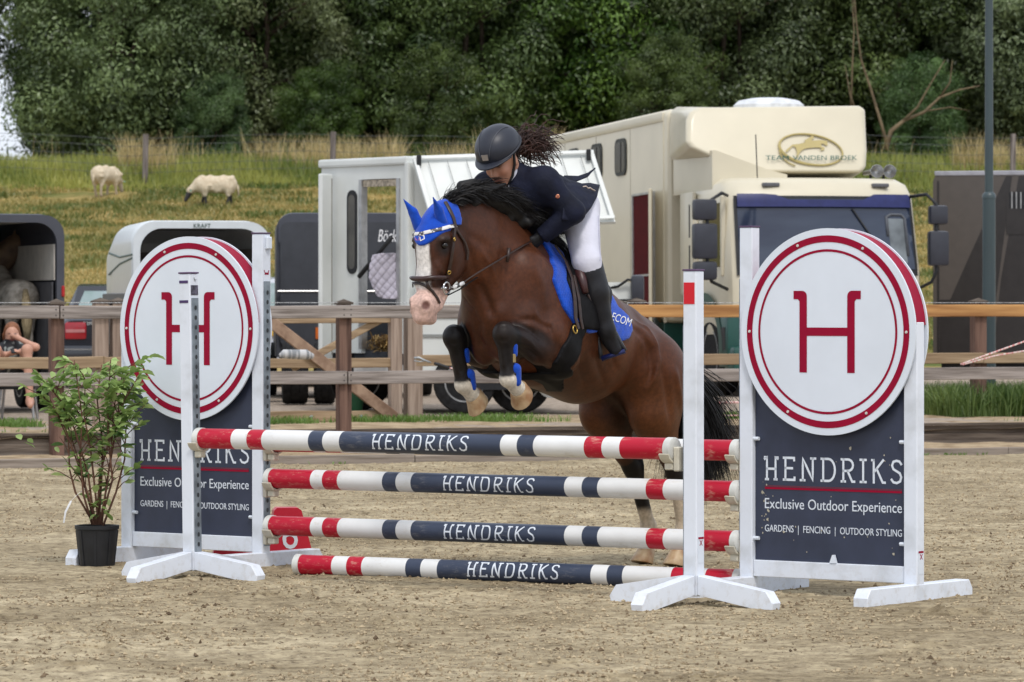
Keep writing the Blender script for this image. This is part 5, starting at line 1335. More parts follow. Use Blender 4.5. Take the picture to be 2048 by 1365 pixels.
def cloth(name, rows, material, parent, th=.006, sub=3):
    """thin double-sided cloth patch from rows of jump-frame points"""
    A = np.array(rows, float); nr, nc = A.shape[:2]
    u = np.linspace(0, nc - 1, (nc - 1) * sub + 1); v = np.linspace(0, nr - 1, (nr - 1) * sub + 1)
    def interp(a, t, ax):
        i = np.clip(t.astype(int), 0, a.shape[ax] - 2); f = t - i; f = f * f * (3 - 2 * f) * .35 + f * .65
        sh_ = [1] * a.ndim; sh_[ax] = len(t); f = f.reshape(sh_); return np.take(a, i, ax) * (1 - f) + np.take(a, i + 1, ax) * f
    G = interp(interp(A, v, 0), u, 1); n1, n2 = G.shape[:2]
    d1 = np.gradient(G, axis=0); d2 = np.gradient(G, axis=1); nn = np.cross(d1, d2); nn /= np.maximum(np.linalg.norm(nn, axis=-1, keepdims=True), 1e-9)
    V = np.concatenate([(G + nn * th / 2).reshape(-1, 3), (G - nn * th / 2).reshape(-1, 3)]); I = np.arange(n1 * n2).reshape(n1, n2); o_ = n1 * n2
    q = np.stack([I[:-1, :-1], I[:-1, 1:], I[1:, 1:], I[1:, :-1]], -1).reshape(-1, 4); Fq_ = [q, q[:, ::-1] + o_]
    bd_ = np.concatenate([I[0, :], I[1:, -1], I[-1, ::-1][1:], I[::-1, 0][1:]]); Fq_.append(np.stack([bd_[:-1], bd_[1:], bd_[1:] + o_, bd_[:-1] + o_], -1)[:, ::-1])
    return npmesh(name, jw(V), np.concatenate(Fq_), material, parent, True, None, world=True)
cloth('jacket_tail', [[Lp(1128, 366, .17), Lp(1160, 368, .17), Lp(1180, 367, .14), Lp(1199, 371, .12)], [Lp(1128, 395, .25), Lp(1156, 398, .255), Lp(1178, 396, .245), Lp(1194, 393, .22)], [Lp(1126, 418, .28), Lp(1150, 422, .29), Lp(1170, 419, .285), Lp(1183, 414, .27)], [Lp(1124, 440, .29), Lp(1142, 443, .30), Lp(1154, 441, .295), Lp(1165, 437, .29)]], NAVYC, jacket, .007, 4)
cloth('jacket_tail', [[Lp(1128, 352, .05), Lp(1156, 353, .03), Lp(1176, 346, .01), Lp(1190, 336, .0)], [Lp(1130, 368, .10), Lp(1154, 363, .06), Lp(1176, 354, .03), Lp(1190, 338, .0)]], NAVYC, jacket, .007, 4)
# sleeve badge and tail embroidery
b = MB(); c_ = sh[1] * .52 + el[1] * .48; nn = camJ - c_; nn /= np.linalg.norm(nn); ad = dirn(sh[1], el[1]); nn -= ad * (nn @ ad); nn /= np.linalg.norm(nn)
M_ = Matrix((Vector(ad), Vector(np.cross(nn, ad)), Vector(nn))).transposed().to_4x4(); M_.translation = Vector(c_ + nn * .066)
b.lathe([(.011, 0), (.011, .002), (.008, .0035)], 14, 0, JM @ M_); b.build('badge', mat('copper', (.55, .24, .13), .4, .4, col2=(.25, .06, .04), scale=120), jacket, world=True)
em = [Lp(1166, 374, .20), Lp(1172, 373, .20), Lp(1176, 377, .20), Lp(1180, 376, .20), Lp(1184, 379, .20), Lp(1190, 382, .19)]
b = MB(); b.tube([jw(p + (camJ - p) / 20 * .03) for p in em], .0035, 6); b.build('embroidery', mat('thread', (.62, .50, .42), .6), jacket, True, world=True)
# shirt collar
sc = SDF(); sc.cone(chest + (0, -.05, .08), hp(0, -.015, -.085), .064, .056, .02); sc.cone(chest + (.0, -.115, .0), chest + (0, -.075, .085), .055, .06, .03)
sdf_obj('shirt', sc, .009, BREECH, rider, JM, 1)
br_ = SDF(); br_.cone(pel, waist, .122, .112, .05, sq=1.2)
for s in (-1, 1): thigh(br_, s, .004); br_.cone(kne[s], kne[s] * .8 + ank[s] * .2, .066, .062, .03)
sdf_obj('breeches', br_, .010, BREECH, rider, JM, 1)
for s in (-1, 1):
    bt = SDF(); shank(bt, s, .010); shoe(bt, s, .004); bt.cone(kne[s] + (s*.02, .05, .01), kne[s] * .7 + ank[s] * .3 + (s*.015, .03, 0), .03, .04, .03)
    ax_ = dirn(kne[s], ank[s]); t0 = kne[s] + ax_ * .035
    bo = sdf_obj('riding_boot', bt, .009, RBOOT, rider, JM, 1, None, lambda P, t0=t0, ax_=ax_: -((P - t0) @ ax_) - .35 * np.clip(P[..., 1] - t0[1], -.03, .06))
# helmet
HEL = mat('helmet_shell', (.020, .023, .035), .42, var=.08, scale=10, bump=.06, bscale=300, spec=.4, bdist=.001)
he = SDF(); he.ell(hp(0, -.012, .062), (.112, .140, .112), heul, .03)
helmet = sdf_obj('helmet', he, .0075, HEL, rider, JM, 2, None, lambda P: -((P - hp(0, 0, .028)) @ updir) - .16 * np.minimum(0, (P - HDC) @ fdir) - .0)
aa = [R(-66 + 132 * i / 12) for i in range(13)]
cloth('visor', [[hp(.112 * math.sin(a) * q0, (.140 + q1 * .042 * max(0, math.cos(a)) ** .7) * math.cos(a) - .014, .036 - .012 * q1 * math.cos(a)) for a in aa] for q0, q1 in ((.94, -.25), (1.0, .3), (1.03, .7), (1.04, 1.0))], HEL, helmet, .007, 2)
rim_pts = [hp(.112 * math.sin(a), .140 * math.cos(a) - .012, .030 + .10 * .16 * (1 - math.cos(a))) for a in np.linspace(R(-180), R(180), 41)]
b = MB(); b.tube([jw(p) for p in rim_pts], .006, 8, caps=False); b.build('helmet_rim', mat('helmet_trim', (.016, .018, .028), .5), helmet, True, world=True)
b = MB()
for s in (-1, 1):
    pts = []
    for q in np.linspace(0, 1, 14):
        th_ = R(20 + 115 * q); w2 = .020 + .045 * q ** .8
        pts.append(hp(s * w2, .1415 * math.cos(R(90) - R(90) + th_ - R(20)) * math.sqrt(max(0, 1 - (w2 / .112) ** 2)) - .012, .062 + .1135 * math.sin(th_ - R(20)) * math.sqrt(max(0, 1 - (w2 / .112) ** 2))))
    b.tube([jw(p) for p in pts], .0025, 6)
b.build('helmet_seam', mat('seam_grey', (.05, .055, .07), .4), helmet, True, world=True)
def hsurf(a, c_, off):   # point on the front of the helmet shell
    return hp(a, .140 * math.sqrt(max(0, 1 - (a / .112) ** 2 - ((c_ - .062) / .112) ** 2)) - .012 + off, c_)
b = MB(); b.add([jw(hsurf(a, c_, .003)) for a, c_ in ((-.019, .088), (.019, .088), (.017, .058), (-.017, .058))] + [jw(hsurf(a, c_, -.006)) for a, c_ in ((-.019, .088), (.019, .088), (.017, .058), (-.017, .058))], [(0,1,2,3), (7,6,5,4), (0,4,5,1), (1,5,6,2), (2,6,7,3), (3,7,4,0)]); b.build('helmet_badge', mat('badge_metal', (.42, .40, .42), .3, .7), helmet, world=True)
b = MB()
for s in (-1, 1):
    b.tube([jw(p) for p in (hp(s*.098, .01, .035), hp(s*.080, .012, -.03), hp(s*.060, .035, -.085), hp(s*.02, .06, -.132), hp(0, .062, -.136))], .007, 8, flat=.5)
b.build('chin_strap', mat('strap_black', (.010, .010, .012), .6), helmet, True, world=True)
# curly ponytail
rng = np.random.default_rng(12); b = MB()
hb = hp(.02, -.105, -.015); tipd = Lp(1098, 330, .03) - hb
for i in range(300):
    e = hb + rng.normal(0, .018, 3); L_ = rng.uniform(.35, 1.05); d = tipd * L_ + rng.normal(0, .045, 3) + np.array((0, .03, .075)) * rng.uniform(-.3, 1.2)
    ph = rng.uniform(0, 6.28); rr_ = rng.uniform(.006, .013); tw = rng.uniform(3, 6); pts = []
    x = np.cross(d, (0, 0, 1.0)); x /= np.linalg.norm(x); y = np.cross(d, x); y /= np.linalg.norm(y)
    for q in np.linspace(0, 1, 26):
        p = e + d * q + np.array((0, 0, .05)) * math.sin(q * 2.6) * rng.uniform(.9, 1.1) + (x * math.cos(ph + tw * 6.28 * q * .5) + y * math.sin(ph + tw * 6.28 * q * .5)) * rr_ * (.4 + q); pts.append(jw(p))
    b.tube(pts, [.0024] * 21 + [.0022, .002, .0017, .0013, .0008], 4, caps=False)
b.build('hair', mat('curly_hair', (.055, .020, .012), .5, col2=(.02, .008, .006), scale=20, spec=.4), rider, True, world=True)

for off_, za in ((.0, .0),):
    b = MB(); pts = [hip[1] * (1 - f_) + kne[1] * f_ for f_ in np.linspace(.15, 1.0, 9)]; out = []
    for p_ in pts:
        nn_ = np.array((.86, .10, .0)) ; nn_ /= np.linalg.norm(nn_); q_ = p_ + nn_ * .12
        for _ in range(12): q_ = q_ - nn_ * (br_.ev(q_[None])[0] - .001) * .8
        out.append(jw(q_))
    b.tube(out, .0022, 5); b.build('seam', mat('seam_lilac', (.45, .45, .55), .7), rider, True, world=True)
    b = MB(); q0 = [hip[1] * .45 + kne[1] * .55 + np.array((.0, dy_, .0)) for dy_ in (.02, .05, .08)]; out = []
    for p_ in q0:
        nn_ = np.array((.8, .35, 0.)); nn_ /= np.linalg.norm(nn_); q_ = p_ + nn_ * .12
        for _ in range(12): q_ = q_ - nn_ * (br_.ev(q_[None])[0] - .001) * .8
        out.append(jw(q_))
    b.tube(out, .002, 5); b.build('pocket_seam', mat('seam_lilac', (0, 0, 0)), rider, True, world=True)
# ================================================================ VEHICLES BEHIND THE FENCE
TYRE = mat('tyre', (.018, .018, .019), .8, var=.3, scale=20, bump=.3, bscale=60, spec=.2)
RIM = mat('rim_steel', (.40, .41, .42), .4, .6, var=.2)
BLACKP = mat('black_plastic', (.016, .017, .020), .5, var=.2, scale=10, spec=.35)
CREAM = mat('cream_paint', (.62, .565, .43), .36, var=.04, scale=1.5, spec=.4, coat=.15)
GREENP = mat('green_paint', (.008, .07, .055), .35, var=.12, scale=4, spec=.5)
GOLD = mat('gold_print', (.42, .34, .13), .45, var=.04)
BRONZE = mat('bronze_wave', (.27, .16, .06), .5, var=.1)
TEAL = mat('teal_print', (.004, .085, .072), .6, var=.03, spec=.2)
OXB = mat('oxblood_panel', (.085, .003, .005), .7, var=.1, spec=.08)
WGLASS = mat('windscreen_glass', (.010, .016, .040), .05, col2=(.032, .045, .075), scale=1.2, stretch=(.5, 1, 2), spec=.6, var=.1)
DGLASS = mat('dark_glass', (.012, .014, .016), .08, var=.1, spec=.7)
VWHITE = mat('van_white', (.66, .68, .66), .35, var=.05, scale=2, spec=.5, col2=(.58, .60, .575))
ANTH = mat('anthracite_shell', (.062, .066, .082), .5, var=.10, scale=3, spec=.4)
ALU = mat('aluminium', (.50, .50, .50), .38, .75, var=.12, scale=12)
def wheel(parent, x, y, z, r, w, axis='x', name='wheel', rimm=RIM):
    """wheel with tyre and rim, axle along local x or y"""
    M = Matrix.Translation((x, y, z)) @ (Matrix.Rotation(R(90), 4, 'Y') if axis == 'x' else Matrix.Rotation(R(90), 4, 'X'))
    b = MB(); h = w / 2
    b.lathe([(r*.62, -h*.9), (r*.80, -h), (r*.95, -h*.93), (r, -h*.7), (r, -h*.36), (r*.985, -h*.32), (r, -h*.28), (r, h*.28), (r*.985, h*.32), (r, h*.36), (r, h*.7), (r*.95, h*.93), (r*.80, h), (r*.62, h*.9)], 28, 0, M)
    t = b.build('tyre', TYRE, parent, 35)
    b = MB(); b.lathe([(r*.16, -h*.55), (r*.5, -h*.6), (r*.6, -h*.92), (r*.64, -h*.92), (r*.64, h*.92), (r*.6, h*.92), (r*.5, h*.6), (r*.16, h*.55)], 24, 0, M)
    b.build('rim', rimm, parent, 35); return t
def rrect(w, h, r, n=5, cx=0, cz=0):
    """rounded rectangle outline in (x, z)"""
    out = []
    for sx, sz, a0 in ((1, 1, 0), (-1, 1, 90), (-1, -1, 180), (1, -1, 270)):
        for i in range(n + 1):
            a = R(a0 + 90 * i / n); out.append((cx + sx*(w/2 - r) + r*math.cos(a), cz + sz*(h/2 - r) + r*math.sin(a)))
    return out
def quadpatch(b, pts, th, mi=0):
    """four corners thickened along their normal"""
    P = [Vector(p) for p in pts]; n = (P[1] - P[0]).cross(P[3] - P[0]).normalized() * th
    b.add(P + [p + n for p in P], [(0,1,2,3), (7,6,5,4), (0,4,5,1), (1,5,6,2), (2,6,7,3), (3,7,4,0)], mi); return b
# ---------------------------------------------------------------- the cream horse lorry: local x = right, y = back, z up
YAW = R(14); TX, TY = 3.92, 51.3
truck = thing('horse_lorry', 'large cream and green horse lorry with a riding emblem over its cab', 'lorry', (TX, TY, PK), YAW, None, R(-1.0))
z0 = -PK
def tl(xp, yp, ly):
    """photo pixel -> truck-local (x, z) at local depth ly"""
    k = (xp - 1024) / F; c_, s_ = math.cos(YAW), math.sin(YAW)
    # world X = TX + c x - s ly ; Y = TY + s x + c ly
    x = (k * (TY + c_*ly) - TX + s_*ly) / (c_ - k*s_); Yw = TY + s_*x + c_*ly
    return x, H - (yp - HOR) / F * Yw - PK - ly * math.tan(R(1.0)) * -1
# horse box body: far longer than the cab, rounded front edge
BX0, BX1, BY0, BY1, BZ0, BZ1 = -1.25, 1.25, 2.82, 11.2, .95, 3.74
b = MB(); prof = []
def ring_box(y, ins=0.0, rad=.10):
    return [(x, y, z) for x, z in rrect(BX1 - BX0 - 2*ins, BZ1 - BZ0 - 2*ins, rad, 5, 0, (BZ0 + BZ1) / 2)]
b.loft([ring_box(BY0, .07, .06), ring_box(BY0 + .03, .025, .09), ring_box(BY0 + .10), ring_box(BY1)]); body = b.build('box_body', CREAM, truck, 30)
b = MB(); b.box((BX0 - .02, BY0 + .12, BZ1 - .16), (BX0 + .04, BY1, BZ1 - .035), 0, .02); b.build('roof_rail', CREAM, truck, 30)
b = MB(); b.box((BX0 - .012, BY0 + .11, .95), (BX0 + .03, BY0 + .14, BZ1 - .17), 0, .004); b.build('corner_trim', CREAM, truck)
for y in (4.55, 6.3, 8.0, 9.7):
    b = MB(); b.box((BX0 - .0035, y, BZ0 + .02), (BX0 + .002, y + .010, BZ1 - .17)); b.build('panel_joint', mat('joint_tan', (.33, .29, .21), .6), truck)
for i in range(6):      # side windows with dark rubber frames
    y = 5.0 + i * 1.25; zc = 3.22
    M = Matrix.Translation((BX0 - .004, y, 0)) @ Matrix.Rotation(R(90), 4, 'Z')
    b = MB(); b.prism(rrect(.56, .50, .12, 5, 0, zc), -.004, .018, 0, M); w = b.build('window', mat('window_rubber', (.012, .016, .016), .5), truck, 30)
    b = MB(); b.prism(rrect(.47, .41, .09, 5, 0, zc), .0185, .022, 0, M); b.build('pane', mat('brown_glass', (.045, .036, .022), .25, var=.3, scale=3, spec=.25), w, 30)
    b = MB(); b.prism(rrect(.03, .41, .01, 2, -.05, zc), .0225, .028, 0, M); b.build('window_bar', BLACKP, w)
# groom's door standing open on an oxblood interior
dy0, dy1, dz1 = 3.40, 4.36, 2.66
b = MB(); b.box((BX0 - .012, dy0, .30), (BX0 + .05, dy1, dz1)); dr = b.build('doorway', OXB, truck)
for a, c_, e, f_ in ((dy0 - .03, dy0, .3, dz1 + .03), (dy1, dy1 + .05, .3, dz1 + .03)):
    b = MB(); b.box((BX0 - .03, a, e), (BX0 + .05, c_, f_)); b.build('door_frame', ALU, dr)
b = MB(); b.box((BX0 - .03, dy0, dz1), (BX0 + .05, dy1, dz1 + .03)); b.build('door_frame', ALU, dr)
b = MB(); b.box((BX0 - .02, dy0, 1.58), (BX0 - .012, dy1, 1.605)); b.build('door_seam', ALU, dr)
b = MB(); b.bar((BX0 - .05, dy0 - .02, 1.55), (BX0 - .22, dy0 - .57, 1.55), .045, 2.3, 0, .012); b.build('open_door', CREAM, truck)
# lower skirt: green with a bronze wave along the top
b = MB(); b.box((BX0 - .006, BY0 + .15, .36), (BX1 + .006, BY1 - .02, .955), 0, .02); b.build('skirt', GREENP, truck)
wv = []
for i in range(60):
    y = 3.1 + i * .12; wv.append((y, 1.05 + .42 * max(0, math.sin((y - 2.9) * 1.35)) ** 2))
b = MB(); n_ = len(wv); x_ = BX0 - .0085
b.add([(x_, y, .955) for y, z in wv] + [(x_, y, z) for y, z in wv], [(i, i+1, n_+i+1, n_+i) for i in range(n_ - 1)]); b.build('wave_print', BRONZE, truck, fixn=False)
b = MB(); x_ = BX0 - .011
b.add([(x_, y, .955) for y, z in wv] + [(x_, y, max(.956, z - .13)) for y, z in wv], [(i, i+1, n_+i+1, n_+i) for i in range(n_ - 1)]); b.build('wave_print', GREENP, truck, fixn=False)
# overcab deflector: flat front face leaning back a little, undercut at the lower left
def dfy(z): return .92 + .42 * (z - 2.75)
def dpt(xp, yp):
    ly = 1.0
    for _ in range(10): x, z = tl(xp, yp, ly); ly = dfy(z)
    return Vector((x, ly, z))
fo = [dpt(*q) for q in ((1384, 224), (1400, 214), (1725, 211), (1736, 219), (1739, 300), (1737, 334), (1728, 345), (1505, 345), (1478, 339), (1384, 296), (1376, 284), (1377, 240))]
bx_ = [(-1.20, 3.70), (-1.12, 3.765), (1.12, 3.765), (1.20, 3.70), (1.21, 3.4), (1.21, 2.85), (1.18, 2.78), (.1, 2.78), (-.4, 2.80), (-1.16, 3.05), (-1.21, 3.12), (-1.21, 3.5)]
cn = sum(fo, Vector()) / len(fo)
b = MB(); b.loft([[q.lerp(cn, .045) for q in fo], [q + Vector((0, .05, 0)) for q in fo], [Vector((q[0], 2.79, q[1])) for q in bx_]])
o = b.build('roof_deflector', CREAM, truck, 50); bv = o.modifiers.new('bevel', 'BEVEL'); bv.width = .035; bv.segments = 3; bv.angle_limit = R(25)
b = MB(); b.prism([(-1.19, 2.60), (-.2, 2.60), (-.2, 2.80), (-.45, 2.86), (-1.14, 3.10), (-1.19, 3.10)], .95, 2.7); b.build('side_fairing', CREAM, truck, 30)
b = MB(); b.lathe([(.42, 0), (.42, .06), (.36, .12), (.20, .155), (.01, .16)], 20, 0, Matrix.Translation((.62, 4.3, BZ1 + .10)) @ Matrix.Scale(1.15, 4, (1, 0, 0))); v = b.build('roof_vent', mat('vent_white', (.72, .74, .76), .4), truck, 30)
b = MB(); b.box((.38, 4.06, BZ1 - .02), (.86, 4.55, BZ1 + .10)); b.build('vent_base', ALU, v)
# cab: shell lofted from floor to roof
def cabring(z, x, yf, yb, r, bow):
    pts = []
    for i in range(9):          # front edge bowed
        q = -1 + 2 * i / 8; pts.append((q * (x - r), yf + bow * q * q, z))
    pts += [(x - r * .3, yf + bow + r * .35, z), (x, yf + bow + r, z), (x, yb, z), (-x, yb, z), (-x, yf + bow + r, z), (-x + r * .3, yf + bow + r * .35, z)]
    return pts
b = MB(); b.loft([[(q[0] + .04, q[1], q[2]) for q in rg] for rg in (cabring(.62, 1.22, .02, 2.1, .16, .09), cabring(1.10, 1.265, -.02, 2.1, .16, .09), cabring(1.55, 1.27, 0, 2.1, .16, .09), cabring(2.50, 1.25, .20, 2.12, .18, .10), cabring(2.66, 1.22, .30, 2.12, .2, .12), cabring(2.735, 1.13, .42, 2.05, .2, .14))]); b.build('cab', CREAM, truck, 35)
# visor band, windscreen, lower black sill
def front(z, q, lift=.0):
    zz = [(.62, 1.22, .02, .09), (1.10, 1.265, -.02, .09), (1.55, 1.27, 0, .09), (2.50, 1.25, .20, .10), (2.66, 1.22, .30, .12), (2.735, 1.13, .42, .14)]
    for i in range(len(zz) - 1):
        if zz[i][0] <= z <= zz[i+1][0]:
            f_ = (z - zz[i][0]) / (zz[i+1][0] - zz[i][0]); x = zz[i][1]*(1-f_) + zz[i+1][1]*f_; yf = zz[i][2]*(1-f_) + zz[i+1][2]*f_; bw = zz[i][3]*(1-f_) + zz[i+1][3]*f_
            return (q * (x - .16) + .04, yf + bw * q * q - lift, z)
def fpatch(name, z0_, z1_, q0, q1, m, lift, parent, nx=10, nz=6, zf=None, rim=0):
    b = MB(); vs = []
    for j in range(nz + 1):
        for i in range(nx + 1):
            q = q0 + (q1 - q0) * i / nx; za = z0_; zb = z1_ if zf is None else zf(q)
            z = za + (zb - za) * j / nz; vs.append(front(z, q, lift))
    b.add(vs, [(j*(nx+1)+i, j*(nx+1)+i+1, (j+1)*(nx+1)+i+1, (j+1)*(nx+1)+i) for j in range(nz) for i in range(nx)]); return b.build(name, m, parent, True, fixn=False)
fr = fpatch('windscreen_rubber', 1.50, 2.50, -1.06, 1.08, BLACKP, .006, truck)
ws = fpatch('windscreen', 1.58, 2.46, -1.025, 1.045, WGLASS, .012, truck)
fpatch('sun_visor', 2.36, 2.50, -1.03, 1.05, mat('visor_blue', (.022, .028, .12), .4, spec=.3), .05, truck, 14, 3, lambda q: 2.525 - .075 * float(sstep(.62, .48, np.array(abs(q)))))
b = MB(); b.tube([front(1.62, .62, .03), front(1.95, .55, .03), front(2.34, .32, .03)], .012, 6); b.build('wiper', BLACKP, truck, True)
b = MB(); b.tube([front(2.0, .74, .016), front(2.24, .74, .016), front(2.27, .80, .016), front(2.27, .93, .016), front(2.22, .97, .016), front(1.75, .97, .016)], .02, 6); b.build('screen_reflection_frame', mat('cab_seat', (.10, .11, .13), .6), truck, True)
fpatch('cab_interior', 1.66, 2.22, .76, .96, mat('cab_light', (.20, .23, .25), .4, var=.3, scale=3), .014, truck, 3, 4)
fpatch('front_panel', .98, 1.47, -.95, .95, CREAM, .008, truck)
fpatch('grille', .64, .92, -.9, .9, BLACKP, .012, truck)
b = MB(); b.box((-1.24, -.10, .22), (1.24, .35, .62), 0, .06); bump = b.build('bumper', GREENP, truck, 30)
for s in (-1, 1):
    b = MB(); b.box((s*.95 - .17, -.115, .34), (s*.95 + .17, -.098, .54), 0, .004); b.build('headlight', mat('lamp_glass', (.55, .57, .58), .1, spec=.8), bump)
b = MB(); b.box((1.19, -.02, .92), (1.245, .16, 1.10), 0, .01); b.build('indicator', mat('amber', (.55, .10, .01), .3), truck)
# side details: door recess, handle grooves, side window, wheel arch and steps
b = MB(); b.box((-1.243, .42, 1.62), (-1.225, 1.22, 2.42), 0, .004); b.build('side_window', DGLASS, truck)
b = MB(); b.box((-1.262, .34, 1.50), (-1.20, .40, 2.50), 0, .01); b.build('pillar', CREAM, truck)
b = MB(); b.box((-1.275, 1.55, 1.30), (-1.215, 2.13, 2.60), 0, .03); b.build('wind_deflector', CREAM, truck, 30)
for za in (1.5, 2.02): 
    b = MB(); b.box((-1.279, 1.66, za), (-1.2745, 1.71, za + .42)); b.build('slot', BLACKP, truck)
b = MB(); b.tube([(-1.262, 1.36, 2.35), (-1.285, 1.34, 2.30), (-1.285, 1.34, 1.42), (-1.262, 1.36, 1.37)], .028, 8); b.build('grab_handle', CREAM, truck, True)
arch = []
for i in range(15): a = R(180 * i / 14); arch.append((1.05 + .62 * math.cos(a), .55 + .62 * math.sin(a)))
b = MB(); b.add([(-1.27, y, z) for y, z in arch] + [(-1.27, 1.05 + (y - 1.05) * 1.22, .55 + (z - .55) * 1.22) for y, z in arch] + [(-1.10, y, z) for y, z in arch], [(i, i+1, 15+i+1, 15+i) for i in range(14)] + [(i, 30+i, 30+i+1, i+1) for i in range(14)]); b.build('wheel_arch', GREENP, truck, 40)
b = MB(); b.box((-1.262, .10, .36), (-1.06, .52, 1.02), 0, .05); st_ = b.build('step_well', GREENP, truck, 30)
b = MB(); b.box((-1.268, .18, .58), (-1.262, .46, .86), 0, .002); b.build('step_recess', BLACKP, st_)
wheel(truck, -1.06, 1.05, .52, .51, .30); wheel(truck, 1.06, 1.05, .52, .51, .30); wheel(truck, -1.02, 8.4, .45, .50, .5); wheel(truck, 1.02, 8.4, .45, .50, .5)
b = MB(); b.box((-1.0, .5, .40), (1.0, 10.8, .62)); b.build('chassis', BLACKP, truck)
# mirrors on bowed arms
def mirror(sx, z0_, items):
    b = MB(); xo = sx * (1.55 if sx < 0 else 1.44)
    b.tube([(sx*1.20, .28, 2.50), (sx*1.34, .05, 2.52), (xo, -.02, 2.40), (xo, -.02, 2.0), (xo, -.02, 1.55), (xo - sx*.06, 0, 1.42), (sx*1.24, .16, 1.33)], .022, 8); arm_ = b.build('mirror_arm', BLACKP, truck, True)
    for za, zb, w in items:
        b = MB(); b.box((xo - w/2 + sx*.03, -.075, za), (xo + w/2 + sx*.03, .075, zb), 0, .045); b.build('mirror', mat('mirror_shell', (.028, .030, .042), .4, var=.1, spec=.5), truck, 40)
mirror(-1, 0, ((2.18, 2.44, .30), (1.70, 2.14, .31), (1.44, 1.67, .30))); mirror(1, 0, ((2.14, 2.38, .24), (1.62, 2.06, .26)))
b = MB(); b.tube([(-.72, .55, 2.70), (-.73, .58, 3.28)], .008, 5); b.build('antenna', BLACKP, truck)
for x in (.93, 1.10):
    b = MB(); M = Matrix.Translation((x, .75, 2.84)) @ Matrix.Rotation(R(90), 4, 'X')
    b.lathe([(.03, -.5), (.035, -.2), (.055, -.05), (.088, .0), (.084, .004), (.05, -.06), (.01, -.09)], 18, 0, M); b.build('air_horn', mat('horn_chrome', (.45, .45, .45), .25, .8), truck, 40)
    b = MB(); b.box((x - .012, .98, 2.70), (x + .012, 1.02, 2.84)); b.build('horn_bracket', BLACKP, truck)
for x in (-.62, .82):
    b = MB(); b.box((x - .11, .285, 2.615), (x + .11, .36, 2.665), 0, .01, Matrix.Identity(4)); b.build('marker_lamp', mat('lamp_grey', (.10, .10, .11), .3), truck)
# emblem: gold double ellipse, leaping horse and rider, lettering
def dfront(x, z): return dfy(z) - .004
def emb(xp, yp, lift=.02):
    """emblem pixel -> point on the face, found along the sight line"""
    ly = 1.0
    for _ in range(12):
        x, z = tl(xp, yp, ly); ly = dfront(x, z) - lift
    return (x, ly, z)
EL = []
for i in range(49):
    a = 2*math.pi*i/48; EL.append((1622 + 63 * math.cos(a) + 3, 299 + 30 * math.sin(a) + 9 * math.cos(a) ))
b = MB(); b.tube([emb(*p) for p in EL], .013, 6, caps=False); b.build('emblem_ring', GOLD, truck, True)
EL2 = [(1618 + 58 * math.cos(a), 299 + 30 * math.sin(a) + 8 * math.cos(a)) for a in np.linspace(R(-75), R(-290), 34)]
b = MB(); b.tube([emb(*p) for p in EL2], [.004] + [.009] * 32 + [.004], 6); b.build('emblem_ring', GOLD, truck, True)
b = MB(); b.tube([emb(*p) for p in ((1561, 300), (1564, 310), (1572, 320), (1582, 327), (1593, 332))], .009, 6); b.build('emblem_ring', GOLD, truck, True)
hsil = [(1573, 303), (1576, 299), (1583, 293), (1588, 289), (1600, 288), (1612, 285), (1614, 283), (1611, 281), (1618, 277), (1624, 274), (1625, 272), (1629, 272), (1631, 275), (1628, 279), (1626, 281), (1632, 281), (1644, 280), (1652, 281), (1657, 281), (1658, 286), (1658, 291), (1655, 291), (1650, 288), (1645, 287), (1646, 293), (1652, 295), (1652, 299), (1648, 301), (1642, 300), (1647, 297), (1641, 295), (1633, 295), (1620, 296), (1611, 298), (1604, 303), (1599, 312), (1598, 316), (1595, 314), (1597, 305), (1594, 295), (1588, 292), (1584, 297), (1577, 304)]
b = MB(); P = [Vector(emb(*p)) for p in hsil]; b.add(P, [tuple(range(len(P)))]); o = b.build('emblem_horse', GOLD, truck, fixn=False)
bm = bmesh.new(); bm.from_mesh(o.data); bmesh.ops.triangulate(bm, faces=bm.faces[:], ngon_method='EAR_CLIP'); bm.to_mesh(o.data); bm.free()
for w_, xa, xb in (('TEAM', 1534, 1580), ('VANDEN', 1588, 1656), ('BROEK', 1664, 1717)):
    t = text('lettering', w_, .1, TEAL, truck, Matrix.Identity(4), .0, width=1.0, height=1.0)
    for v in t.data.vertices: v.co = Vector(emb((xa + xb)/2 + v.co.x * (xb - xa), 315.5 - v.co.y * 9, .045))
# ---------------------------------------------------------------- white horsebox with lifted side flap (frame: origin at near corner column, photo x 812)
WY = 43.6
wb = thing('white_horsebox', 'white horsebox with open groom door, raised slatted flap and straw inside', 'horsebox', ((812 - 1024) / F * WY, WY, PK), R(0))
WX = (812 - 1024) / F * WY
def wl2(xp, yp, Y):   # photo pixel at world depth Y -> local coordinates
    p = px(xp, yp, Y); return Vector((p.x - WX, p.y - WY, p.z - PK))
# left face recedes to the left; right face is square to the camera
YB = 44.75
A0, A1 = wl2(815, 318, WY), wl2(815, 712, WY); B0, B1 = wl2(643, 345, YB), wl2(643, 700, YB)
zt, zb_ = A0.z, .62
dirL = Vector((B0.x - A0.x, B0.y - A0.y, 0)); LL = dirL.length; dirL.normalize()
nL = Vector((dirL.y, -dirL.x, 0)); nL = nL if nL.y < 0 else -nL
ML = Matrix((dirL, -nL, Vector((0, 0, 1)))).transposed().to_4x4(); ML.translation = Vector((A0.x, 0, 0))
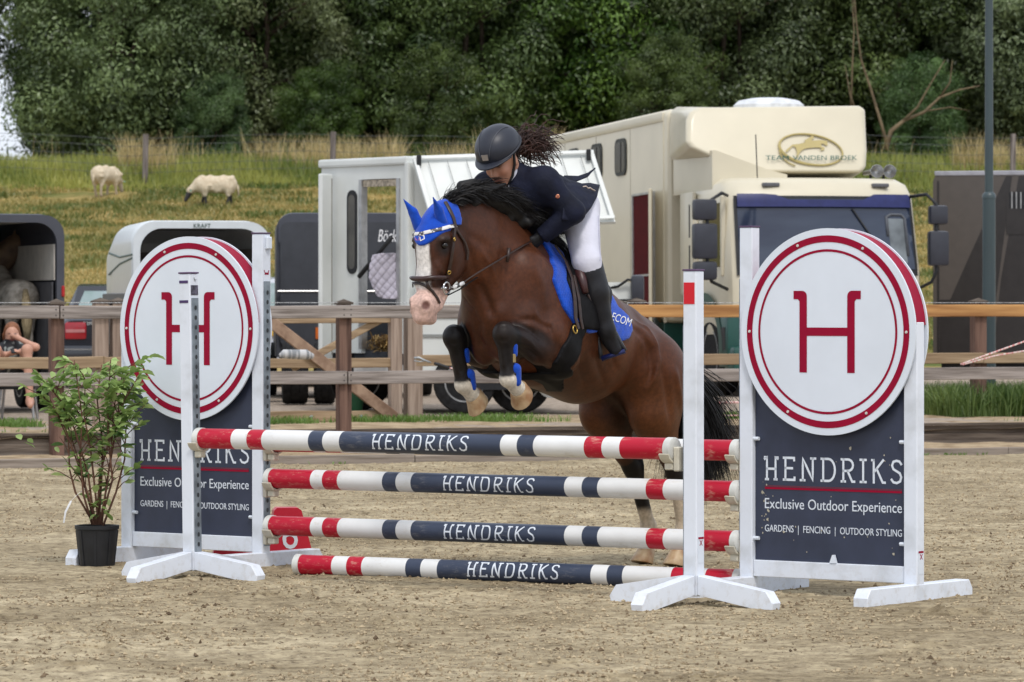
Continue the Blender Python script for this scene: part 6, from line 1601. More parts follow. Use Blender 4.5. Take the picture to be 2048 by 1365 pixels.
# local wall frame: x runs left along the face, y into the box
def facex(xp):   # along-face distance of a photo column
    k = (xp - 1024) / F; ax_, ay = WX + A0.x, WY
    return (k*ay - ax_) / (dirL.x - k*dirL.y)
o0, o1 = facex(798), facex(723)          # doorway
wzt = 2.62
def wbox(name, x0, x1, za, zb2, m, y0=0.0, y1=.05, c=0.0, parent=None):
    b = MB(); b.box((x0, y0, za), (x1, y1, zb2), 0, c, ML); return b.build(name, m, parent or wb)
wbox('wall', -.0, o0, zb_, wzt, VWHITE); wbox('wall', o1, LL, zb_, wzt, VWHITE)
wbox('door_header', o0, o1, 2.48, wzt, VWHITE)
wbox('corner_profile', -.05, .02, zb_, wzt + .03, VWHITE, -.03, .06, .015); wbox('roof_edge', -.02, LL + .03, wzt, wzt + .09, VWHITE, -.03, .12, .025)
for x in (o0, o1): wbox('door_frame', x - .025, x + .025, zb_ + .05, 2.48, ALU, -.02, .06)
# far side, roof, floor and front wall with a matching opening, so that one sees through
def wquad(name, pts, m, th=.03):
    b = MB(); quadpatch(b, [ML @ Vector(p) for p in pts], th); return b.build(name, m, wb)
D_ = 1.9
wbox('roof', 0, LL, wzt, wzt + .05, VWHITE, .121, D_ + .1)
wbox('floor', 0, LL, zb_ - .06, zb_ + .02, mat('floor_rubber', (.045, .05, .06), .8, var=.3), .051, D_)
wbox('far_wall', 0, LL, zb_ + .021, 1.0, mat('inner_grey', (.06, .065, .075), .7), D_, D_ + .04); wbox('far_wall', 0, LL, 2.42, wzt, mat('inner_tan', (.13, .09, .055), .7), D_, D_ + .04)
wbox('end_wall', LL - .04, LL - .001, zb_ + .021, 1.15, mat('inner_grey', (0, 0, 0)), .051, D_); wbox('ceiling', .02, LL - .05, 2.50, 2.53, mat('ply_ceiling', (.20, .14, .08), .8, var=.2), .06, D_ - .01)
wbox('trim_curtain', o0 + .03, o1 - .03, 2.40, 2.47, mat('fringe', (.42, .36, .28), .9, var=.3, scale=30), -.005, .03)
# oval window in the wall panel, and the open door seen almost edge on
ow = facex(705); b = MB(); b.prism(rrect(.17, .90, .082, 8, facex(705), 1.92), -.012, .004, 0, ML); w_ = b.build('oval_window', BLACKP, wb, 30)
b = MB(); b.prism(rrect(.115, .80, .055, 8, facex(705), 1.92), -.015, -.0125, 0, ML); b.build('pane', mat('grey_glass', (.10, .095, .085), .1, col2=(.03, .03, .03), scale=2, spec=.7), w_, 30)
d0, d1 = wl2(642, 360, 45.4), wl2(690, 350, 46.0)
b = MB(); c0 = ML @ Vector((facex(668), -.04, 0)); e0 = wl2(640, 400, 44.35); b.bar((c0.x, c0.y, 1.54), (e0.x, e0.y, 1.54), 2.02, .055, 0, .02, up=(c0.y - e0.y, e0.x - c0.x, 0)); dro = b.build('open_door', VWHITE, wb)
b = MB(); b.bar((c0.x, c0.y - .03, .6), (c0.x, c0.y - .03, 2.5), .03, .03); b.build('door_seal', mat('rusty_trim', (.16, .13, .11), .7), dro)
# straw bed
rng = np.random.default_rng(2); n = 2600
X = rng.uniform(o0 + .03, o1 - .03, n); Yy = rng.uniform(.05, .7, n); Z = zb_ + .03 + .16 * rng.random(n) * (1 - .3 * (Yy / .7)); L_ = rng.uniform(.04, .10, n); a = rng.uniform(0, 6.28, n); e = rng.normal(0, .3, n)
P0 = np.stack([X, Yy, Z], -1); dd = np.stack([np.cos(a) * L_, np.sin(a) * L_, e * L_], -1); pw = np.stack([-np.sin(a), np.cos(a), 0*a], -1) * .005
V = np.stack([P0 - dd - pw, P0 - dd + pw, P0 + dd + pw, P0 + dd - pw], 1).reshape(-1, 3); M_ = np.array(ML); V = V @ M_[:3, :3].T + M_[:3, 3]
o = npmesh('straw', V, np.arange(4*n).reshape(-1, 4), mat('straw', (.62, .42, .15), .8, col2=(.36, .22, .07), scale=8), wb, False); stuff(o)
wbox('sill', o0 - .05, o1 + .05, zb_ - .13, zb_ - .06, mat('floor_rubber', (0, 0, 0)), -.08, .05)
# right face: box end wall with the slatted flap hinged at the top and swung out
e1 = wl2(1150, 306, WY); RW = e1.x - A0.x
b = MB(); b.box((A0.x + .06, .002, zb_), (A0.x + RW, .05, wzt + .03)); b.build('side_wall', VWHITE, wb)
b = MB(); b.box((A0.x + .06, .051, wzt - .02), (A0.x + RW, 2.2, wzt + .04)); b.build('roof', VWHITE, wb)
f0, f1 = wl2(824, 316, WY - .1), wl2(1186, 304, WY - .1); g0_, g1_ = wl2(866, 458, WY - .62), wl2(1231, 444, WY - .62)
flap = MB(); quadpatch(flap, [f0, f1, g1_, g0_], .04); fl = flap.build('flap', VWHITE, wb)
def fpt(u, v, lift=.006):
    p = f0.lerp(f1, u).lerp(g0_.lerp(g1_, u), v); nrm = (f1 - f0).cross(g0_ - f0).normalized(); nrm = nrm if nrm.y < 0 else -nrm; return p + nrm * lift
for u in np.linspace(.08, .92, 9):
    b = MB(); b.tube([fpt(u, .09, .0015 + .04), fpt(u, .93, .0015 + .04)], .004, 5); b.build('flap_groove', mat('groove_grey', (.25, .26, .25), .7), fl)
for (u0, v0), (u1, v1) in (((0, .035), (1, .035)), ((0, .965), (1, .965)), ((.013, .04), (.013, .96)), ((.987, .04), (.987, .96))):
    b = MB(); b.bar(fpt(u0, v0, .045), fpt(u1, v1, .045), .045, .012, 0, .004, up=tuple(fpt(.5, .5, 1) - fpt(.5, .5, 0))); b.build('flap_edge', VWHITE, fl)
for u in (.03, .965):
    b = MB(); c_ = fpt(u, .085, .055); b.box((c_.x - .025, c_.y - .03, c_.z - .06), (c_.x + .025, c_.y + .02, c_.z + .06), 0, .01); b.build('hinge', BLACKP, fl)
# gas strut across the doorway, cab part, wheels, chassis
b = MB(); b.tube([ML @ Vector((facex(733), -.10, .78 + .66)), ML @ Vector((o0 - .02, -.12, 1.85))], .026, 10); b.build('gas_strut', BLACKP, wb, True)
b = MB(); b.tube([wl2(640, 700, 45.0), wl2(735, 605, 44.6)], .03, 10); b.build('ramp_strut', BLACKP, wb, True)
c0_ = A0.x + .10
b = MB(); b.loft([[(x, y, z) for x, z in rrect(2.30, .95, .10, 4, c0_ + 1.16, .90)] for y in (-.42, -.02)]); b.build('cab_side', VWHITE, wb, 30)
b = MB(); b.box((c0_ + .02, -.435, 1.0), (c0_ + .95, -.421, 1.03)); b.box((c0_ + .02, -.435, .80), (c0_ + .95, -.421, .83)); b.build('swage_line', mat('groove_grey', (0, 0, 0)), wb)
b = MB(); b.loft([[(x, y, z) for x, z in rrect(1.9, .34, .08, 4, c0_ + 1.45, .42)] for y in (-.50, -.1)]); b.build('bumper', BLACKP, wb, 30)
b = MB(); b.box((-.95, .1, .30), (1.6, 1.9, .50)); b.build('chassis', BLACKP, wb)
b = MB(); b.box((-.55, -.05, .38), (c0_ + .05, 0, .50)); b.build('side_rail', ALU, wb)
for xp, yy in ((930, -.38), (1040, -.2)): wheel(wb, wl2(xp, 790, WY).x, yy, .33, .33, .22, 'y')
wheel(wb, wl2(725, 790, 45).x, .9, .33, .33, .22, 'y')
# its door mirror, standing clear beyond the saddle
mp_ = wl2(1275, 577, WY - .5); b = MB(); b.box((mp_.x - .07, mp_.y - .07, mp_.z - .15), (mp_.x + .07, mp_.y + .07, mp_.z + .14), 0, .045); mm = b.build('door_mirror', mat('mirror_shell', (0, 0, 0)), wb, 40)
b = MB(); b.tube([mp_ + Vector((-.02, 0, .08)), mp_ + Vector((-.10, .02, .09)), mp_ + Vector((-.20, .05, .02)), mp_ + Vector((-.30, .1, .0))], .014, 8); b.tube([mp_ + Vector((-.02, 0, -.12)), mp_ + Vector((-.28, .1, -.13))], .012, 8); b.build('mirror_arm', BLACKP, wb, True)
b = MB(); b.loft([[(x, y, z) for x, z in rrect(.5, 1.3, .15, 5, mp_.x - .80, mp_.z - .5)] for y in (mp_.y + .1, mp_.y + .9)]); b.build('cab_front', VWHITE, wb, 40)
# quilted saddle cloth hung in the doorway
cl = thing('saddle_cloth', 'pale lilac quilted saddle cloth hanging in the white horsebox doorway', 'saddle cloth', wb.location + ML @ Vector((.5, -.2, 1.2)))
LIL = mat('lilac_quilt', (.46, .43, .50), .85, var=.12, scale=10, sheen=.1)
Yc = WY - .16 + .35
def cp(xp, yp, d=0.0): return px(xp, yp, Yc - d)
rows_ = [[(746, 511), (762, 507), (784, 506), (808, 508)], [(740, 530), (760, 528), (784, 527), (809, 528)], [(738, 556), (760, 555), (784, 554), (809, 553)], [(746, 576), (762, 578), (786, 577), (809, 574)], [(755, 592), (768, 598), (788, 599), (808, 594)]]
A_ = np.array(rows_, float); n1, n2 = 41, 33; G = np.zeros((n1, n2, 2))
for i in range(n1):
    fi = i / (n1 - 1) * 4; i0 = min(3, int(fi)); r_ = A_[i0] * (1 - fi + i0) + A_[i0 + 1] * (fi - i0)
    for j in range(n2): fj = j / (n2 - 1) * 3; j0 = min(2, int(fj)); G[i, j] = r_[j0] * (1 - fj + j0) + r_[j0 + 1] * (fj - j0)
V = []
for i in range(n1):
    for j in range(n2):
        u_, v_ = j / (n2 - 1), i / (n1 - 1); d_ = .03 + .05 * math.sin(math.pi * u_) * (.4 + v_) + .02 * math.sin(5 * u_ + 3 * v_)
        d_ += -.018 * max(math.exp(-((math.sin((u_ * 4 + v_ * 5) * math.pi)) / .28) ** 2), .6 * math.exp(-((math.sin((u_ * 4 - v_ * 5) * math.pi)) / .28) ** 2)); V.append(cp(G[i, j, 0], G[i, j, 1], d_))
I = np.arange(n1 * n2).reshape(n1, n2)
o = npmesh('cloth', np.array([tuple(v) for v in V]), np.stack([I[:-1, :-1], I[:-1, 1:], I[1:, 1:], I[1:, :-1]], -1).reshape(-1, 4), LIL, cl, True, None, world=True); o.modifiers.new('s', 'SOLIDIFY').thickness = .012
# ---------------------------------------------------------------- dark trailers, white trailer, cars
def shell_trailer(name, label, loc, rz, W, Lg, Hh, zb2, m, m_low, rear_open=True, roof_r=.28, low=None, inner=None):
    """rounded-roof horse trailer; local -y is its rear (toward the camera), opening framed by a rim"""
    t = thing(name, label, 'horse trailer', loc, rz)
    def sec(y, ins=0.0, rise=0.0):
        pts = [(-W/2 + ins, y, zb2 + ins * .2)]
        n = 7
        for i in range(n + 1): a = R(180 - 90 * i / n); pts.append((-W/2 + ins + roof_r + roof_r*math.cos(a), y, Hh - ins + rise - roof_r + roof_r*math.sin(a)))
        for i in range(n + 1): a = R(90 - 90 * i / n); pts.append((W/2 - ins - roof_r + roof_r*math.cos(a), y, Hh - ins + rise - roof_r + roof_r*math.sin(a)))
        pts.append((W/2 - ins, y, zb2 + ins * .2)); return pts
    b = MB(); b.loft([sec(0), sec(.25, 0, .02), sec(Lg * .6, 0, .0), sec(Lg - .3, .05, -.12), sec(Lg, .22, -.38)], caps=False, closed=False); sh_ = b.build('shell', m, t, 40)
    so = sh_.modifiers.new('solid', 'SOLIDIFY'); so.thickness = .05; so.offset = -1
    b = MB(); b.loft([sec(-.012, -.005), sec(-.012, .075), sec(.06, .075), sec(.06, -.005)], caps=False, closed=False); b.build('rear_frame', m, t, 40)
    b = MB(); b.box((-W/2 + .06, .05, zb2 - .04), (W/2 - .06, Lg - .25, zb2 + .03)); b.build('floor', BLACKP, t)
    b = MB(); b.box((-W/2 - .008, .07, zb2), (-W/2 + .03, Lg - .35, zb2 + (low or .75)), 0, .004); b.box((W/2 - .03, .07, zb2), (W/2 + .008, Lg - .35, zb2 + (low or .75)), 0, .004); b.build('side_panel', m_low, t)
    b = MB(); b.box((-W/2 + .12, Lg - .33, zb2), (W/2 - .12, Lg - .29, Hh - .32)); b.build('front_wall', inner or m, t)
    if inner:
        for s in (-1, 1):
            b = MB(); b.box((s*(W/2 - .075) - .006, .10, zb2 + .85), (s*(W/2 - .075) + .006, Lg - .4, Hh - .30)); b.build('lining', inner, t)
        b = MB(); b.box((-W/2 + .24, .10, Hh - .066), (W/2 - .24, Lg - .6, Hh - .060)); b.build('ceiling', inner, t)
    b = MB(); b.box((-.06, Lg, .30), (.06, Lg + 1.1, .42)); b.build('drawbar', ALU, t)
    for s in (-1, 1): wheel(t, s * (W/2 + .08), Lg * .45, .33, .33, .2); wheel(t, s * (W/2 + .08), Lg * .45 + .72, .33, .33, .2)
    return t
INN = mat('pale_lining', (.70, .65, .57), .7, var=.08)
# left edge: dark trailer with its rear open
p = gpx(-60, 818, PK)
tA = shell_trailer('horse_trailer', 'dark grey horse trailer with open back at the left edge, pony inside', ((-62 - 1024) / F * 43.2, 43.2, PK), R(19), 2.02, 3.2, 2.08, .55, ANTH, ALU, inner=INN, roof_r=.22)
b = MB(); b.box((-.9, 3.0, 1.45), (-.2, 3.05, 1.85), 0, .05); b.build('front_window', DGLASS, tA)
b = MB(); b.box((.985, -.03, 1.22), (1.02, .03, 1.34), 0, .01); b.build('tail_lamp', mat('lamp_red', (.45, .01, .01), .25), tA)
b = MB(); b.box((.91, .12, .58), (.925, 2.6, 1.38)); b.build('kick_board', mat('kick_grey', (.10, .10, .11), .7), tA)
# pale pony's rump with a straw coloured tail, and a dun pony's head beyond
pony = thing('pony', 'pale dappled pony seen from behind inside the dark trailer', 'pony', ((42 - 1024) / F * 44.2, 44.2, PK + .58), R(19))
ps = SDF(); ps.ell((0, .0, .86), (.24, .28, .26), None, .06); ps.cone((0, .2, .86), (0, 1.0, .88), .27, .25, .08); ps.cone((0, 1.0, .95), (0, 1.35, 1.22), .18, .12, .08); ps.cone((0, 1.35, 1.22), (0, 1.65, 1.05), .09, .06, .06)
for s in (-1, 1): ps.cone((s*.12, .02, .75), (s*.12, .05, .42), .14, .07, .06); ps.cone((s*.12, .05, .42), (s*.12, .0, .04), .055, .045, .03); ps.cone((s*.13, .9, .7), (s*.12, .95, .04), .09, .045, .05)
pony.scale = (.82, .82, .74); sdf_obj('body', ps, .022, mat('dapple', (.55, .50, .43), .6, col2=(.22, .195, .16), scale=9, spec=.2), pony, None, 1)
b = MB(); b.tube([(0, -.27, .98), (0, -.31, .80), (.01, -.31, .50), (.02, -.29, .18)], [.03, .06, .075, .03], 10, flat=.6); b.build('tail', mat('blond_tail', (.40, .32, .19), .8, col2=(.20, .15, .08), scale=3, stretch=(30, 30, 1)), pony, True)
pon2 = thing('pony', 'dun pony head with dark halter above the pale pony in the trailer', 'pony', ((34 - 1024) / F * 45.4, 45.4, PK + .58), R(80))
ps = SDF(); ps.cone((0, .0, 1.22), (0, -.40, 1.05), .10, .065, .05); ps.ell((0, -.02, 1.20), (.08, .12, .12), None, .04); ps.cone((0, .05, 1.18), (0, .45, .85), .13, .20, .06)
for s in (-1, 1): ps.cone((s*.05, .03, 1.30), (s*.06, .0, 1.40), .025, .008, .02)
ps.cone((0, .45, .85), (0, .9, .75), .22, .25, .08)
for s in (-1, 1): ps.cone((s*.12, .5, .65), (s*.12, .5, .02), .08, .045, .04); ps.cone((s*.12, .95, .65), (s*.12, .95, .02), .09, .045, .04)
sdf_obj('body', ps, .02, mat('dun', (.22, .14, .08), .7, col2=(.10, .06, .04), scale=6), pon2, None, 1)
b = MB(); b.tube([(-.09, -.22, 1.16), (0, -.24, 1.21), (.09, -.22, 1.16), (.085, -.22, 1.06), (-.085, -.22, 1.06), (-.09, -.22, 1.16)], .012, 6); b.tube([(.088, -.22, 1.12), (.095, .02, 1.26)], .011, 6); b.build('halter', BLACKP, pon2, True)
# white trailer behind the left board
tB = shell_trailer('horse_trailer', 'white rounded horse trailer with dark lower sides behind the left round board', ((404 - 1024) / F * 48.0, 48.0, PK), R(13), 1.60, 3.1, 2.10, .55, mat('gel_white', (.62, .66, .68), .3, var=.03, spec=.5), mat('slate_side', (.055, .058, .07), .5), inner=mat('taupe_lining', (.20, .17, .155), .7), roof_r=.26, low=.72)
b = MB(); b.tube([(-.802, .1, 1.72), (-.802, 1.2, 1.70), (-.80, 2.2, 1.76)], .012, 6); b.tube([(-.802, .1, 1.68), (-.802, 1.2, 1.62), (-.80, 2.2, 1.50)], .012, 6); b.build('green_stripe', mat('stripe_green', (.01, .06, .04), .5), tB)
text('maker_mark', 'KRAFT', .09, mat('stripe_green', (0, 0, 0)), tB, Matrix.Translation((0, -.016, 2.055)) @ Matrix.Rotation(R(90), 4, 'X'), .001, width=.2, height=.05)
# anthracite trailer with the white script
tC = shell_trailer('horse_trailer', 'anthracite horse trailer with white maker script behind the white horsebox', ((700 - 1024) / F * 50.2, 50.2, PK), R(4), 1.78, 3.3, 2.24, .5, ANTH, mat('anth_low', (.045, .048, .058), .5), roof_r=.20, low=.6)
b = MB(); b.prism(rrect(1.70, 1.52, .10, 5, 0, 1.38), -.07, -.03); rd = b.build('rear_door', mat('anth_door', (.040, .043, .052), .45, var=.1), tC, 30)
# curved upper tonneau
b = MB(); b.loft([[(x, y, z) for x, z in rrect(1.74, .30 - .1*i, .04, 3, 0, 2.03 + .045*i)] for i, y in enumerate((-.068, -.03, .0))]); b.build('upper_roll', ANTH, tC, 30)
b = MB(); b.tube([(-.88, -.075, 1.30), (.88, -.075, 1.30)], .012, 6); b.build('door_bar', ALU, tC)
sc_ = 8250 / 50.2
text('maker_script', 'Böckmann', .2, LW if 'LW' in globals() else VWHITE, tC, Matrix.Translation(((794 - 700) / sc_, -.0735, PK * 0 + (606 - 472) / sc_ + 1.4 - PK)) @ Matrix.Rotation(R(90), 4, 'X'), .001, width=.47, height=.15, shear=.3)
b = MB(); b.tube([(-.70, -.07, .55), (-.75, -.9, .10)], .03, 8); b.tube([(-.60, -.07, .55), (-.65, -.9, .10)], .03, 8); b.build('ramp_leg', ALU, tC)
b = MB(); quadpatch(b, [(-.95, -2.0, .42), (-.20, -1.7, .60), (-.15, -1.0, .62), (-.95, -1.2, .42)], .05); b.build('ramp', mat('ramp_grey', (0, 0, 0)), tC)
b = MB(); b.box((-.42, -.09, .72), (-.36, -.05, .86)); b.build('reflector', mat('orange_reflector', (.6, .13, .01), .3), tC)
wheel(tC, -.72, -2.9, .36, .36, .30, 'x'); wheel(tC, -.38, -2.9, .36, .36, .24, 'x')
# dark trailer at the right edge with angular print
RY = 55.5
tD = thing('horse_box_trailer', 'dark brown grey box trailer with angular print behind the lamp post', 'horse trailer', ((1866 - 1024) / F * RY, RY, PK), R(-14))
BR = mat('taupe_paint', (.085, .072, .064), .35, var=.05, spec=.5); BRD = mat('taupe_dark', (.026, .022, .022), .35, spec=.5)
zt = 1.4 + (606 - 345) / F * RY - PK
b = MB(); b.loft([[(x, y, z) for x, z in [(0, .35), (0, zt - .12), (.04, zt - .03), (.12, zt), (3.6, zt), (3.6, .35)]] for y in (0, 2.3)]); b.build('body', BR, tD, 30)
b = MB(); b.box((.02, -.012, zt - .05), (3.6, .02, zt + .015), 0, .01); b.build('roof_edge', mat('edge_grey', (.36, .36, .40), .4), tD)
b = MB(); b.box((.055, -.006, .35), (.085, .01, zt - .12)); b.build('corner_trim', BRD, tD)
zz = zt
def rx(xp): return (xp - 1866) / F * RY / math.cos(R(14)) * .985
def rz_(yp): return 1.4 - (yp - 606) / F * RY - PK
for q in ([(1862, 600), (1900, 600), (1935, 520), (2010, 345), (2022, 345), (1985, 640), (1990, 705), (1862, 705)], [(1985, 705), (2000, 560), (2035, 345), (2120, 345), (2120, 705)]):
    b = MB(); pl = [(max(.09, rx(x)), max(.36, min(zt - .06, rz_(y)))) for x, y in q]; b.prism(pl, -.005, -.0015); o = b.build('print', BRD, tD)
b = MB(); b.prism(rrect(.40, .56, .02, 2, rx(2040), rz_(428)), -.016, .0); w_ = b.build('window', BRD, tD)
b = MB(); b.prism(rrect(.32, .22, .01, 2, rx(2040), rz_(402)), -.019, -.0165); b.build('opening', BLACKP, w_)
for i in range(5):
    b = MB(); b.box((rx(2040) - .13 + i*.06, -.03, rz_(402) - .11), (rx(2040) - .115 + i*.06, -.02, rz_(402) + .11)); b.build('bar', ALU, w_)
wheel(tD, 1.9, .25, .33, .33, .22, 'y')
b = MB(); b.box((.1, .1, .28), (3.5, 2.2, .349)); b.build('chassis', BLACKP, tD)
# cars
def car(name, label, loc, rz, paint, W, Hh, Lg, text_=None):
    """estate car, local -y is its tail"""
    t = thing(name, label, 'car', loc, rz)
    def sec(y, z0c, z1c, w0, w1, r=.10): return [(x * (w0 if z < (z0c+z1c)/2 else w1), y, z) for x, z in rrect(1.0, z1c - z0c, r, 4, 0, (z0c + z1c)/2)]
    b = MB(); b.loft([sec(0.03, .32, .92, W*.94, W*.92), sec(.12, .28, .98, W, W*.97), sec(.9, .25, .98, W, W*.98), sec(Lg*.7, .25, .95, W, W*.97), sec(Lg-.2, .28, .82, W*.97, W*.9), sec(Lg, .34, .66, W*.86, W*.8)]); body = b.build('body', paint, t, 40)
    b = MB(); b.loft([[(x, y, z) for x, z in ((-wb_/2, .95), (-wt/2, zt_), (wt/2, zt_), (wb_/2, .95))] for y, wb_, wt, zt_ in ((.16, W*.92, W*.80, 1.02), (.48, W*.93, W*.74, Hh - .03), (.9, W*.94, W*.74, Hh), (Lg*.5, W*.94, W*.74, Hh - .02), (Lg*.70, W*.92, W*.8, .98))]); b.build('cabin', paint, t, 40)
    b = MB(); quadpatch(b, [(-W*.36, .195, 1.06), (W*.36, .195, 1.06), (W*.31, .445, Hh - .09), (-W*.31, .445, Hh - .09)], .012); b.build('rear_window', mat('pale_window', (.30, .36, .38), .1, col2=(.16, .24, .22), scale=2, spec=.8), t)  # sky reflection painted into the glass as a pale colour
    for s in (-1, 1):
        b = MB(); b.loft([[(s*W*.47, .55, 1.0), (s*W*.395, .72, Hh - .1), (s*W*.395, Lg*.5, Hh - .1), (s*W*.465, Lg*.62, 1.0)], [(s*W*.48, .55, 1.0), (s*W*.405, .72, Hh - .1), (s*W*.405, Lg*.5, Hh - .1), (s*W*.475, Lg*.62, 1.0)]]); b.build('side_window', DGLASS, t)
        b = MB(); b.box((s*W*.36 - .15, .0, .66), (s*W*.36 + .15, .09, .90), 0, .04); tl_ = b.build('tail_light', mat('tail_red', (.35, .006, .015), .18, spec=.7), t, 40)
        b = MB(); b.box((s*W*.36 - .13, -.006, .755), (s*W*.36 + .13, .0, .80), 0, .002); b.build('lens', mat('lens_pink', (.50, .20, .20), .2), tl_)
        for y in (.85, Lg - .85): wheel(t, s*(W/2 - .10), y, .32, .32, .21)
        b = MB(); b.box((s*(W/2 + .10) - .11, Lg*.62, .96), (s*(W/2 + .10) + .11, Lg*.62 + .12, 1.12), 0, .04); b.build('wing_mirror', paint, t, 40)
    b = MB(); b.box((-W*.48, -.05, .34), (W*.48, .05, .58), 0, .04); b.build('bumper', paint, t, 40)
    b = MB(); b.box((-W*.45, -.056, .52), (W*.45, -.051, .535)); b.build('chrome_strip', STEEL if 'STEEL' in globals() else ALU, t)
    b = MB(); b.box((-.26, .0, .70), (.26, .028, .82), 0, .004); pl = b.build('number_plate', mat('plate_yellow', (.72, .42, .02), .4), t)
    if text_:
        text('plate_text', text_[0], .1, BLACKP, pl, Matrix.Translation((0, -.003, .76)) @ Matrix.Rotation(R(90), 4, 'X'), .001, height=.075)
        text('model_text', text_[1], .06, VWHITE, t, Matrix.Translation((-W*.26, .018, .88)) @ Matrix.Rotation(R(90), 4, 'X'), .001, height=.04)
    return t
CY = 56.0; sC = F / CY
DARKC = mat('dark_car_paint', (.012, .014, .022), .16, var=.05, spec=.6, coat=.6)
car('car', 'dark estate car with red tail light and yellow plate seen through the left fence', ((243 - 1024) / F * CY, CY, PK), R(0), DARKC, 1.74, 1.42, 4.6, ('5', 'E 270'))
BLUEC = mat('blue_grey_paint', (.075, .14, .19), .3, var=.05, spec=.5, coat=.4)
c2 = car('car', 'blue grey car whose wing mirror reaches in at the left edge', ((-262 - 1024) / F * 42.2, 42.2 - 2.2, PK), R(8), BLUEC, 1.72, 1.45, 4.2)
c3 = car('car', 'pale car roof and window showing between left board and anthracite trailer', ((560 - 1024) / F * 57.0, 57.0, PK), R(-3), mat('pale_blue_paint', (.55, .58, .64), .25, spec=.5, coat=.4), 1.72, 1.52, 4.3)
# green feed bucket, lamp post, blanket roll on the gate
bp = gpx(706, 824, PK); bk = thing('feed_bucket', 'dark green feed bucket standing under the horsebox behind the fence post', 'bucket', (bp.x, bp.y, PK - .01))
b = MB(); b.lathe([(.09, 0), (.10, .01), (.125, .26), (.142, .265), (.142, .28), (.118, .28), (.095, .02), (.01, .015)], 24); b.build('tub', mat('bucket_green', (.008, .085, .035), .45, var=.1), bk, 40)
b = MB(); b.tube([(.142 * math.cos(a), .142 * math.sin(a) * .3 - .12, .27 - .12 * math.sin(a)) for a in np.linspace(0, math.pi, 9)], .006, 6); b.build('handle', IRON if 'IRON' in globals() else ALU, bk, True)
lp = px(1978, 700, 44.0); lamp = thing('lamp_post', 'tall dark green metal lamp post at the right, rising out of the picture', 'lamp post', (lp.x, lp.y, PK - .02))
LMP = mat('lamp_green', (.040, .062, .068), .4, var=.1, scale=3, stretch=(4, 4, .5), spec=.5)
zs = 1.4 + (606 - 390) / F * 44.0 - PK
b = MB(); b.lathe([(.073, 0), (.070, zs - .02)], 20); b.build('lower_tube', LMP, lamp, 40)
b = MB(); b.lathe([(.074, zs - .02), (.074, zs + .01), (.066, zs + .03), (.046, zs + .05), (.038, 6.4)], 20); b.build('upper_tube', LMP, lamp, 40)
b = MB(); b.tube([(0, 0, 6.35), (-.02, -.3, 6.55), (-.02, -.8, 6.62)], .035, 10); ar = b.build('arm', LMP, lamp, True)
b = MB(); b.box((-.14, -1.35, 6.56), (.10, -.72, 6.68), 0, .04); b.build('lantern', mat('lantern_grey', (.25, .26, .27), .5), lamp, 40)
br = thing('blanket_roll', 'grey striped rolled blanket lying on the gate rail', 'blanket', px(592, 716, 39.0), FA)
b = MB(); b.tube([(-.16, 0, .02), (-.12, 0, .035), (.1, 0, .03), (.17, 0, .01)], [.02, .045, .05, .025], 10); b.build('roll', mat('blanket', (.50, .50, .50), .9, col2=(.22, .23, .24), scale=9, stretch=(2.5, .2, .2), lo=.46, hi=.54, detail=1), br, True)
# seated person at the left edge, looking at a phone
pp_ = Vector(((28 - 1024) / F * 41.3, 41.3, PK)); sit = thing('person', 'person in black printed shirt sitting behind the left fence looking at a phone', 'person', pp_, R(8))
def P3(xp, yp, dy): q = px(xp, yp, 41.3 + dy); M_ = XF[sit].inverted(); return np.array(M_ @ q)
sb = SDF(); hd = P3(24, 668, .0)
pel_ = P3(30, 745, .12); cst = P3(26, 705, .03)
sb.ell(hd, (.072, .085, .10), None, .03); sb.ell(hd + (0, -.03, -.06), (.05, .05, .055), None, .02); sb.cone(hd + (0, -.075, -.005), hd + (0, -.095, -.03), .010, .013, .012); sb.cone(hd + (0, .02, -.06), cst + (0, 0, .12), .045, .05, .03)
sb.cone(pel_, cst, .13, .13, .05, sq=1.15); SL, SR = P3(2, 698, .05), P3(52, 696, .04)
EL_, HL = P3(-6, 716, -.12), P3(24, 706, -.28); ER, HRr = P3(72, 695, -.25), P3(36, 676, -.14)
for a, e_, h_ in ((SL, EL_, HL), (SR, ER, HRr)):
    sb.cone(cst + (0, 0, .06), a, .08, .055, .04); sb.cone(a, e_, .045, .037, .03); sb.cone(e_, h_, .036, .024, .02); d_ = dirn(e_, h_); sb.cone(h_, h_ + d_*.05, .026, .03, .02)
    for i in range(4): sb.cone(h_ + d_*.05 + np.array((-.024 + .016*i, 0, .0)), h_ + d_*.10 + np.array((-.026 + .017*i, -.01, -.012)), .009, .007, .006)
    sb.cone(h_ + d_*.02 + np.array((.025, 0, .005)), h_ + d_*.06 + np.array((.042, -.01, .02)), .010, .008, .008)
for s, kx in ((-1, -8), (1, 54)):
    kn_ = P3(kx, 700, -.42); ft_ = P3(kx + s*6, 805, -.50); sb.cone(pel_ + (s*.09, 0, 0), kn_, .085, .052, .05); sb.cone(kn_, ft_, .050, .036, .03); sb.cone(ft_, ft_ + (0, -.14, -.03), .04, .03, .03)
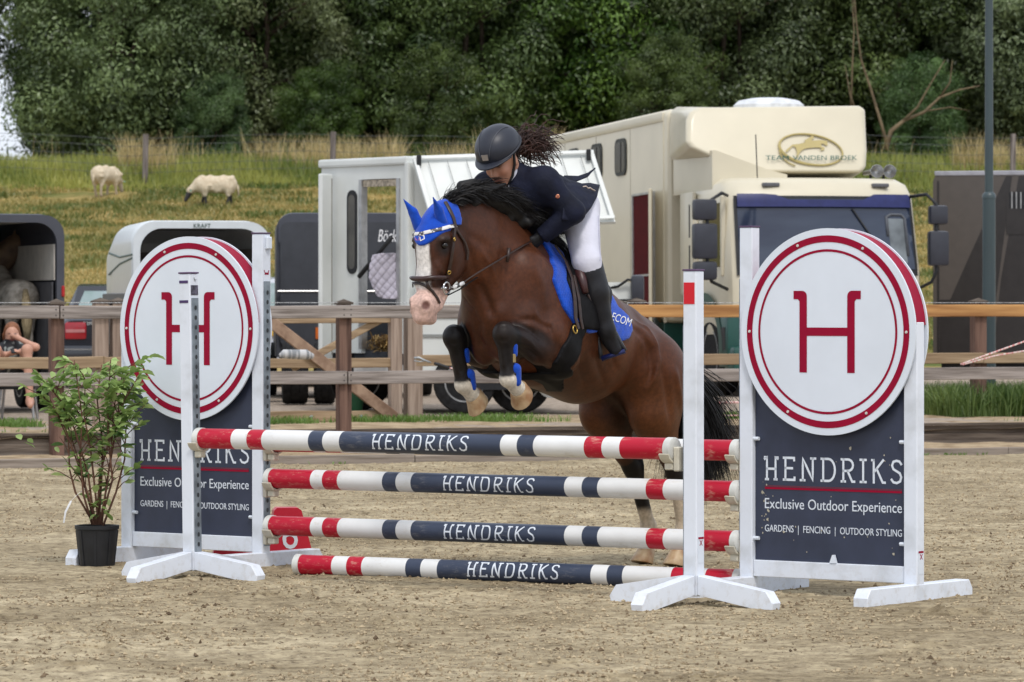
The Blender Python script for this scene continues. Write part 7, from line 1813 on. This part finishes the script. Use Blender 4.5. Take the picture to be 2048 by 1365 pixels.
def sit_col(V):
    c = np.tile(np.array((.50, .27, .19)), (len(V), 1)); q = V - hd
    tor = (segd(V, pel_, cst)[0] < .20) & (V[:, 2] < cst[2] + .13) & (V[:, 1] > -.15); 
    for a, e_ in ((SL, EL_), (SR, ER)): 
        d_, h_ = segd(V, a, e_); tor |= (d_ < .07) & (h_ < .45)
    c = mixc(c, tor * 1.0, (.013, .013, .015)); pr = tor & (np.abs(V[:, 0] - cst[0]) < .09) & (vnoise(V, 5, 60) > .25); c = mixc(c, pr * .7, (.35, .38, .36))
    short = (segd(V, pel_, P3(-8, 700, -.42))[0] < .12) & (V[:, 1] > -.12) | (segd(V, pel_, P3(54, 700, -.42))[0] < .12) & (V[:, 1] > -.12); c = mixc(c, (short & ~tor) * 1.0, (.03, .035, .05))
    for s in (-1, 1): m = np.exp(-(((q[:, 0] - s*.03) / .014) ** 2 + ((q[:, 2] + .0) / .008) ** 2)) * (q[:, 1] < -.04); c = mixc(c, np.clip(m, 0, 1), (.05, .03, .025))
    m = np.exp(-((q[:, 0] / .025) ** 2 + ((q[:, 2] + .06) / .008) ** 2)) * (q[:, 1] < -.03); c = mixc(c, np.clip(m, 0, 1) * .7, (.35, .10, .09))
    return c
sdf_obj('body', sb, .012, mat('skin_col', (0, 0, 0)), sit, None, 1, sit_col)
hr = SDF(); hr.ell(hd + (0, .018, .025), (.082, .090, .098), None, .03); hr.cone(hd + (-.06, .04, -.02), hd + (-.05, .07, -.15), .04, .025, .03); hr.cone(hd + (.06, .04, -.02), hd + (.05, .07, -.12), .035, .02, .03)
sdf_obj('hair', hr, .012, mat('ginger_hair', (.24, .085, .03), .6, var=.2, scale=30), sit, None, 1, None, lambda P: -(P[..., 1] - hd[1]) - .035 - .6 * np.maximum(0, P[..., 2] - hd[2] - .02))
ph = thing('phone', 'dark phone held in the hand of the seated person', 'phone', Vector(XF[sit] @ Vector(HL + (.06, -.05, .02))), R(20))
b = MB(); b.box((-.075, -.006, -.034), (.075, .006, .034), 0, .005, Matrix.Rotation(R(-50), 4, 'X')); b.build('case', BLACKP, ph)
b = MB(); b.box((-.068, .0063, -.030), (.068, .0072, .030), 0, 0, Matrix.Rotation(R(-50), 4, 'X')); b.build('screen', mat('screen_dark', (.02, .02, .025), .1), ph)
st2 = thing('camp_stool', 'low dark stool under the seated person behind the fence', 'stool', pp_ + Vector((.02, .15, 0)))
zq = float(pel_[2]) - .13
b = MB(); b.box((-.19, -.17, max(.08, zq - .04)), (.19, .17, max(.12, zq)), 0, .015); b.build('seat', BLACKP, st2)
for sx in (-1, 1):
    for sy in (-1, 1):
        b = MB(); b.tube([(sx*.15, sy*.13, max(.08, zq - .04)), (sx*.18, sy*.16, -.01)], .014, 8); b.build('leg', ALU, st2)
# ================================================================ SHEEP
def sheep(label, loc, rz, dark, seed):
    t = thing('sheep', label, 'sheep', loc, rz, 'sheep grazing on the dike')       # local +x = forward
    s_ = SDF(); s_.cone((-.34, 0, .50), (.28, 0, .51), .205, .195, .05, sq=.88, ax=(0, 1, 0)); s_.ell((-.36, 0, .52), (.16, .17, .17), None, .05); s_.ell((.26, 0, .48), (.18, .16, .19), None, .05)
    s_.cone((.36, 0, .50), (.56, 0, .36), .13, .085, .06)
    rng = np.random.default_rng(seed)
    for i in range(24):
        a = rng.uniform(0, 6.28); x = rng.uniform(-.48, .38); r_ = .19; s_.ell((x, r_*.9*math.cos(a), .51 + r_*math.sin(a)), (.05, .045, .035), None, .05)
    for sx, sy, dx in ((-.34, -.11, -.04), (-.34, .11, .05), (.22, -.10, .05), (.22, .10, -.03)): s_.cone((sx, sy, .42), (sx + dx*.3, sy, .26), .095, .055, .05)
    sdf_obj('fleece', s_, .022, mat('wool', (.66, .57, .43), .95, col2=(.54, .44, .31), scale=14, bump=.7, bscale=40, spec=.05, bdist=.02), t, None, 1)
    LEGM = mat('sheep_dark', (.03, .028, .03), .8) if dark else mat('sheep_pale', (.46, .37, .27), .85)
    for sx, sy, dx in ((-.36, -.11, -.04), (-.34, .11, .05), (.22, -.10, .06), (.22, .10, -.04)):
        b = MB(); b.tube([(sx, sy, .34), (sx + dx*.4 - .02*(sx < 0), sy, .20), (sx + dx, sy, .03), (sx + dx + .02, sy, -.03)], [.045, .032, .026, .034], 9); b.build('leg', LEGM, t, True)
    h = SDF(); h.cone((.55, 0, .36), (.66, 0, .14), .075, .042, .04); 
    for s in (-1, 1): h.cone((.55, s*.06, .38), (.53, s*.14, .36), .025, .014, .02)
    sdf_obj('head', h, .014, LEGM if dark else mat('sheep_face', (.50, .42, .34), .85), t, None, 1)
    b = MB(); b.tube([(-.49, 0, .54), (-.55, 0, .46), (-.57, .01, .25)], [.025, .034, .02], 8); b.build('tail', MATS['wool'], t, True)
    b = MB(); b.box((.53, .13, .34), (.56, .17, .37)); b.box((.53, -.17, .34), (.56, -.13, .37)); b.build('ear_tag', mat('tag_mint', (.35, .65, .5), .5), t)
    return t
def on_dike(xp, yp):
    Y = 80.0
    for _ in range(60):
        X = (xp - 1024) / F * Y; z = float(dike_z(np.array([X]), np.array([Y]))[0]); yy = HOR - (z - H) * F / Y
        Y += (yy - yp) * .05
    X = (xp - 1024) / F * Y; return Vector((X, Y, float(dike_z(np.array([X]), np.array([Y]))[0])))
p = on_dike(213, 392); sheep('pale woolly sheep left of the fence post, turned away with its head down', p, R(62), False, 1)
p = on_dike(428, 413); sheep('woolly sheep with black face and legs grazing on the dike slope', p, R(186), True, 2)
# ================================================================ DIKE FENCE
DF = 103.0
df = thing('wire_fence', 'wire mesh stock fence with grey wooden posts along the dike', 'wire fence', (0, DF, 4.3))
for xp in (-90, 290, 665, 1040, 1415, 2025):
    X = (xp - 1024) / F * DF; z = float(dike_z(np.array([X]), np.array([DF]))[0]); b = MB(); b.lathe([(.075, z - 4.5), (.072, z - 3.05 + .04), (.06, z - 3.0)], 10, 0, Matrix.Translation((X, 0, 0)) @ Matrix.Rotation(R(.8), 4, 'Y')); b.build('post', mat('post_grey', (.27, .235, .215), .9, col2=(.12, .10, .09), scale=3, stretch=(6, 6, .6), spec=.1), df, 40)
b = MB(); WIREM = mat('wire_dark', (.13, .14, .14), .6, .4)
for z in (.15, .35, .55, .78, 1.02, 1.2): b.tube([(x, 0, float(dike_z(np.array([x]), np.array([DF]))[0]) - 4.3 + z) for x in np.linspace(-17, 17, 24)], .005, 4, caps=False)
for x in np.arange(-16, 16, .20):
    z = float(dike_z(np.array([x]), np.array([DF]))[0]) - 4.3; b.tube([(x, .002, z + .12), (x, .002, z + 1.03)], .0035, 3, caps=False)
o = b.build('wire_mesh', WIREM, df, fixn=False); stuff(o)
# ================================================================ GRASSES
def grass(name, label, X, Y, Z, h, w, lean, m, seed, fac, seedhead=False):
    rng = np.random.default_rng(seed); n = len(X); a = rng.uniform(0, 6.28, n); ln = np.abs(rng.normal(0, lean, n)) * h; la = rng.uniform(0, 6.28, n)
    bx, by = np.cos(a) * w / 2, np.sin(a) * w / 2; lx, ly = np.cos(la) * ln, np.sin(la) * ln
    lv = [(0, 1.0), (.45, .85), (.8, .55 if not seedhead else 1.0), (1.0, .12)]
    Vs = []
    for f_, wf in lv:
        cx, cy, cz = X + lx * f_ ** 2, Y + ly * f_ ** 2, Z + h * f_ * (1 - .12 * f_)
        Vs += [np.stack([cx - bx*wf, cy - by*wf, cz], -1), np.stack([cx + bx*wf, cy + by*wf, cz], -1)]
    V = np.stack(Vs, 1).reshape(-1, 3); q = np.array([[0, 1, 3, 2], [2, 3, 5, 4], [4, 5, 7, 6]]); Fq_ = (q[None] + 8 * np.arange(n)[:, None, None]).reshape(-1, 4)
    col = np.repeat(np.clip(fac, 0, 1), 8)[:, None] * np.ones((1, 3))
    o = npmesh(name, V, Fq_, m, None, False, col); stuff(o); tag(o, label, 'grass'); return o
STRAWG = leafmat('straw_grass', (.36, .28, .115), (.72, .58, .30), .25)
GREENG = leafmat('green_grass', (.11, .17, .028), (.46, .45, .11), .3)
SLOPEG = leafmat('slope_grass', (.075, .125, .02), (.52, .38, .14), .25)
LAWN = leafmat('lawn_grass', (.08, .16, .025), (.22, .34, .08), .3)
rng = np.random.default_rng(33)
def pnoise(X, Y, s, sc): return vnoise(np.stack([X, Y, 0*X], -1), s, sc)
n = 46000; X = rng.uniform(-16, 16, n); Y = 104.9 + np.abs(rng.normal(0, 1.3, n)) - .9; k = pnoise(X, Y, 61, .9) + .8 * pnoise(X, Y, 62, 2.9) > .38; X, Y = X[k], Y[k]; n = len(X)
grass('tall_dry_grass', 'tall straw coloured grass with seed heads along the wire fence', X, Y, dike_z(X, Y) - .02, rng.uniform(.35, 1.3, n) * (1 + .4 * pnoise(X, Y, 63, 1.1)), .015, .30, STRAWG, 1, rng.random(n))
n = 70000; X = rng.uniform(-16, 16, n); Y = rng.uniform(101.6, 107, n)
grass('long_green_grass', 'long yellow green grass on the upper dike below the wire fence', X, Y, dike_z(X, Y) - .02, rng.uniform(.25, .75, n) * (.25 + .75 * sstep(101.5, 104, Y)), .020, .22, GREENG, 2, .5 + .35 * pnoise(X, Y, 64, 1.5) + rng.normal(0, .18, n))
n = 150000; Y = 68 + 34 * rng.random(n) ** .8; X = rng.uniform(-1, 1, n) * (Y * .135 + .5)
pt = pnoise(X * .7, Y * 1.6, 65, .9) + .6 * pnoise(X, Y * 1.5, 66, 2.6); nearb = (X + 9.95) ** 2 / 2.2 + (Y - 100.0) ** 2 / 2.5 > 1
X, Y, pt = X[nearb], Y[nearb], pt[nearb]; n = len(X)
grass('dike_turf', 'short grazed turf mottled green and straw on the dike slope', X, Y, dike_z(X, Y) - .01, .05 + .13 * rng.random(n) * sstep(-.6, .8, -pt) + .03, .035, .55, SLOPEG, 3, .50 + .55 * pt + rng.normal(0, .15, n))
def fence_grass(name, label, n, a0, a1, q0, q1, h0, h1, m, seed, thr=-.2, z=.235):
    rng = np.random.default_rng(seed); A = rng.uniform(a0, a1, n); Qq = rng.uniform(q0, q1, n); X = FO.x + .9384 * A - .3455 * Qq; Y = FO.y + .3455 * A + .9384 * Qq
    k = pnoise(X, Y, seed, 2.2) + .5 * pnoise(X, Y, seed + 1, 6) > thr; X, Y = X[k], Y[k]
    grass(name, label, X, Y, np.full(len(X), z), rng.uniform(h0, h1, len(X)), .012, .45, m, seed, .4 + .4 * pnoise(X, Y, seed + 2, 4) + rng.normal(0, .15, len(X)))
fence_grass('verge_grass', 'low green grass strip under the gate and along the far track', 16000, -6, 8, 2.3, 3.2, .03, .10, LAWN, 71)
WEED = leafmat('weed_green', (.045, .095, .018), (.20, .27, .07), .3)
fence_grass('weeds', 'bushy green weeds under the fence at the right edge', 16000, ra(1858), 14, 2.4, 3.9, .05, .42, WEED, 81, -.35)
fence_grass('grass_tufts', 'sparse green tufts on the sand just behind the kerb boards', 1500, -6, 10, .2, 1.2, .02, .06, LAWN, 91, .55)
fence_grass('grass_tufts', 'thin green fringe at the foot of the low arena edging', 1400, -2, 9, -1.34, -1.24, .01, .035, LAWN, 95, .1, .0)
# ================================================================ POTTED SHRUB
pp0 = gpx(194, 1131); shrub = thing('potted_shrub', 'leafy shrub with reddish stems in a black plastic pot beside the left wing', 'potted shrub', (pp0.x, pp0.y, -.008))
POTM = mat('pot_black', (.016, .017, .020), .55, var=.2, scale=14, spec=.4)
b = MB(); b.lathe([(.088, 0), (.090, .008), (.112, .20), (.119, .203), (.119, .222), (.108, .222), (.104, .19), (.01, .185)], 32); pot = b.build('pot', POTM, shrub, 40)
b = MB()
for i in range(8):
    a = 2*math.pi*i/8; b.bar((.0925*math.cos(a), .0925*math.sin(a), .01), (.1125*math.cos(a), .1125*math.sin(a), .195), .012, .004, up=(math.cos(a), math.sin(a), 0))
b.build('pot_rib', POTM, pot)
b = MB(); b.lathe([(.10, .186), (.05, .192), (.01, .19)], 20); b.build('soil', mat('soil', (.03, .02, .013), .95, bump=.8, bscale=60), pot)
sS = F / pp0.y
def sp(xp, yp, dy=0.0): q = px(xp, yp, pp0.y + dy); return Vector((q.x - pp0.x, q.y - pp0.y, q.z + .008))
STEM = mat('stem', (.17, .085, .055), .8, col2=(.09, .045, .035), scale=10, spec=.2)
rs = random.Random(5); tips = []
stems = [[(190, 1050), (170, 980), (158, 930), (140, 870), (118, 790)], [(196, 1050), (188, 960), (182, 900), (168, 830), (170, 760)], [(200, 1050), (212, 980), (222, 900), (226, 830), (236, 770)], [(188, 1050), (150, 985), (140, 940), (135, 880), (100, 800)], [(204, 1050), (216, 960), (230, 880), (240, 800), (246, 740)], [(192, 1050), (180, 1000), (158, 940), (130, 860), (80, 770)], [(206, 1052), (234, 985), (248, 920), (252, 860), (270, 770)], [(198, 1050), (206, 930), (204, 880), (196, 800), (205, 730)], [(186, 1050), (165, 990), (160, 920), (165, 830), (150, 720)], [(200, 1050), (225, 960), (218, 870), (214, 800), (222, 720)], [(195, 1050), (200, 950), (226, 860), (250, 800), (282, 745)], [(190, 1050), (178, 950), (150, 860), (120, 800), (70, 740)]]
for i, st in enumerate(stems):
    dpt = rs.uniform(-.13, .13); n_ = len(st); pts = [sp(x + rs.uniform(-2, 2), y, dpt * (j / (n_-1)) ** .8) for j, (x, y) in enumerate(st)]
    b = MB(); b.tube(pts, [.0065 * (1 - .14*j) for j in range(n_)], 7)
    for j in range(2, n_):       # twigs
        for k_ in range(3):
            q = pts[j-1].lerp(pts[j], rs.random()); d = Vector((rs.uniform(-1, 1), rs.uniform(-1, 1), rs.uniform(.2, 1.1))).normalized(); L_ = rs.uniform(.06, .19); e = q + d * L_; b.tube([q, q + d * L_ * .5 + Vector((0, 0, .01)), e], [.003, .0025, .0014], 5); tips.append((q, e, 1.0))
    tips.append((pts[-2], pts[-1], 1.4)); b.build('stem', STEM, shrub, True)
LEAF = leafmat('shrub_leaf', (.17, .28, .07), (.48, .62, .24), .38); LEAFD = leafmat('shrub_leaf_dark', (.05, .11, .035), (.10, .19, .06), .3)
lmesh = []
for v_ in range(6):
    rr_ = random.Random(v_); Lf = .068; Wf = .036; pts = []; prof_ = [(0, .08), (.2, .65), (.45, 1), (.75, .8), (1, .06)]
    V = []; 
    for f_, w_ in prof_:
        zc = -.25 * Lf * (f_ ** 2) * rr_.uniform(.4, 1.2)
        V += [(f_*Lf, -w_*Wf/2, zc + .10*Wf*w_), (f_*Lf, 0, zc), (f_*Lf, w_*Wf/2, zc + .10*Wf*w_)]
    Fq_ = [q for i in range(4) for q in ((3*i, 3*i+1, 3*i+4, 3*i+3), (3*i+1, 3*i+2, 3*i+5, 3*i+4))]
    o = npmesh('leaf', np.array(V), np.array(Fq_), LEAF if v_ < 4 else LEAFD, shrub, True, np.full((len(V), 3), rr_.uniform(.1, 1))); lmesh.append(o.data); 
    lmesh_obj = o; C.objects.unlink(o); bpy.data.objects.remove(o)
cnt = 0; rest_V = []; rest_F = []
spots = []
for q, e, k_ in tips:
    for i in range(int(9 * k_)): 
        f_ = rs.uniform(.25, 1.05); spots.append((q.lerp(e, f_), (e - q).normalized())) if (q.z > .62 or rs.random() < .25) else None
for i in range(26): spots.append((sp(rs.uniform(165, 225), rs.uniform(985, 1045), rs.uniform(-.06, .06)), Vector((rs.uniform(-1, 1), rs.uniform(-1, 1), .6)).normalized()))
for xy in ((48, 885), (42, 880), (55, 878), (135, 860), (130, 845), (250, 870), (243, 880), (118, 905), (212, 905), (196, 900), (175, 870), (228, 858)): spots.append((sp(*xy, rs.uniform(-.05, .05)), Vector((rs.uniform(-1, 1), rs.uniform(-.6, .6), .5)).normalized()))
rs.shuffle(spots)
def leaf_m(p, d):
    az = math.atan2(d.y, d.x) + rs.uniform(-1.1, 1.1); return Matrix.Translation(p) @ Euler((rs.uniform(-.8, .8), rs.uniform(-1.0, .3), az)).to_matrix().to_4x4() @ Matrix.Scale(rs.uniform(.6, 1.15), 4)
low_of = lambda p: p.z < .75
lv_ = []
for p, d in spots[:290]:
    me = lmesh[rs.choice((4, 5, 5, 3)) if (p.z < .80 and rs.random() < .7) else rs.choice((0, 1, 2, 3))]
    o = bpy.data.objects.new('leaf', me); C.objects.link(o); o.parent = shrub; o.matrix_local = leaf_m(p, d)
for p, d in spots[290:]:
    me = lmesh[rs.choice((0, 1, 2, 3, 4))]; M_ = leaf_m(p, d); o_ = len(rest_V); rest_V += [M_ @ v.co for v in me.vertices]; rest_F += [[o_ + j for j in pl.vertices] for pl in me.polygons]
o = npmesh('small_leaves', np.array([tuple(v) for v in rest_V]), np.array(rest_F), LEAF, shrub, True, np.random.default_rng(1).random((len(rest_V) // 15, 1)).repeat(15, 0) * np.ones((1, 3))); stuff(o)
b = MB(); b.add([sp(140, 1002, -.05), sp(144, 1003, -.05), sp(133, 1025, -.06), sp(129, 1046, -.06), sp(126, 1046, -.06), sp(129, 1024, -.06)], [(0, 1, 2, 5), (5, 2, 3, 4)]); o = b.build('plant_tag', mat('tag_white', (.75, .76, .78), .5), shrub, fixn=False); o.modifiers.new('s', 'SOLIDIFY').thickness = .001
b = MB(); b.tube([sp(142, 1002, -.05), sp(160, 985, -.02), sp(172, 975, 0)], .001, 4); b.build('tag_string', mat('tag_white', (0, 0, 0)), shrub)
# ================================================================ TREES
BARK = mat('bark', (.10, .075, .055), .9, col2=(.045, .033, .026), scale=4, stretch=(4, 4, .6), bump=.6, bscale=12, spec=.1)
LEAFW = leafmat('willow_leaf', (.050, .080, .024), (.31, .41, .17), .32, .22)
LEAFK = leafmat('dark_leaf', (.028, .056, .014), (.19, .28, .085), .30, .28)
def tree(name, label, loc, rz, seed, hgt, wid, m, nleaf, nclump, leaf=(.15, .062), low=-.06, group='trees along the top of the dike'):
    t = thing(name, label, 'tree', loc, rz, group); rng = np.random.default_rng(seed); b = MB(); cl = []
    nb = 3; 
    for k_ in range(nb):          # leaning stems with limbs
        a = rng.uniform(0, 6.28); top = np.array((math.cos(a) * wid * .18, math.sin(a) * wid * .18, hgt * rng.uniform(.6, .8))); pts = [np.array((math.cos(a)*.15, math.sin(a)*.15, -.3))]
        for j in range(1, 6): f_ = j/5; pts.append(pts[0] * (1-f_) + top * f_ + rng.normal(0, .12, 3) * (1, 1, .3))
        b.tube([Vector(q) for q in pts], [.13 * (1 - .15*j) for j in range(6)], 8)
        for l_ in range(7):
            i = rng.integers(1, 5); q0 = pts[i]; az = rng.uniform(0, 6.28); L_ = wid * rng.uniform(.25, .46); e = q0 + np.array((math.cos(az) * L_, math.sin(az) * L_, L_ * rng.uniform(.1, .9))); mid = (q0 + e) / 2 + np.array((0, 0, .15)); b.tube([Vector(q0), Vector(mid), Vector(e)], [.075, .05, .02], 6); cl.append(e); cl.append(mid)
    b.build('trunk', BARK, t, True)
    # clumps over an uneven crown volume
    n2 = nclump - len(cl); u = rng.normal(size=(n2, 3)); u /= np.linalg.norm(u, axis=1, keepdims=True); rad = rng.uniform(.55, 1.0, n2) ** .6
    lump = 1 + .22 * vnoise(u * 1.0, seed + 5, 2.6)
    cen_ = np.stack([u[:, 0] * wid/2 * rad * lump, u[:, 1] * wid/2 * rad * lump, hgt * (low + (1 - low) / 2) + u[:, 2] * hgt * (1 - low) / 2 * rad * lump], -1)
    cen_ = np.concatenate([cen_, np.array(cl)]); cen_ = cen_[cen_[:, 2] > .15]
    shade = rng.random(len(cen_)); csz = rng.uniform(.28, .72, len(cen_))
    ci = rng.integers(0, len(cen_), nleaf); off = rng.normal(0, 1, (nleaf, 3)); off /= np.maximum(1, np.linalg.norm(off, axis=1, keepdims=True) / 1.5); P = cen_[ci] + off * csz[ci][:, None] * (1, 1, .75)
    nr = off / np.maximum(np.linalg.norm(off, axis=1, keepdims=True), 1e-6) + rng.normal(0, .45, (nleaf, 3)) + np.array((0, 0, .35)); nr /= np.linalg.norm(nr, axis=1, keepdims=True)
    d = rng.normal(0, .8, (nleaf, 3)) + np.array((0, 0, -.7)); d -= nr * (d * nr).sum(1, keepdims=True); d /= np.maximum(np.linalg.norm(d, axis=1, keepdims=True), 1e-6); x = np.cross(d, nr)
    L_ = leaf[0] * rng.uniform(.6, 1.3, nleaf)[:, None]; W_ = leaf[1] * rng.uniform(.7, 1.3, nleaf)[:, None]
    V = np.stack([P - d*L_/2, P + x*W_/2, P + d*L_/2, P - x*W_/2], 1).reshape(-1, 3)
    fac = np.clip(.40 + .75 * (shade[ci] - .5) + rng.normal(0, .10, nleaf), 0, 1); col = np.repeat(fac, 4)[:, None] * np.ones((1, 3))
    npmesh('crown', V, np.arange(4*nleaf).reshape(-1, 4), m, t, False, col)
    return t
def tz(X, Y): return 4.75
base_w = []
def at(xp, Y): return ((xp - 1024) / F * Y, Y, 4.7)
front_spec = [('willow_tree', 'grey green willow rising above the left sheep', 250, 112, 9.0, 6.4, 101, LEAFW), ('willow_tree', 'broad pale willow left of the middle above the right sheep', 560, 114, 9.5, 6.6, 102, LEAFW),
              ('dark_tree', 'dark leafy tree directly behind the rider', 905, 113, 9.0, 5.8, 103, LEAFK), ('alder_tree', 'mid green tree above the cream lorry box', 1230, 114, 9.4, 6.0, 104, LEAFK)]
protos = []
for nm, lb, xp, Y, h_, w_, sd, m in front_spec: protos.append(tree(nm, lb, at(xp, Y), R(sd * 37 % 360), sd, h_, w_, m, 90000, 230))
more = [(0, 140, 117, .95, 'willow whose thin left side lets the pale sky through', .62), (1, 720, 117.5, 1.1, 'tall willow between the pale willow and the dark tree', 1.0), (2, 395, 118, 1.15, 'dark tree in the gap between the two pale willows', 1.0), (3, 1080, 118, 1.12, 'green tree just right of the rider helmet', 1.0),
        (2, 1420, 113.5, 1.0, 'dark tree behind the roof vent of the cream lorry', 1.0), (1, 1600, 117, 1.05, 'willow behind the riding emblem of the lorry', 1.0), (3, 1790, 114.5, 1.0, 'green tree left of the lamp post', 1.0), (2, 1945, 117, 1.15, 'dark tree behind the lamp post', 1.0), (0, 2110, 113, 1.0, 'willow at the right edge of the picture', 1.0), (3, 1330, 110.5, .42, 'low bush behind the lorry roof', 1.0), (2, 640, 111, .36, 'low dark bush behind the second fence post', 1.0), (3, 880, 110.5, .40, 'low bush left of the rider helmet', 1.0), (2, 420, 110.8, .34, 'low bush above the right sheep', 1.0), (3, 1850, 111, .36, 'low bush left of the lamp post', 1.0)]
for k_, (pi, xp, Y, sc_, lb, sx) in enumerate(more):
    c = copy_tree(protos[pi], None, at(xp, Y), R(47 * k_ + 20), lb); c.scale = (sc_ * sx, sc_ * sx, sc_)
for k_ in range(13):
    c = copy_tree(protos[(k_ * 3 + 1) % 4], None, at(415 + k_ * 155, 124 + (k_ % 3) * 2.5), R(71 * k_), 'dark tree deeper in the wood behind the front row'); c.scale = (1.25, 1.25, 1.3); c['group'] = 'trees deeper in the wood'
for k_ in range(11):
    c = copy_tree(protos[(k_ * 3 + 2) % 4], None, at(520 + k_ * 168, 133 + (k_ % 2) * 3), R(53 * k_), 'dark tree deeper in the wood behind the front row'); c.scale = (1.45, 1.45, 1.5); c['group'] = 'trees deeper in the wood'
# dead branches sweeping out on the right
dbr = thing('dead_shrub', 'bare yellowish dead branches sweeping up left of the lamp post', 'shrub', at(1772, 109.0)); b = MB()
def db(pts, r0): 
    P = [px(x, y, 109.0 + d) - Vector(at(1772, 109.0)) for x, y, d in pts]; b.tube(P, [r0 * (1 - .8 * i / (len(P) - 1)) for i in range(len(P))], 6)
db([(1772, 300, 0), (1782, 262, 0), (1810, 240, .1), (1848, 225, .2), (1880, 195, .3), (1920, 180, .3), (1960, 172, .3)], .075); db([(1800, 248, .1), (1835, 215, 0), (1860, 170, -.1), (1890, 120, 0)], .045); db([(1775, 290, 0), (1760, 240, .1), (1742, 180, .2), (1722, 120, .2), (1712, 40, .2), (1708, -20, .2)], .05)
db([(1700, 260, .2), (1704, 150, .1), (1708, 60, .1), (1704, -20, .1)], .035); db([(1722, 250, .2), (1700, 190, .1), (1690, 130, .1)], .03); db([(1880, 195, .3), (1900, 165, .2), (1905, 120, .2)], .03); db([(1850, 223, .2), (1900, 215, .1), (1940, 222, .1)], .025)
b.build('branch', mat('dead_wood', (.20, .15, .085), .9, col2=(.10, .07, .04), scale=4), dbr, True)
for k_, xp in enumerate((-270, -480, -700, -940, 2330, 2560, 2800)):
    c = copy_tree(protos[k_ % 4], None, at(xp, 115 + 3 * (k_ % 2)), R(61 * k_), 'dark tree deeper in the wood behind the front row'); c['group'] = 'trees deeper in the wood'; c.scale = (1.15, 1.15, 1.1)
